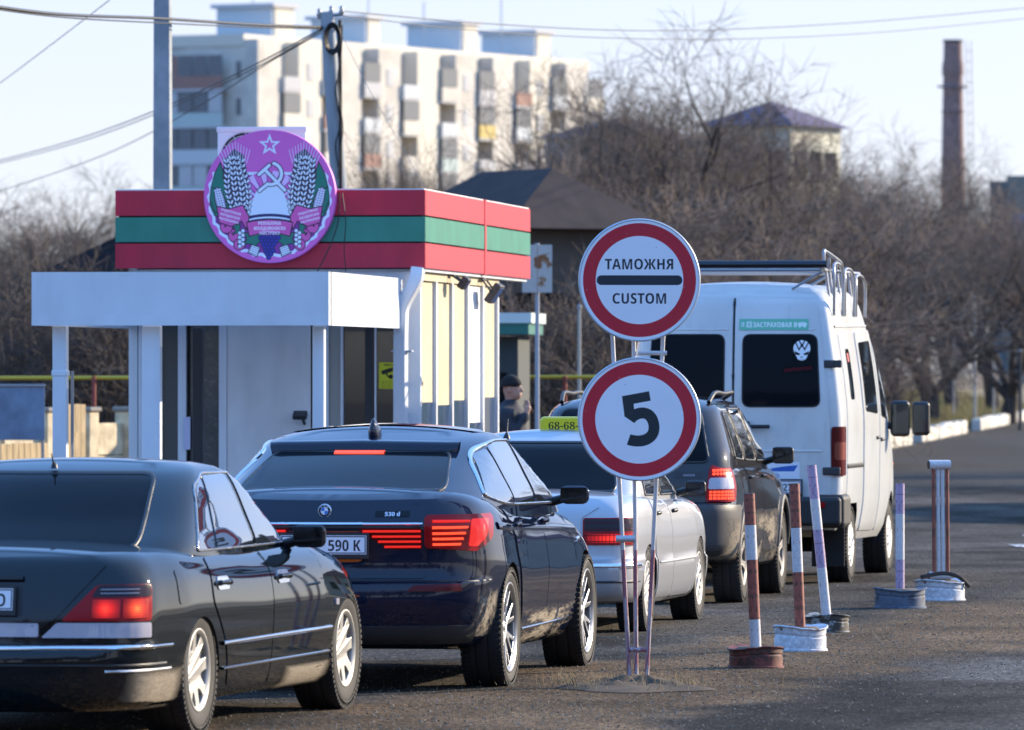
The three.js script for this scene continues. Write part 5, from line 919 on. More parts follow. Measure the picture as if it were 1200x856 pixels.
// ---- blue car parked behind the booth
function parkedBlue() {
  const car = thing('parked_car', 'dark blue car parked behind the booth, only its roof showing', 'car', [0.2, 0, -86], -1.2);
  const P = paintOf([0.03, 0.06, 0.13]), L = 4.3;
  const low = new Shell({ v: ranges(16), w: cv([[0, 0.78], [0.2, 0.84], [0.7, 0.86], [0.95, 0.82], [1, 0.77]]), zr: cv([[0, 0.1], [0.3, 0], [1, 0.12]]), zf: cv([[0, L - 0.1], [0.4, L], [1, L - 0.25]]), yB: () => 0.22, yT: cv([[0, 0.95], [2, 0.95], [3.3, 0.9], [L, 0.75]]) });
  const sp = { axles: [0.8, 3.4], archR: 0.35, archY: 0.3, track: 0.83, tyreR: 0.31, tyreW: 0.19, rimR: 0.2, rimStyle: 'fifteen', rimMat: M.alloyDull, mirror: [0.84, 1.0, 2.7] };
  bodyWithArches(car, low, sp, P); addWheels(car, sp); mirrors(car, sp, P);
  const cab = new Shell({ v: ranges(16), crown: 0.05, nS: 30, w: cv([[0, 0.78], [0.5, 0.7], [0.9, 0.62], [1, 0.54]]), zr: cv([[0, 0.2], [0.6, 0.5], [0.95, 0.8], [1, 1.0]]), zf: cv([[0, 3.3], [0.5, 2.8], [0.95, 2.4], [1, 2.2]]), rx: () => 0.15, rz: () => 0.25, fx: () => 0.2, fz: () => 0.3, br: () => 0.08, bf: () => 0.1, yB: () => 0.88, yT: cv([[0.3, 1.55], [1.6, 1.6], [3, 1.55]]) });
  part('roof', cab.geometry(), P, car);
  part('rear_window', cab.panel('x', rp([[-0.6, 1.0], [0.6, 1.0], [0.5, 1.47], [-0.5, 1.47]], 0.05), 0.006), M.glass, car);
  for (const s of [1, -1]) for (const p of [[[0.8, 1.0], [1.6, 1.0], [1.58, 1.48], [1.05, 1.46]], [[1.68, 1.0], [2.9, 0.99], [2.42, 1.46], [1.66, 1.48]]]) part('side_window', cab.panel('q', rp(p, 0.04), 0.006, { side: s }), M.sideGlass, car);
}
parkedBlue();
// ---------------------------------------------------------------- round signs on thin poles
{
  const d = 44, s = thing('road_sign', 'two round red-rimmed signs, customs stop above a 5 limit, on thin poles', 'road sign', [gx(748, d), 0, -d], 0.05);
  const lx = px => gx(px, d) - gx(748, d), y = py => gy(py, d);
  const poleM = new THREE.MeshStandardMaterial({ map: dataTex(128, (u, v) => { const a = fbm(u, v, 8, 4, 15); return a > 0.5 ? [150, 96, 104] : [168, 158, 162]; }, true, 1), roughness: 0.55, metalness: 0.3 }), greyP = mat([0.5, 0.5, 0.52], 0.45, { metalness: 0.5 });
  const legs = [[717, 395, 739, 808], [743, 395, 746, 812], [779, 395, 757, 808]];
  for (const [xa, ya, xb, yb] of legs) { const mx = lerp(xa, xb, (645 - ya) / (yb - ya)); const pl = part('post', rod(V3(lx(xb), -0.06, -0.02), V3(lx(mx), y(645), -0.03), 0.014), poleM, s); part('post_upper', rod(V3(lx(mx), y(645), -0.03), V3(lerp(lx(mx), lx(xa), 1.25), y(300), -0.035), 0.0135), greyP, pl); }
  part('brace', rod(V3(lx(722), y(632), -0.02), V3(lx(744), y(632), -0.02), 0.022), greyP, s); part('brace', rod(V3(lx(738), y(762), -0.02), V3(lx(757), y(762), -0.02), 0.016), poleM, s);
  part('brace', rod(V3(lx(748), y(414), -0.03), V3(lx(782), y(414), -0.03), 0.014), greyP, s);
  const disc = (name, px, py, rx, draw, label, tilt, yaw) => {
    const R = rx / F * d, g = new THREE.Group(); g.name = name; g.position.set(lx(px), y(py), 0.02); g.rotation.set(0, yaw, tilt); s.add(g); g.userData = { label };
    part('backing', lathe([[0, -0.008], [R - 0.012, -0.01], [R, -0.004], [R + 0.004, 0.006], [R, 0.014], [R - 0.006, 0.016], [R - 0.012, 0.008], [0, 0.008]], 72).rotateX(Math.PI / 2), mat([0.5, 0.55, 0.6], 0.4, { metalness: 0.5 }), g);
    const t = canvasTex(1024, 1024, c => { c.translate(512, 512); c.fillStyle = '#e9ecf2'; c.fillRect(-512, -512, 1024, 1024); c.lineWidth = 108; c.strokeStyle = '#c01f33'; c.beginPath(); c.arc(0, 0, 424, 0, 7); c.stroke(); draw(c); c.globalAlpha = 0.55; for (let k = 0; k < 14; k++) { const a = hash2(k, 1, rx | 0) * 6.28, r = 300 + 190 * hash2(k, 2, 3); c.strokeStyle = k % 3 ? '#5b4a4c' : '#d9d2d4'; c.lineWidth = 2 + 4 * hash2(k, 4, 4); c.beginPath(); c.moveTo(Math.cos(a) * r, Math.sin(a) * r); c.lineTo(Math.cos(a) * r + 30 * (hash2(k, 5, 5) - 0.5), Math.sin(a) * r + 26 * (hash2(k, 6, 6) - 0.5)); c.stroke(); } });
    const fg = new THREE.CircleGeometry(R - 0.008, 72).translate(0, 0, 0.0125), fl = new THREE.RingGeometry(0.001, R - 0.008, 64, 14).translate(0, 0, 0.0125), P = fl.attributes.position;
    for (let i = 0; i < P.count; i++) { const x = P.getX(i), yy = P.getY(i), q = Math.hypot(x, yy) / R; P.setZ(i, P.getZ(i) + (name === 'limit_sign' ? 0.006 : 0.002) * (noise(x * 7 + 20, yy * 7 + 20, 64, 3) - 0.5) * (1 - q ** 6)); const uv = fl.attributes.uv; uv.setXY(i, 0.5 + x / (2 * R), 0.5 + yy / (2 * R)); }
    fl.computeVertexNormals(); part('sign_face', fl, new THREE.MeshStandardMaterial({ map: t, roughness: 0.35 }), g);
  };
  const word = (c, t, yy, size, w) => { c.font = `bold ${size}px sans-serif`; c.textAlign = 'center'; c.textBaseline = 'middle'; c.fillStyle = '#1d2430'; c.fillText(t, 0, yy, w); };
  disc('customs_sign', 749, 328.5, 71.5, c => { word(c, 'ТАМОЖНЯ', -132, 122, 590); word(c, 'CUSTOM', 156, 122, 470); c.fillStyle = '#1c2a37'; c.beginPath(); c.roundRect ? c.roundRect(-362, -40, 724, 82, 40) : c.rect(-362, -40, 724, 82); c.fill(); }, 'round sign lettered for customs with a black bar', 0, 0.06);
  disc('limit_sign', 749, 491.5, 72, c => { c.save(); c.rotate(-0.13); c.fillStyle = '#1b2a33'; c.beginPath(); [[-110, -215], [120, -215], [120, -135], [-25, -135], [-32, -62]].forEach((p, i) => i ? c.lineTo(...p) : c.moveTo(...p)); c.lineTo(-120, -40); c.closePath(); c.fill(); c.lineWidth = 92; c.strokeStyle = '#1b2a33'; c.beginPath(); c.moveTo(-82, -8); c.bezierCurveTo(-20, -70, 106, -70, 110, 58); c.bezierCurveTo(112, 190, -20, 205, -120, 150); c.stroke(); c.restore(); }, 'round speed limit sign with a tilted 5', 0.05, 0.03);
}
// heap of dirt and dry grass at the foot of the sign
{
  const n = 44, pos = [], idx = []; const cx = gx(742, 43.8), cz = -43.8;
  for (let r = 0; r <= 10; r++) for (let i = 0; i < n; i++) { const a = i / n * 6.283, k = 0.85 * r / 10 * (1 + 0.7 * (noise(Math.cos(a) * 2 + 9, Math.sin(a) * 2 + 9, 64, 2) - 0.5)); const x = cx + Math.cos(a) * 0.55 * k, z = cz + Math.sin(a) * 0.55 * k; pos.push(x, bump(x, z) + 0.004 + 0.075 * (1 - (r / 10)) ** 0.8 * (0.5 + 1.0 * noise(x * 22 + 90, z * 22 + 1900, 4096, 4)), z); }
  for (let r = 0; r < 10; r++) for (let i = 0; i < n; i++) { const a = r * n + i, b = r * n + (i + 1) % n, c = a + n, e = b + n; idx.push(a, e, b, a, c, e); }
  let g = new THREE.BufferGeometry(); g.setAttribute('position', new THREE.Float32BufferAttribute(pos, 3)); g.setIndex(idx.reverse()); g.computeVertexNormals(); if (g.attributes.normal.getY(n * 4) < 0) { g.setIndex(idx.reverse()); g.computeVertexNormals(); }
  tag(part('dirt_heap', boxUV(g), new THREE.MeshStandardMaterial({ color: lin(0.5, 0.44, 0.4), map: soilTex, roughness: 1 }), scene), 'low heap of dark dirt round the foot of the round signs', 'dirt heap');
  const blades = []; for (let i = 0; i < 420; i++) { const a = rnd() * 6.283, r = Math.sqrt(rnd()) * (i < 300 ? 0.5 : 1.0), x = (i < 360 ? cx : gx(668, 44.6)) + Math.cos(a) * r * (i < 360 ? 1 : 0.12), z = (i < 360 ? cz : -44.6) + Math.sin(a) * r * 0.7, h = rr(0.02, 0.11) * (i < 300 ? 1 : 0.8); const b = new THREE.ConeGeometry(0.0028, h, 3, 1, true).translate(0, h / 2, 0).rotateX(rr(-0.9, 0.9)).rotateY(rnd() * 6).translate(x, bump(x, z) + 0.02, z); blades.push(b); }
  const gm = part('dry_grass', mergeG(blades), mat([0.2, 0.155, 0.09], 0.95), scene); tag(gm, 'withered grass blades sprouting from the dirt by the signs', 'dry grass', null, 'stuff');
}
// ---------------------------------------------------------------- bollards: striped pipes set in old wheel rims
function rustPaint(base, rust, s, cover) { return new THREE.MeshStandardMaterial({ map: dataTex(256, (u, v) => { const a = fbm(u, v, 10, 5, s), b = fbm(u, v, 50, 2, s + 5); const k = clamp((a * 0.7 + b * 0.3 - cover) * 14, 0, 1); return base.map((c, i) => lerp(c, rust[i], k) * (0.85 + 0.3 * b)); }, true, 0.8), roughness: 0.65 }); }
const rimGeo = (R, h) => { const g = lathe([[0.03, h * 0.86], [R * 0.5, h * 0.84], [R * 0.86, h * 0.92], [R * 1.02, h * 1.0], [R * 1.06, h * 0.97], [R * 1.05, h * 0.93], [R * 1.0, h * 0.91], [R * 0.98, h * 0.9], [R * 0.98, h * 0.7], [R * 0.975, h * 0.69], [R * 0.955, h * 0.66], [R * 0.955, h * 0.6], [R * 0.975, h * 0.57], [R * 0.98, h * 0.56], [R * 0.98, h * 0.12], [R * 1.0, h * 0.1], [R * 1.03, h * 0.08], [R * 1.03, -0.02], [R * 0.9, -0.03]], 40), p = g.attributes.position; for (let i = 0; i < p.count; i++) { const x = p.getX(i), z = p.getZ(i), a = Math.atan2(z, x); p.setY(i, p.getY(i) + 0.012 * Math.sin(a * 2 + h * 90) * (p.getY(i) / h) + 0.008 * (noise(Math.cos(a) * 4 + 9, Math.sin(a) * 4 + 9, 64, 3) - 0.5)); } return boxUV(toCreasedNormals(g, 0.5)); };
function bollard(label, px, py, topx, topy, rimPx, rimH, bands, rimMat, post = 'pipe') {
  const d = F * EYE / (py - HZ), b = thing('bollard', label, 'bollard', [gx(px, d), bump(gx(px, d), -d), -d], 0, 'bollards along the queue');
  const h = gy(topy, d), R = rimPx / 2 / F * d, lean = (topx - px) / F * d;
  part('rim_base', rimGeo(R / 1.06, rimH), rimMat, b); part('rim_dirt', new THREE.CylinderGeometry(R * 0.6, R * 0.82, 0.03, 24).translate(0, rimH * 0.88, 0), new THREE.MeshStandardMaterial({ map: soilTex, roughness: 1 }), b);
  const at2 = yy => V3(lean * (yy - rimH * 0.8) / (h - rimH * 0.8), yy, 0); let y = rimH * 0.8;
  bands.forEach(([t, m], i) => { const y2 = lerp(rimH * 0.8, h, t); part('post_band', rod(at2(y), at2(y2), 0.036, 0.036, 16), m, b); y = y2; });
  part('post_cap', rod(at2(h), at2(h + 0.002), 0.036, 0.033, 16), M.black, b);
}
const redPaint = rustPaint([150, 82, 66], [96, 58, 46], 3, 0.55), whitePaint2 = rustPaint([200, 198, 198], [130, 84, 68], 5, 0.66), violetPaint = rustPaint([172, 150, 176], [110, 80, 96], 7, 0.6), rimRed = rustPaint([120, 62, 52], [70, 42, 34], 9, 0.5), rimWhite = rustPaint([196, 198, 202], [98, 70, 58], 11, 0.66), rimBlue = rustPaint([84, 96, 112], [60, 60, 66], 13, 0.6);
bollard('bollard with red and white pipe in a rusty red rim, nearest the round signs', 886, 784, 878, 580, 68, 0.135, [[0.2, whitePaint2], [0.58, redPaint], [0.8, whitePaint2], [1, redPaint]], rimRed);
bollard('bollard with red and white pipe standing in a thick white rim', 938, 764, 931, 568, 66, 0.17, [[0.4, redPaint], [0.7, whitePaint2], [1, redPaint]], rimWhite);
bollard('leaning bollard with white and violet pipe behind the white rim', 969, 742, 951, 546, 56, 0.13, [[0.33, whitePaint2], [0.58, violetPaint], [0.78, whitePaint2], [1, violetPaint]], rustPaint([150, 152, 150], [60, 56, 50], 17, 0.45));
bollard('pale violet and white bollard in a blue-grey rim before the van', 1055, 713, 1055, 567, 64, 0.16, [[0.3, violetPaint], [0.72, whitePaint2], [1, violetPaint]], rimBlue);
{
  const py = 704, px = 1102, d = F * EYE / (py - HZ), b = thing('barrier_stand', 'red and white barrier frame of four upright pipes in a white rim', 'barrier', [gx(px, d), 0, -d], 0.25, null);
  const R = 62 / 2 / F * d, h = gy(545, d);
  part('rim_base', rimGeo(R / 1.06, 0.17), rimWhite, b); part('rim_dirt', new THREE.CylinderGeometry(R * 0.6, R * 0.84, 0.03, 24).translate(0, 0.155, 0), new THREE.MeshStandardMaterial({ map: soilTex, roughness: 1 }), b);
  for (let k = 0; k < 4; k++) part('upright', rod(V3(-0.052 + k * 0.04, 0.2, 0), V3(-0.06 + k * 0.04, h, 0), 0.0155, 0.0155, 12), k % 3 === 0 ? redPaint : whitePaint2, b);
  for (const y of [h, 0.2]) part('cross_pipe', rod(V3(-0.1, y, 0), V3(0.085, y, 0), 0.04, 0.04, 16), whitePaint2, b), part('pipe_end', rod(V3(-0.104, y, 0), V3(-0.098, y, 0), 0.036, 0.036, 16), M.black, b);
  part('strap', [tube([V3(-0.2, 0.2, 0.1), V3(0, 0.23, 0.12), V3(0.12, 0.2, 0.14), V3(0.22, 0.12, 0.1)], 0.02, 6, 14)], mat([0.05, 0.04, 0.035], 0.9), b);
}
// ---------------------------------------------------------------- poles and wires
const concreteTex = mottled([150, 156, 160], 0.14, 8, 5, 21, 256); concreteTex.repeat.set(1 / 1.5, 1 / 1.5);
const concreteM = new THREE.MeshStandardMaterial({ map: concreteTex, roughness: 0.85 });
{
  const d = 82, p = thing('utility_pole', 'tall square concrete utility pole rising behind the booth fascia', 'utility pole', [gx(190.5, d), 0, -d], -0.12);
  const g = new THREE.CylinderGeometry(0.115, 0.15, 8.6, 4, 1).rotateY(Math.PI / 4).translate(0, 4.3, 0); part('shaft', boxUV(g.toNonIndexed()), concreteM, p); p.children[0].geometry.computeVertexNormals();
}
const P2 = at(383, 40, 88);
{
  const d = 88, b = at(397, 222, d), t = at(383, 14, d), dir = t.clone().sub(b).normalize(), base = b.clone().addScaledVector(dir, -(b.y) / dir.y), p = thing('utility_pole', 'leaning concrete utility pole with coiled cables and a black conduit', 'utility pole', [base.x, 0, base.z]);
  const L = t.distanceTo(base), loc = v => v.clone().sub(base);
  part('shaft', rod(V3(0, 0, 0), loc(t), 0.12, 0.085, 12), concreteM, p);
  part('conduit', rod(loc(at(400, 300, d)).add(V3(0, 0, 0.12)), loc(at(398.5, 24, d)).add(V3(0, 0, 0.12)), 0.022, 0.022, 8), M.black, p);
  part('crossarm', [rod(loc(at(372, 20, d)), loc(at(402, 16, d)), 0.022, 0.022, 8), rod(loc(at(374, 34, d)), loc(at(400, 33, d)), 0.02, 0.02, 8)], M.galvan, p);
  for (const [x, y] of [[374, 15], [388, 12], [400, 12]]) part('insulator', lathe([[0, 0], [0.03, 0.0], [0.035, 0.03], [0.02, 0.05], [0.03, 0.08], [0, 0.1]], 10).translate(...loc(at(x, y + 4, d)).toArray()), mat([0.4, 0.38, 0.34], 0.3), p);
  const coil = []; for (let k = 0; k < 5; k++) { const pts = []; for (let i = 0; i <= 24; i++) { const a = i / 24 * 6.283; pts.push(loc(at(390 + Math.cos(a) * (6 + k * 0.9), 46 + Math.sin(a) * (13 + k * 1.4), d)).add(V3(0, 0, 0.15 + k * 0.012))); } coil.push(tube(pts, 0.008, 5, 40)); } part('cable_coil', coil, M.black, p);
  part('hanging_cable', [tube([0, 1, 2, 3, 4, 5, 6, 7, 8].map(k => loc(at(396 + 3 * Math.sin(k * 2.1), 60 + k * 22, d)).add(V3(0, 0, 0.13))), 0.009, 5, 60), tube([0, 1, 2, 3, 4, 5, 6].map(k => loc(at(399 + 3 * Math.sin(k * 1.7 + 1), 30 + k * 30, d)).add(V3(0, 0, 0.16))), 0.008, 5, 60)], M.black, p);
}
function wire(label, pts, r, m = M.black) { const w = tube(pts.map(p => at(...p)), r, 5, 60); single('overhead_wire', w, m, label, 'wire', 'overhead wires'); }
wire('thick bundled black cable crossing from the top edge to the leaning pole', [[-40, 3, 70], [60, 16, 74], [190, 22, 81], [300, 29, 85], [378, 32, 88]], 0.018);
wire('second black cable just under the thick bundle to the leaning pole', [[-40, 6, 70], [60, 19, 74], [190, 27, 81], [300, 32, 85], [378, 34, 88]], 0.0086);
wire('upper of the two wires slanting down from the leaning pole to the side', [[376, 34, 88], [300, 75, 97], [200, 122, 110], [100, 160, 126], [0, 188, 146], [-40, 197, 156]], 0.0101);
wire('middle slanting wire close beneath the upper slanting wire', [[376, 36, 88], [300, 79, 97], [200, 126, 110], [100, 164, 126], [0, 191, 146], [-40, 200, 156]], 0.0086);
wire('lower slanting wire ending furthest down beside the bare trees', [[377, 38, 88], [320, 70, 95], [240, 120, 108], [130, 178, 126], [0, 224, 150], [-40, 236, 160]], 0.0086);
wire('thin wire cutting the upper corner of the sky', [[128, 0, 90], [60, 52, 100], [0, 97, 112], [-30, 118, 120]], 0.0065);
wire('upper long wire running from the leaning pole to the far sky', [[400, 13, 88], [560, 27, 95], [760, 36, 105], [980, 28, 118], [1240, 6, 135]], 0.0086, mat([0.12, 0.12, 0.13], 0.7));
wire('lower long wire running from the leaning pole to the far sky', [[401, 18, 88], [560, 36, 95], [780, 46, 105], [1000, 40, 118], [1240, 18, 135]], 0.0072, mat([0.12, 0.12, 0.13], 0.7));
wire('thin sagging stay wire behind the booth from the leaning pole', [[400, 40, 88], [430, 100, 87], [470, 170, 86], [500, 225, 85]], 0.0036, mat([0.2, 0.2, 0.2], 0.7));
wire('black lead hanging across the booth fascia beside the emblem', [[398, 226, 65.7], [396, 260, 65.7], [388, 285, 65.6], [372, 318, 65.6]], 0.0058);
wire('second black lead across the fascia nearest the downpipe', [[401, 226, 65.75], [405, 262, 65.7], [403, 290, 65.7], [405, 318, 65.7]], 0.005);
// ---------------------------------------------------------------- yellow gas pipe on stands, left fences
const yellow = mat([0.6, 0.42, 0.03], 0.5);
{
  const d = 98, g = thing('gas_pipe', 'yellow gas pipe on thin stands running behind the booth', 'pipe', [0, 0, -d]);
  part('pipe', rod(V3(-9, gy(443.5, d), 0), V3(gx(700, d), gy(442, d), 0), 0.028, 0.028, 10), yellow, g);
  for (const px of [-20, 110, 245, 410, 560, 662]) part('stand', rod(V3(gx(px, d), 0, 0.06), V3(gx(px, d), gy(441, d), 0.06), 0.03), mat([0.3, 0.06, 0.04], 0.7), g);
}
{
  const d = 92, m = new THREE.MeshStandardMaterial({ map: mottled([198, 182, 150], 0.22, 8, 5, 61), roughness: 0.9 });
  const f = thing('concrete_fence', 'pale concrete panel fence with capped piers standing beyond the canopy posts', 'fence', [gx(75, d), 0, -d], 1.1);
  const x = px => (gx(px, d) - gx(75, d)) * 2.2, top = gy(496, d);
  for (let i = 0; i < 6; i++) { const a = x(-36 + i * 44) + 0.12, b = x(8 + i * 44) - 0.12; for (let k = 0; k < 3; k++) part('fence_slab', rbox(b - a, top / 3 - 0.012, 0.08, 0.01, (a + b) / 2, top / 3 * (k + 0.5), 0), m, f); }
  for (const px of [-36, 8, 52, 96, 140, 184, 228]) { part('pier', rbox(0.24, gy(483, d), 0.24, 0.015, x(px), gy(483, d) / 2, 0.03), m, f); part('pier_cap', rbox(0.3, 0.06, 0.3, 0.02, x(px), gy(483, d) + 0.03, 0.03), mat([0.25, 0.23, 0.2], 0.9), f); }
}
{
  const d = 84, f = thing('plank_fence', 'short fence of upright weathered boards under the sheet metal panel', 'fence', [gx(40, d), 0, -d], 1.05), X2 = px => (gx(px, d) - gx(40, d)) * 2, wood = [0, 1, 2].map(i => new THREE.MeshStandardMaterial({ map: (() => { const t = dataTex(64, (u, v) => { const a = fbm(u, v * 0.1, 24, 4, 80 + i); const k = 0.75 + 0.5 * a; return [186 * k, 162 * k, 122 * k]; }, true, 0.6); return t; })(), roughness: 0.9 }));
  for (let i = 0; i < 14; i++) { const a = X2(-30 + i * 6.2); part('fence_board', rbox(0.112, gy(i > 4 && i < 8 ? 518 : 517, d) - 0.05, 0.02, 0.004, a, gy(517, d) / 2, 0), wood[i % 3], f); }
  for (let i = 0; i < 4; i++) { const a = X2(73 + i * 5.6); part('fence_board', rbox(0.104, gy(474 + (i % 2), d), 0.02, 0.004, a, gy(474, d) / 2, 0.02), wood[i % 3], f); }
  part('fence_rail', rbox(X2(96) - X2(-34), 0.06, 0.03, 0.006, X2(31), 0.5, -0.03), wood[1], f);
}
{
  const d = 82, s = thing('metal_sheet_panel', 'bluish sheet metal panel standing by the canopy post', 'panel', [gx(24, d), 0, -d], 0.1);
  part('sheet', rbox(0.54, gy(452, d) - gy(516, d), 0.02, 0.004, 0, (gy(452, d) + gy(516, d)) / 2, 0), new THREE.MeshStandardMaterial({ map: mottled([120, 138, 160], 0.2, 5, 4, 91), roughness: 0.5, metalness: 0.3 }), s);
  part('top_edge', rbox(0.56, 0.03, 0.05, 0.006, 0, gy(452, d), 0), M.galvan, s);
  for (const x of [-0.25, 0.25]) part('leg', rod(V3(x, 0, -0.03), V3(x, gy(455, d), -0.03), 0.02), M.galvan, s);
}
// rusty notice on a post, green kiosk awning
{
  const d = 92, s = thing('notice_board', 'white notice board with rust stains on a thin post', 'sign', [gx(630, d), 0, -d], 0.1);
  const t = dataTex(128, (u, v) => { const a = fbm(u, v, 6, 5, 101), k = clamp((a - 0.55) * 14, 0, 1); return [lerp(190, 140, k), lerp(184, 88, k), lerp(176, 50, k)]; }, true, 1);
  part('post', rod(V3(0, 0, -0.04), V3(0, gy(285, d), -0.04), 0.028), mat([0.35, 0.37, 0.4], 0.6), s);
  for (const [a, b] of [[612, 629.4], [630.6, 647]]) part('board', bx(gx(a, d) - gx(630, d), gx(b, d) - gx(630, d), gy(343, d), gy(287, d), -0.01, 0.012), new THREE.MeshStandardMaterial({ map: t, roughness: 0.8 }), s);
}
{
  const d = 96, k = thing('green_kiosk', 'small dark kiosk with a green and white awning behind the booth', 'kiosk', [gx(585, d), 0, -d], -0.1);
  part('wall', bx(-0.9, 0.25, 0, gy(395, d), -1.6, 0), mat([0.04, 0.05, 0.05], 0.7), k);
  const aw = part('awning', bx(-1, 0.42, gy(392, d), gy(376, d), -1.7, 0.3), mat([0.02, 0.16, 0.13], 0.5), k); part('awning_edge', bx(-0.98, 0.46, gy(379, d), gy(367, d), -1.68, 0.33), mat([0.6, 0.68, 0.64], 0.5), aw);
  part('window', bx(-0.7, 0.1, 1.0, 1.9, 0.002, 0.02), M.glass, k);
}
// ---------------------------------------------------------------- bare winter trees
function makeTree(s, H, o = {}) {
  let sd = s * 7919 + 13; const R = () => { sd = (sd * 1664525 + 1013904223) >>> 0; return sd / 4294967296; }, U = (a, b) => a + (b - a) * R();
  const big = [], fine = [], q = new THREE.Quaternion(), up = V3(0, 1, 0);
  const seg = (arr, a, b, r0, r1, n) => {
    const dx = b.x - a.x, dy = b.y - a.y, dz = b.z - a.z, l = Math.hypot(dx, dy, dz) || 1e-6; let ux = -dz, uy = 0, uz = dx; let m = Math.hypot(ux, uz); if (m < 1e-4) { ux = 1; uz = 0; m = 1; } ux /= m; uz /= m;
    const vx = (dy * uz - dz * uy) / l, vy = (dz * ux - dx * uz) / l, vz = (dx * uy - dy * ux) / l, P = [];
    for (let i = 0; i < n; i++) { const t = i / n * 6.2832, c = Math.cos(t), k = Math.sin(t), nx = ux * c + vx * k, ny = vy * k, nz = uz * c + vz * k; P.push([a.x + nx * r0, a.y + ny * r0, a.z + nz * r0, b.x + nx * r1, b.y + ny * r1, b.z + nz * r1, nx, ny, nz]); }
    for (let i = 0; i < n; i++) { const p = P[i], w = P[(i + 1) % n]; for (const [v, e] of [[p, 0], [w, 0], [w, 3], [p, 0], [w, 3], [p, 3]]) arr.push(v[e], v[e + 1], v[e + 2], v[6], v[7], v[8]); }
  };
  const kids = o.kids ?? [5, 6, 6, 5, 4], lens = o.lens ?? [0.26, 0.42, 0.27, 0.165, 0.105, 0.07], maxL = o.levels ?? 5;
  function grow(p, dir, len, r, lv) {
    const n = lv === 0 ? 4 : lv === 1 ? 6 : lv === 2 ? 4 : lv === 3 ? 2 : 1, sides = [9, 6, 5, 3, 3, 3][lv], pts = [p.clone()], d = dir.clone(), r1 = lv === 0 ? r * 0.72 : r * 0.25;
    for (let i = 0; i < n; i++) { const wob = lv === 0 ? 0.1 : 0.26; d.add(V3(U(-wob, wob), U(-wob, wob) + (lv > 0 ? o.lift ?? 0.07 : 0.1), U(-wob, wob))).normalize(); pts.push(pts[i].clone().addScaledVector(d, len / n)); }
    for (let i = 0; i < n; i++) seg(lv < 3 ? big : fine, pts[i], pts[i + 1], lerp(r, r1, i / n), lerp(r, r1, (i + 1) / n), sides);
    if (lv >= maxL) return;
    const K = kids[lv];
    for (let k = 0; k < K; k++) {
      const t = lv === 0 ? (k === 0 ? 1 : U(0.7, 1)) : lerp(0.22, 1, (k + U(0, 1)) / K), f = t * n, i = Math.min(n - 1, Math.floor(f)), b = pts[i].clone().lerp(pts[i + 1], f - i), ax = pts[i + 1].clone().sub(pts[i]).normalize();
      const side = V3(U(-1, 1), U(-1, 1), U(-1, 1)).cross(ax).normalize(), ang = lv === 0 ? U(0.35, 0.85) * (o.spread ?? 1) : U(0.45, 1.05);
      if (lv === 0) { const az = (k + U(0.2, 0.8)) / K * 6.283; side.set(Math.cos(az), 0, Math.sin(az)); }
      const nd = ax.clone().multiplyScalar(Math.cos(ang)).addScaledVector(side, Math.sin(ang)).normalize();
      grow(b, nd, H * lens[lv + 1] * U(0.7, 1.25) * (lv === 0 ? 1 : 1.15 - 0.45 * t), Math.max(o.minR ?? 0.0055, lerp(r, r1, t) * (lv === 0 ? 0.66 : lv === 1 ? 0.62 : 0.55)), lv + 1);
    }
  }
  const r0 = o.r0 ?? H * 0.022, stems = o.stems ?? 1;
  for (let k = 0; k < stems; k++) grow(V3(stems > 1 ? U(-0.5, 0.5) : 0, -0.1, stems > 1 ? U(-0.5, 0.5) : 0), V3(U(-0.12, 0.12) * (stems > 1 ? 4 : 1), 1, U(-0.12, 0.12) * (stems > 1 ? 4 : 1)).normalize(), H * lens[0], r0, 0);
  const geo = a => { const b = new THREE.InterleavedBuffer(new Float32Array(a), 6), n = a.length / 6, p = new Float32Array(n * 3), m = new Float32Array(n * 3); for (let i = 0; i < n; i++) for (let c = 0; c < 3; c++) { p[i * 3 + c] = a[i * 6 + c]; m[i * 3 + c] = a[i * 6 + 3 + c]; } const g = new THREE.BufferGeometry(); g.setAttribute('position', new THREE.BufferAttribute(p, 3)); g.setAttribute('normal', new THREE.BufferAttribute(m, 3)); return g; };
  const T = { trunk: geo(big), crown: geo(fine) }; const ys = []; for (let i = 1; i < fine.length; i += 6) ys.push(fine[i]); ys.sort((p, w) => p - w); T.H = ys[Math.floor(ys.length * 0.975)]; return T;
}
const barkA = mat([0.05, 0.041, 0.035], 0.95), barkB = mat([0.06, 0.05, 0.042], 0.95), twigA = mat([0.125, 0.095, 0.074], 0.95), twigB = mat([0.21, 0.155, 0.118], 0.95), twigC = mat([0.092, 0.072, 0.06], 0.95);
const KINDS = [
  makeTree(1, 10, { minR: 0.0075, r0: 0.27 }), makeTree(2, 10, { minR: 0.0075, spread: 1.2, lift: 0.04, r0: 0.26 }), makeTree(5, 10, { minR: 0.0075, spread: 0.8, lift: 0.1, r0: 0.28, lens: [0.2, 0.5, 0.28, 0.17, 0.105, 0.07], kids: [6, 6, 6, 5, 3] }),
  makeTree(9, 10, { minR: 0.0075, spread: 1.35, lift: 0.02, lens: [0.16, 0.44, 0.28, 0.17, 0.105, 0.07] }),
  makeTree(21, 10, { minR: 0.0075, r0: 0.33, spread: 0.75, lift: 0.14, lens: [0.13, 0.52, 0.28, 0.17, 0.105, 0.07], kids: [6, 6, 6, 5, 3] }),
  makeTree(14, 5, { minR: 0.007, stems: 3, levels: 4, kids: [5, 6, 6, 7], r0: 0.05, lens: [0.2, 0.5, 0.34, 0.22, 0.14], spread: 1.1 }),
];
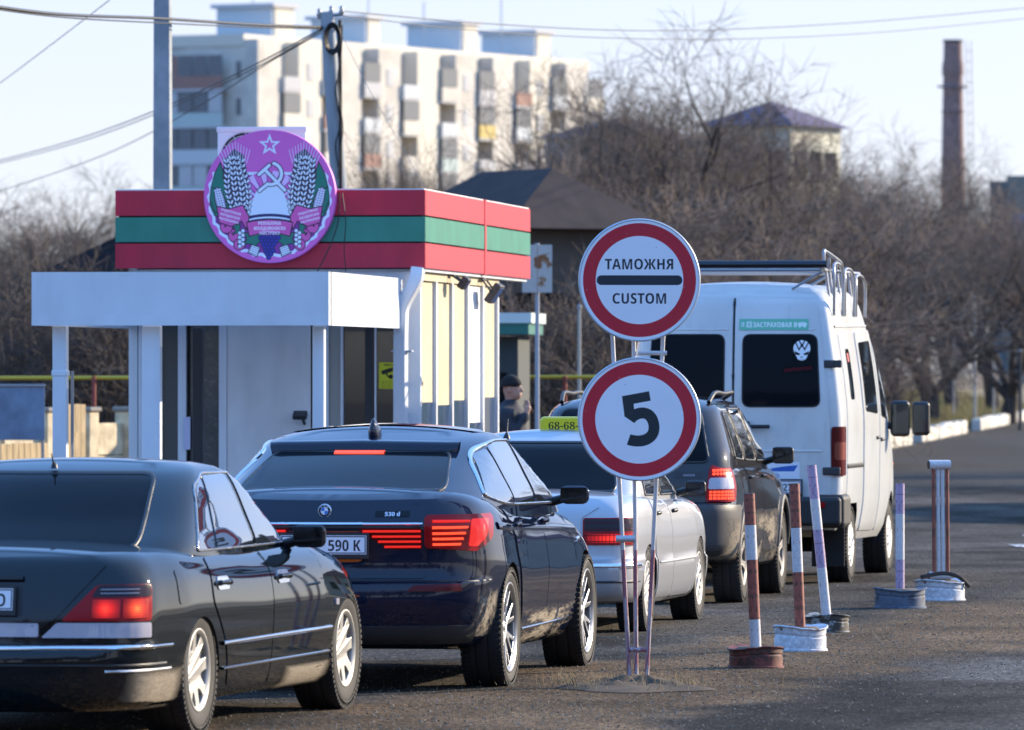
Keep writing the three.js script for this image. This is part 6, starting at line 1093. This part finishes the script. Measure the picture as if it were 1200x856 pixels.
function tree(kind, label, px, d, topY, o = {}) {
  const K = KINDS[kind], x = gx(px, d), base = o.base ?? (d > 110 ? bank(x, d) : 0), t = thing(kind === 5 ? 'bare_shrub' : 'bare_tree', label, kind === 5 ? 'shrub' : 'tree', [x, base - 0.05, -d], o.turn ?? rnd() * 6.28, o.group ?? 'bare trees beyond the road');
  const k = (gy(topY, d) - base) / K.H; t.scale.set(k * (o.wide ?? 1), k, k * (o.wide ?? 1));
  part('trunk', K.trunk, o.bark ?? barkA, t); part('crown', K.crown, o.twig ?? twigA, t); return t;
}
// the recognisable ones, then the mass behind
tree(2, 'tallest bare tree, its crown above the customs sign', 735, 175, 74, { turn: 0.4, wide: 1.25 });
tree(0, 'bare tree leaning into the tall tree from beside the apartment block', 668, 190, 140, { wide: 1.2 });
tree(4, 'wide bare tree with a short forked trunk on the bank behind the van mirrors', 1088, 238, 232, { turn: 2.2, wide: 1.45, twig: twigB });
tree(0, 'bare tree just clear of the brick chimney, on its open side', 1165, 300, 200, { wide: 1.1 });
tree(2, 'slim dark bare tree before the shaded end of the apartment block', 452, 150, 165, { wide: 0.6, bark: barkB });
tree(0, 'twiggy bare tree rising over the booth roof beside the dark hipped roof', 505, 165, 185, { wide: 0.6 });
tree(2, 'bare tree in front of the purple roof, near the tall tree', 808, 200, 112, { wide: 1.1 });
tree(0, 'bare tree crossing the middle of the purple roof', 872, 215, 138, { wide: 1.3 });
tree(1, 'bare tree before the sunlit gable under the purple roof', 932, 225, 156, { wide: 1.25, twig: twigB });
tree(0, 'bare tree above the van roof rack', 980, 262, 188, { wide: 1.25 });
tree(0, 'bare tree between the roof rack and the brick chimney', 1048, 260, 205, { wide: 1.3 });
tree(2, 'bare tree with thin upright limbs between the tall tree and the purple roof', 776, 188, 112, { wide: 1.1, twig: twigB });
tree(0, 'bare tree reaching over the ridge of the purple roof', 850, 178, 160, { wide: 1.2, twig: twigB });
tree(0, 'low bare tree straight in front of the brick chimney foot', 1118, 290, 240, { wide: 1.3 });
tree(4, 'bare tree with forked limbs near the picture edge past the lamp post', 1182, 262, 250, { wide: 1.2 });
tree(2, 'bare tree standing at the far edge of the row', 1212, 240, 225, { wide: 1.3, twig: twigB });
const rows = [[640, 150, 262, 3], [705, 145, 215, 1], [775, 150, 200, 4], [840, 152, 220, 1], [905, 165, 222, 4], [945, 180, 245, 0], [850, 145, 320, 3], [745, 128, 320, 0]];
rows.forEach(([px, d, ty, k], i) => tree(k, 'dense low bare tree in the thicket behind the customs sign and van', px, d, ty, { wide: 1.5, twig: [twigA, twigB, twigC][i % 3] }));
const brush = [[630, 112, 360], [665, 110, 345], [720, 112, 350], [790, 126, 345], [850, 150, 340], [900, 165, 335], [940, 190, 340]];
brush.forEach(([px, d, ty], i) => tree(5, 'tangled brown shrub at the foot of the bare trees behind the queue', px, d, ty, { wide: 1.5, twig: [twigC, twigA][i % 2], group: 'shrubs behind the queue' }));
for (const [px, d, ty] of [[10, 112, 330], [60, 116, 350], [110, 110, 345], [150, 118, 340], [215, 114, 345], [85, 124, 322], [20, 130, 315]]) tree(5, 'tangled brown shrub beyond the fences on the canopy side', px, d, ty, { base: 0, wide: 1.5, twig: twigC, group: 'shrubs beyond the fences' });
for (const [px, d, ty, k, l] of [[-10, 210, 240, 1, 'hazy bare tree at the picture edge beyond the canopy'], [40, 330, 255, 0, 'far bluish bare tree over the canopy, nearer the picture edge'], [95, 350, 278, 1, 'far low bare tree over the middle of the canopy'], [165, 300, 222, 2, 'far bare tree right beside the square utility pole']]) tree(k, l, px, d, ty, { base: 0, wide: 1.5, group: 'far trees over the canopy' });
// roadside trees on the other side of the carriageway, out of view: their shadows and reflections are in the picture
for (const [x, d, h, k] of [[20, 47.5, 7, 1], [36, 46, 11, 2], [21, 128, 10, 1], [24, 141, 11, 0]]) { const t = thing('bare_tree', 'bare roadside tree across the carriageway, outside the picture', 'tree', [x, 0, -d], d, 'roadside trees across the carriageway'); const K = KINDS[k]; t.scale.setScalar(h / K.H); part('trunk', K.trunk, barkA, t); part('crown', K.crown, twigA, t); }
// ---------------------------------------------------------------- buildings
const hazeM = (c, r = 0.8) => mat(c, r);
{ // nine-storey slab block
  const a = 28.7 * Math.PI / 180, d0 = 555, o = at(302, 435, d0), g = thing('apartment_block', 'nine-storey white apartment block with rows of glazed loggias and rooftop boxes', 'building', [o.x, 0, o.z], -a);
  const H = gy(53, d0), L = 56, T = 8.2, fl = 9, fh = H / (fl + 0.5), y0 = fh * 0.3;
  const wallM = new THREE.MeshStandardMaterial({ map: mottled([206, 198, 184], 0.14, 8, 5, 121), roughness: 0.9 }); wallM.map.repeat.set(1 / 12, 1 / 12);
  const cream = hazeM([0.68, 0.62, 0.5]), grey = hazeM([0.5, 0.49, 0.48]), rust = hazeM([0.34, 0.19, 0.15]), bluePl = hazeM([0.56, 0.58, 0.58]), mint = hazeM([0.48, 0.56, 0.52]), yel = hazeM([0.6, 0.45, 0.15]), gl = phys([0.15, 0.155, 0.16], { roughness: 0.3 });
  part('wall', bx(-T, -1.3, 0, H, -L, 0), wallM, g); part('parapet', bx(-T - 0.1, -1.2, H, H + 0.9, -L - 0.1, 0.1), cream, g);
  // long sunlit front: piers and recessed loggias
  const mods = 9, mw = L / mods;
  for (let m = 0; m < mods; m++) {
    const z0 = -m * mw, z1 = z0 - mw * 0.56, z2 = z0 - mw;
    part('pier', bx(-1.3, 0, 0, H + 0.5, z1, z0), m % 3 === 1 ? cream : wallM, g);
    for (let f = 0; f < fl; f++) {
      const y = y0 + f * fh; if (y + fh < 9) continue;
      part('loggia_floor', bx(-1.28, 0.25, y - 0.1, y + 0.1, z2 + 0.05, z1 - 0.05), grey, g);
      const c = [bluePl, grey, cream, mint, rust, wallM, yel][Math.floor(hash2(m, f, 9) * 6.4)];
      part('parapet_panel', bx(0.16, 0.3, y + 0.1, y + 1.15, z2 + 0.06, z1 - 0.06), c, g);
      if (hash2(m, f, 4) > 0.35) part('loggia_glazing', bx(0.18, 0.24, y + 1.2, y + fh - 0.15, z2 + 0.1, z1 - 0.1), gl, g);
      if (m % 2) { const zc = lerp(z0, z1, 0.5); part('window', bx(0.002, 0.06, y + 0.95, y + 2.3, zc - 0.5, zc + 0.5), grey, g); }
    }
  }
  // shaded end: glazed balconies in two columns
  for (let f = 0; f < fl; f++) {
    const y = y0 + f * fh; if (y + fh < 9) continue;
    const top = f === fl - 1;
    part('end_parapet', bx(-T + 0.3, -2.6, y + 0.1, y + 1.1, 0.9, 1.05), top ? rust : f % 2 ? mint : bluePl, g); part('end_floor', bx(-T + 0.3, -2.6, y - 0.1, y + 0.1, 0.002, 1.05), grey, g);
    for (let k = 0; k < 4; k++) { const x0 = -T + 0.4 + k * 1.32; part('balcony_window', bx(x0, x0 + 1.2, y + 1.15, y + fh - 0.15, 0.92, 1.0), hash2(k, f, 2) > 0.4 ? gl : top ? rust : grey, g); }
    part('window', bx(-1.9, -1.5, y + 0.9, y + 2.2, 0.002, 0.05), gl, g);
  }
  for (const [za, zb, h] of [[-4, -8.6, 2.3], [-18.5, -22, 2.0], [-34, -38, 2.2], [-46.5, -50.5, 2.0]]) { const r = part('rooftop_box', bx(-T + 1.4, -1.8, H + 0.9, H + 0.9 + h, zb, za - 1.2), bluePl, g); part('box_roof', bx(-T + 1.0, -1.5, H + 0.9 + h, H + 1.2 + h, zb - 0.3, za - 0.9), grey, r); part('box_side', bx(-1.78, -1.7, H + 0.9, H + 0.9 + h, zb + 0.3, za - 1.5), cream, r); }
  for (const [z, h] of [[-6, 8], [-24, 6], [-46, 7], [-33, 4]]) part('roof_aerial', rod(V3(-4, H + 0.9, z), V3(-4, H + 0.9 + h, z), 0.06), grey, g);
}
function roofGeo(w, l, h, hip, ov = 0.4) { // hipped roof, ridge along z
  const W = w / 2 + ov, Lz = l / 2 + ov, r = Lz - hip, P = [[-W, 0, -Lz], [W, 0, -Lz], [W, 0, Lz], [-W, 0, Lz], [0, h, -r], [0, h, r]], I = [[3, 2, 5], [1, 0, 4], [2, 1, 4], [2, 4, 5], [0, 3, 5], [0, 5, 4], [0, 1, 2], [0, 2, 3]], pos = []; for (const t of I) for (const k of t) pos.push(...P[k]);
  const g = new THREE.BufferGeometry(); g.setAttribute('position', new THREE.Float32BufferAttribute(pos, 3)); g.computeVertexNormals(); return boxUV(g);
}
function house(name, label, px, d, eaveY, ridgeY, w, l, turn, wallC, roofC, hip, o = {}) {
  const g = thing(name, label, 'house', [o.x ?? gx(px, d), 0, -d], turn), e = o.eave ?? gy(eaveY, d), h = (o.ridge ?? gy(ridgeY, d)) - e;
  const wt = mottled(wallC, 0.12, 6, 4, 7); wt.repeat.set(0.2, 0.2); const rt = mottled(roofC, 0.25, 14, 4, 17); rt.repeat.set(0.3, 0.3);
  part('wall', bx(-w / 2, w / 2, 0, e, -l / 2, l / 2), new THREE.MeshStandardMaterial({ map: wt, roughness: 0.9 }), g);
  const r = part('roof', roofGeo(w, l, h, hip), new THREE.MeshStandardMaterial({ map: rt, roughness: o.rough ?? 0.7 }), g); r.position.y = e + 0.01;
  if (o.chimney) part('chimney', bx(-0.35, 0.35, h * 0.5, h + 0.9, -0.3, 0.3), mat([0.3, 0.16, 0.11], 0.9), r).position.z = l * 0.15;
  const st = Math.max(1, Math.floor(e / 3)); for (let f = 0; f < st; f++) for (const s of [-1, 1]) { for (let k = -1; k <= 1; k++) part('window', bx(k * w * 0.3 - 0.55, k * w * 0.3 + 0.55, e - 2.5 - f * 3, e - 1.1 - f * 3, s * (l / 2 + 0.03) - 0.025, s * (l / 2 + 0.03) + 0.025), M.glass, g), part('window', bx(s * (w / 2 + 0.03) - 0.025, s * (w / 2 + 0.03) + 0.025, e - 2.5 - f * 3, e - 1.1 - f * 3, k * l * 0.3 - 0.55, k * l * 0.3 + 0.55), M.glass, g); }
  return g;
}
house('purple_roofed_house', 'tall pale house with a purple hipped roof behind the bare trees', 905, 330, 150, 119, 4.4, 5.2, -0.5, [206, 204, 184], [92, 80, 98], 2.8);
house('pale_house', 'pale house half hidden behind the tallest bare tree', 730, 340, 165, 138, 5, 7, -0.4, [188, 192, 192], [100, 84, 86], 3);
house('dark_roofed_house', 'low house with a dark brown hipped roof behind the booth', 606, 128, 272, 200, 2.6, 4.6, 0.5, [90, 78, 68], [58, 46, 42], 1.4, { rough: 0.95 });
house('shed', 'dark-roofed shed peeping over the canopy beside the striped fascia', 202, 128, 322, 252, 3.7, 6, 0.05, [74, 70, 70], [40, 40, 46], 0.05, { rough: 0.95 });
house('roadside_house', 'house across the carriageway, outside the picture, shading the far road', 0, 106, 0, 0, 9, 13, 0.1, [170, 160, 140], [110, 60, 48], 3, { x: 23, eave: 4.4, ridge: 7.2, chimney: 1 });
house('roadside_house', 'long two-storey house across the carriageway, outside the picture, beyond the first house', 0, 182, 0, 0, 10, 66, -0.1, [180, 170, 150], [96, 70, 60], 4, { x: 38, eave: 7.2, ridge: 10 });
{ // brick chimney
  const d = 640, g = thing('brick_chimney', 'tall tapering brick factory chimney against the pale sky', 'chimney', [gx(1117, d), 0, -d]);
  const h = gy(48, d), r = y => lerp(19, 11, y / h) / F * d, bt = dataTex(256, (u, v) => { const row = Math.floor(v * 32), b = hash2(Math.floor(u * 16 + (row % 2) * 0.5) % 16, row, 5), a = fbm(u, v, 6, 4, 6), k = 0.72 + 0.3 * b + 0.3 * (a - 0.5); return [158 * k, 130 * k, 122 * k]; }, true, 1); bt.repeat.set(3, 12);
  part('shaft', new THREE.LatheGeometry([0, 0.25, 0.5, 0.75, 0.88, 0.9, 0.905, 0.93, 0.95, 1].map(t => new THREE.Vector2(r(t * h) * (t > 0.9 && t < 0.935 ? 1.12 : 1), t * h)), 10), new THREE.MeshStandardMaterial({ map: bt, roughness: 0.95 }), g);
  part('rim', new THREE.TorusGeometry(r(h) * 0.96, 0.12, 6, 20).rotateX(Math.PI / 2).translate(0, h, 0), mat([0.12, 0.1, 0.1], 0.9), g); part('platform', new THREE.TorusGeometry(r(h * 0.88) + 0.4, 0.09, 6, 24).rotateX(Math.PI / 2).translate(0, h * 0.87, 0), mat([0.2, 0.18, 0.18], 0.8), g);
  for (let k = 0; k < 6; k++) part('hoop', new THREE.TorusGeometry(r(h * (0.1 + k * 0.14)) + 0.03, 0.06, 5, 20).rotateX(Math.PI / 2).translate(0, h * (0.1 + k * 0.14), 0), mat([0.22, 0.16, 0.14], 0.8), g);
  part('ladder', [rod(V3(r(0) + 0.3, 0, 0.4), V3(r(h) + 0.3, h, 0.4), 0.03, 0.03, 5), rod(V3(r(0) + 0.75, 0, 0.4), V3(r(h) + 0.75, h, 0.4), 0.03, 0.03, 5), ...Array.from({ length: 34 }, (_, k) => rod(V3(r(k / 34 * h) + 0.3, k / 34 * h, 0.4), V3(r(k / 34 * h) + 0.75, k / 34 * h, 0.4), 0.03, 0.03, 4))], mat([0.25, 0.2, 0.18], 0.8), g);
}
{ // far factory block at the picture's edge
  const d = 520, g = thing('factory_block', 'grey-green factory block at the picture edge past the chimney', 'building', [gx(1196, d), 0, -d], -0.2);
  part('wall', bx(-1.0, 9, 0, gy(206, d), -9, 0), hazeM([0.2, 0.2, 0.17]), g); part('lower_wing', bx(-2.2, -1.002, 0, gy(212, d), -6, -0.2), hazeM([0.12, 0.14, 0.15]), g); part('blue_door', bx(-0.6, 1.5, gy(270, d), gy(252, d), 0.002, 0.1), hazeM([0.12, 0.2, 0.4]), g);
}
// fence and posts on the bank
{
  const m = [[0.5, 0.42, 0.3], [0.55, 0.46, 0.34], [0.42, 0.2, 0.17]].map(c => mat(c, 0.9)), f = thing('bank_fence', 'low sunlit concrete fence along the bank behind the forked tree', 'fence', [0, 0, 0]);
  for (let i = 0, d = 214; d < 440; d += 3.1, i++) { const x = kerbX(d) - 7.0, b = bank(x, d); const pnl = part('fence_panel', rbox(0.1, 0.95, 2.95, 0.02, 0, 0, 0), i % 9 === 7 ? m[2] : m[i % 2], f); pnl.position.set(x, b + 0.45, -d); pnl.rotation.y = -0.104; part('fence_post', rbox(0.18, 1.15, 0.18, 0.02, x, b + 0.55, -d + 1.53), m[1], f); }
}
for (const [px, d, ty, l, r] of [[1143, 250, 350, 'thin pale lamp post beside the forked tree on the bank', 0.06], [1118, 262, 398, 'short pale post between the forked tree and the thin lamp post', 0.05], [1196, 235, 412, 'short dark post at the picture edge on the bank', 0.07], [679, 105, 362, 'thin sunlit post behind the customs sign', 0.03], [1165, 270, 420, 'short white post on the bank past the lamp post', 0.05], [1035, 230, 405, 'pale post on the bank just past the van mirrors', 0.06]]) {
  const x = gx(px, d), b = d > 110 ? bank(x, d) : 0, p = thing('post', l, 'post', [x, b, -d], 0, 'posts beyond the road'); const h = gy(ty, d) - b; part('shaft', rod(V3(0, -0.05, 0), V3(0, h, 0), r, r * 0.8), mat(ty === 412 ? [0.06, 0.06, 0.06] : [0.45, 0.4, 0.33], 0.8), p); part('cap', lathe([[r * 1.2, 0], [r * 1.2, 0.04], [0, 0.08]], 10).translate(0, h, 0), mat([0.3, 0.28, 0.26], 0.8), p);
}

// the street goes on behind the camera: houses and trees that the car backs mirror
house('street_house', 'pale street house behind the camera, outside the picture', 0, -38, 0, 0, 11, 10, 0.1, [176, 168, 150], [96, 58, 48], 3, { x: -14, eave: 5.5, ridge: 9 });
for (const [x, z, h, k] of [[-22, 22, 12, 0], [-12, 18, 11, 1], [-4, 24, 13, 2], [6, 20, 12, 3], [14, 26, 13, 0], [24, 18, 12, 1], [32, 30, 13, 2], [36, 8, 12, 0], [34, -16, 12, 3], [-9, 30, 14, 0], [0, 32, 14, 1], [10, 34, 14, 2], [18, 33, 14, 3], [-17, 34, 14, 2], [28, 36, 14, 1]]) { const t = thing('bare_tree', 'bare street tree behind the camera, outside the picture', 'tree', [x, 0, z], x, 'street trees behind the camera'); const K = KINDS[k]; t.scale.setScalar(h / K.H); part('trunk', K.trunk, barkA, t); part('crown', K.crown, twigA, t); }
// ---------------------------------------------------------------- person behind the booth
{
  const d = 78, X = gx(597, d), P = thing('person', 'person in dark jacket and black knit cap behind the booth, hand at the chin', 'person', [X, 0, -d], 0);
  const smin = (a, b, k) => { const h = clamp(0.5 + 0.5 * (b - a) / k, 0, 1); return lerp(b, a, h) - k * h * (1 - h); };
  const cap = (p, a, b, ra, rb) => { const ab = b.clone().sub(a), t = clamp(p.clone().sub(a).dot(ab) / ab.lengthSq(), 0, 1); return p.distanceTo(a.clone().addScaledVector(ab, t)) - lerp(ra, rb, t); };
  const ell = (p, c, r) => { const q = p.clone().sub(c).divide(r); const l = q.length(); return (l - 1) * Math.min(r.x, r.y, r.z); };
  function field(f, lo, size, n) {
    const mc = new MarchingCubes(n, M.black, false, false, 60000); mc.isolation = 0; const v = V3();
    for (let z = 0; z < n; z++) for (let y = 0; y < n; y++) for (let x = 0; x < n; x++) { v.set(lo.x + (x + 0.0) / (n / 2) * size / 2, lo.y + y / (n / 2) * size / 2, lo.z + z / (n / 2) * size / 2); mc.field[x + y * n + z * n * n] = -f(v); }
    mc.update(); const c = mc.count, p = mc.positionArray.slice(0, c * 3), m = mc.normalArray.slice(0, c * 3);
    for (let i = 0; i < c; i++) { p[i * 3] = lo.x + (p[i * 3] + 1) * size / 2; p[i * 3 + 1] = lo.y + (p[i * 3 + 1] + 1) * size / 2; p[i * 3 + 2] = lo.z + (p[i * 3 + 2] + 1) * size / 2; }
    const g = new THREE.BufferGeometry(); g.setAttribute('position', new THREE.BufferAttribute(p, 3)); g.setAttribute('normal', new THREE.BufferAttribute(m, 3)); return g;
  }
  // faces +x: jacket, trousers
  const torso = p => { let s = cap(p, V3(0, 1.0, 0), V3(0.0, 1.38, 0), 0.17, 0.19); s = smin(s, cap(p, V3(0, 1.42, -0.17), V3(0, 1.42, 0.17), 0.095, 0.095), 0.1); s = smin(s, cap(p, V3(0, 1.42, 0), V3(0.02, 1.56, 0), 0.1, 0.085), 0.06); s = smin(s, cap(p, V3(0, 0.95, -0.09), V3(0, 0.95, 0.09), 0.15, 0.15), 0.1);
    for (const k of [-1, 1]) s = smin(s, cap(p, V3(0, 0.92, k * 0.1), V3(0.03, 0.5, k * 0.11), 0.105, 0.075), 0.06), s = smin(s, cap(p, V3(0.03, 0.5, k * 0.11), V3(0, 0.09, k * 0.11), 0.072, 0.055), 0.04), s = smin(s, cap(p, V3(-0.03, 0.05, k * 0.11), V3(0.17, 0.04, k * 0.13), 0.05, 0.04), 0.03);
    s = smin(s, cap(p, V3(0, 1.42, 0.21), V3(0.1, 1.16, 0.27), 0.075, 0.062), 0.06); s = smin(s, cap(p, V3(0.1, 1.16, 0.27), V3(0.22, 1.44, 0.12), 0.06, 0.046), 0.04);
    s = smin(s, cap(p, V3(0, 1.42, -0.21), V3(-0.02, 1.12, -0.27), 0.075, 0.062), 0.06); s = smin(s, cap(p, V3(-0.02, 1.12, -0.27), V3(0.14, 0.95, -0.2), 0.06, 0.045), 0.04); return s + 0.006 * Math.sin(p.y * 40 + p.x * 20) * Math.max(0, Math.min(1, (p.y - 0.9) * 4)); };
  const body = field(torso, V3(-0.95, -0.02, -0.95), 1.9, 80);
  const head = p => { let s = ell(p, V3(0.03, 1.735, 0), V3(0.098, 0.118, 0.076)); s = smin(s, ell(p, V3(0.075, 1.66, 0), V3(0.055, 0.05, 0.05)), 0.04); s = smin(s, cap(p, V3(0.01, 1.52, 0), V3(0.015, 1.66, 0), 0.058, 0.055), 0.03); s = smin(s, cap(p, V3(0.12, 1.745, 0), V3(0.143, 1.71, 0), 0.011, 0.016), 0.012); s = smin(s, cap(p, V3(0.115, 1.672, -0.018), V3(0.115, 1.672, 0.018), 0.012, 0.012), 0.008); for (const k of [-1, 1]) { s = smin(s, ell(p, V3(0.02, 1.72, k * 0.078), V3(0.02, 0.034, 0.012)), 0.008); s = Math.max(s, -(ell(p, V3(0.122, 1.745, k * 0.032), V3(0.016, 0.011, 0.017)))); } return s; };
  const headG = field(head, V3(-0.16, 1.48, -0.2), 0.4, 72);
  const hand = p => { let s = cap(p, V3(0.22, 1.45, 0.12), V3(0.235, 1.52, 0.09), 0.03, 0.034); for (let k = 0; k < 4; k++) { const a = V3(0.25 - k * 0.006, 1.55 - k * 0.016, 0.085 - k * 0.002), b = V3(0.225 - k * 0.004, 1.595 - k * 0.014, 0.05), c = V3(0.185, 1.6 - k * 0.014, 0.04); s = smin(s, cap(p, a, b, 0.0095, 0.009), 0.008); s = smin(s, cap(p, b, c, 0.009, 0.0075), 0.006); } s = smin(s, cap(p, V3(0.215, 1.5, 0.1), V3(0.185, 1.55, 0.09), 0.012, 0.009), 0.01); return s; };
  const handG = field(hand, V3(0.1, 1.4, -0.05), 0.26, 64);
  part('body', body, mat([0.018, 0.022, 0.032], 0.8), P); const skin = mat([0.42, 0.24, 0.17], 0.6);
  part('head', headG, skin, P); part('hand', handG, skin, P);
  part('eye', [new THREE.SphereGeometry(0.01, 8, 6).translate(0.11, 1.745, 0.032), new THREE.SphereGeometry(0.01, 8, 6).translate(0.11, 1.745, -0.032)], mat([0.05, 0.04, 0.035], 0.3), P);
  const capG = field(p => { let s = ell(p, V3(0.015, 1.78, 0), V3(0.112, 0.1, 0.092)); s = Math.max(s, 1.758 - p.y + (p.x - 0.0) * -0.12); s = smin(s, Math.max(Math.abs(p.y - 1.775 - 0.12 * p.x) - 0.018, ell(p, V3(0.015, 1.77, 0), V3(0.118, 0.13, 0.097))), 0.01); return s; }, V3(-0.15, 1.68, -0.15), 0.3, 56);
  part('knit_cap', capG, mat([0.012, 0.012, 0.013], 0.95), P);
  P.rotation.y = -0.3;
}
renderer.render(scene, camera);
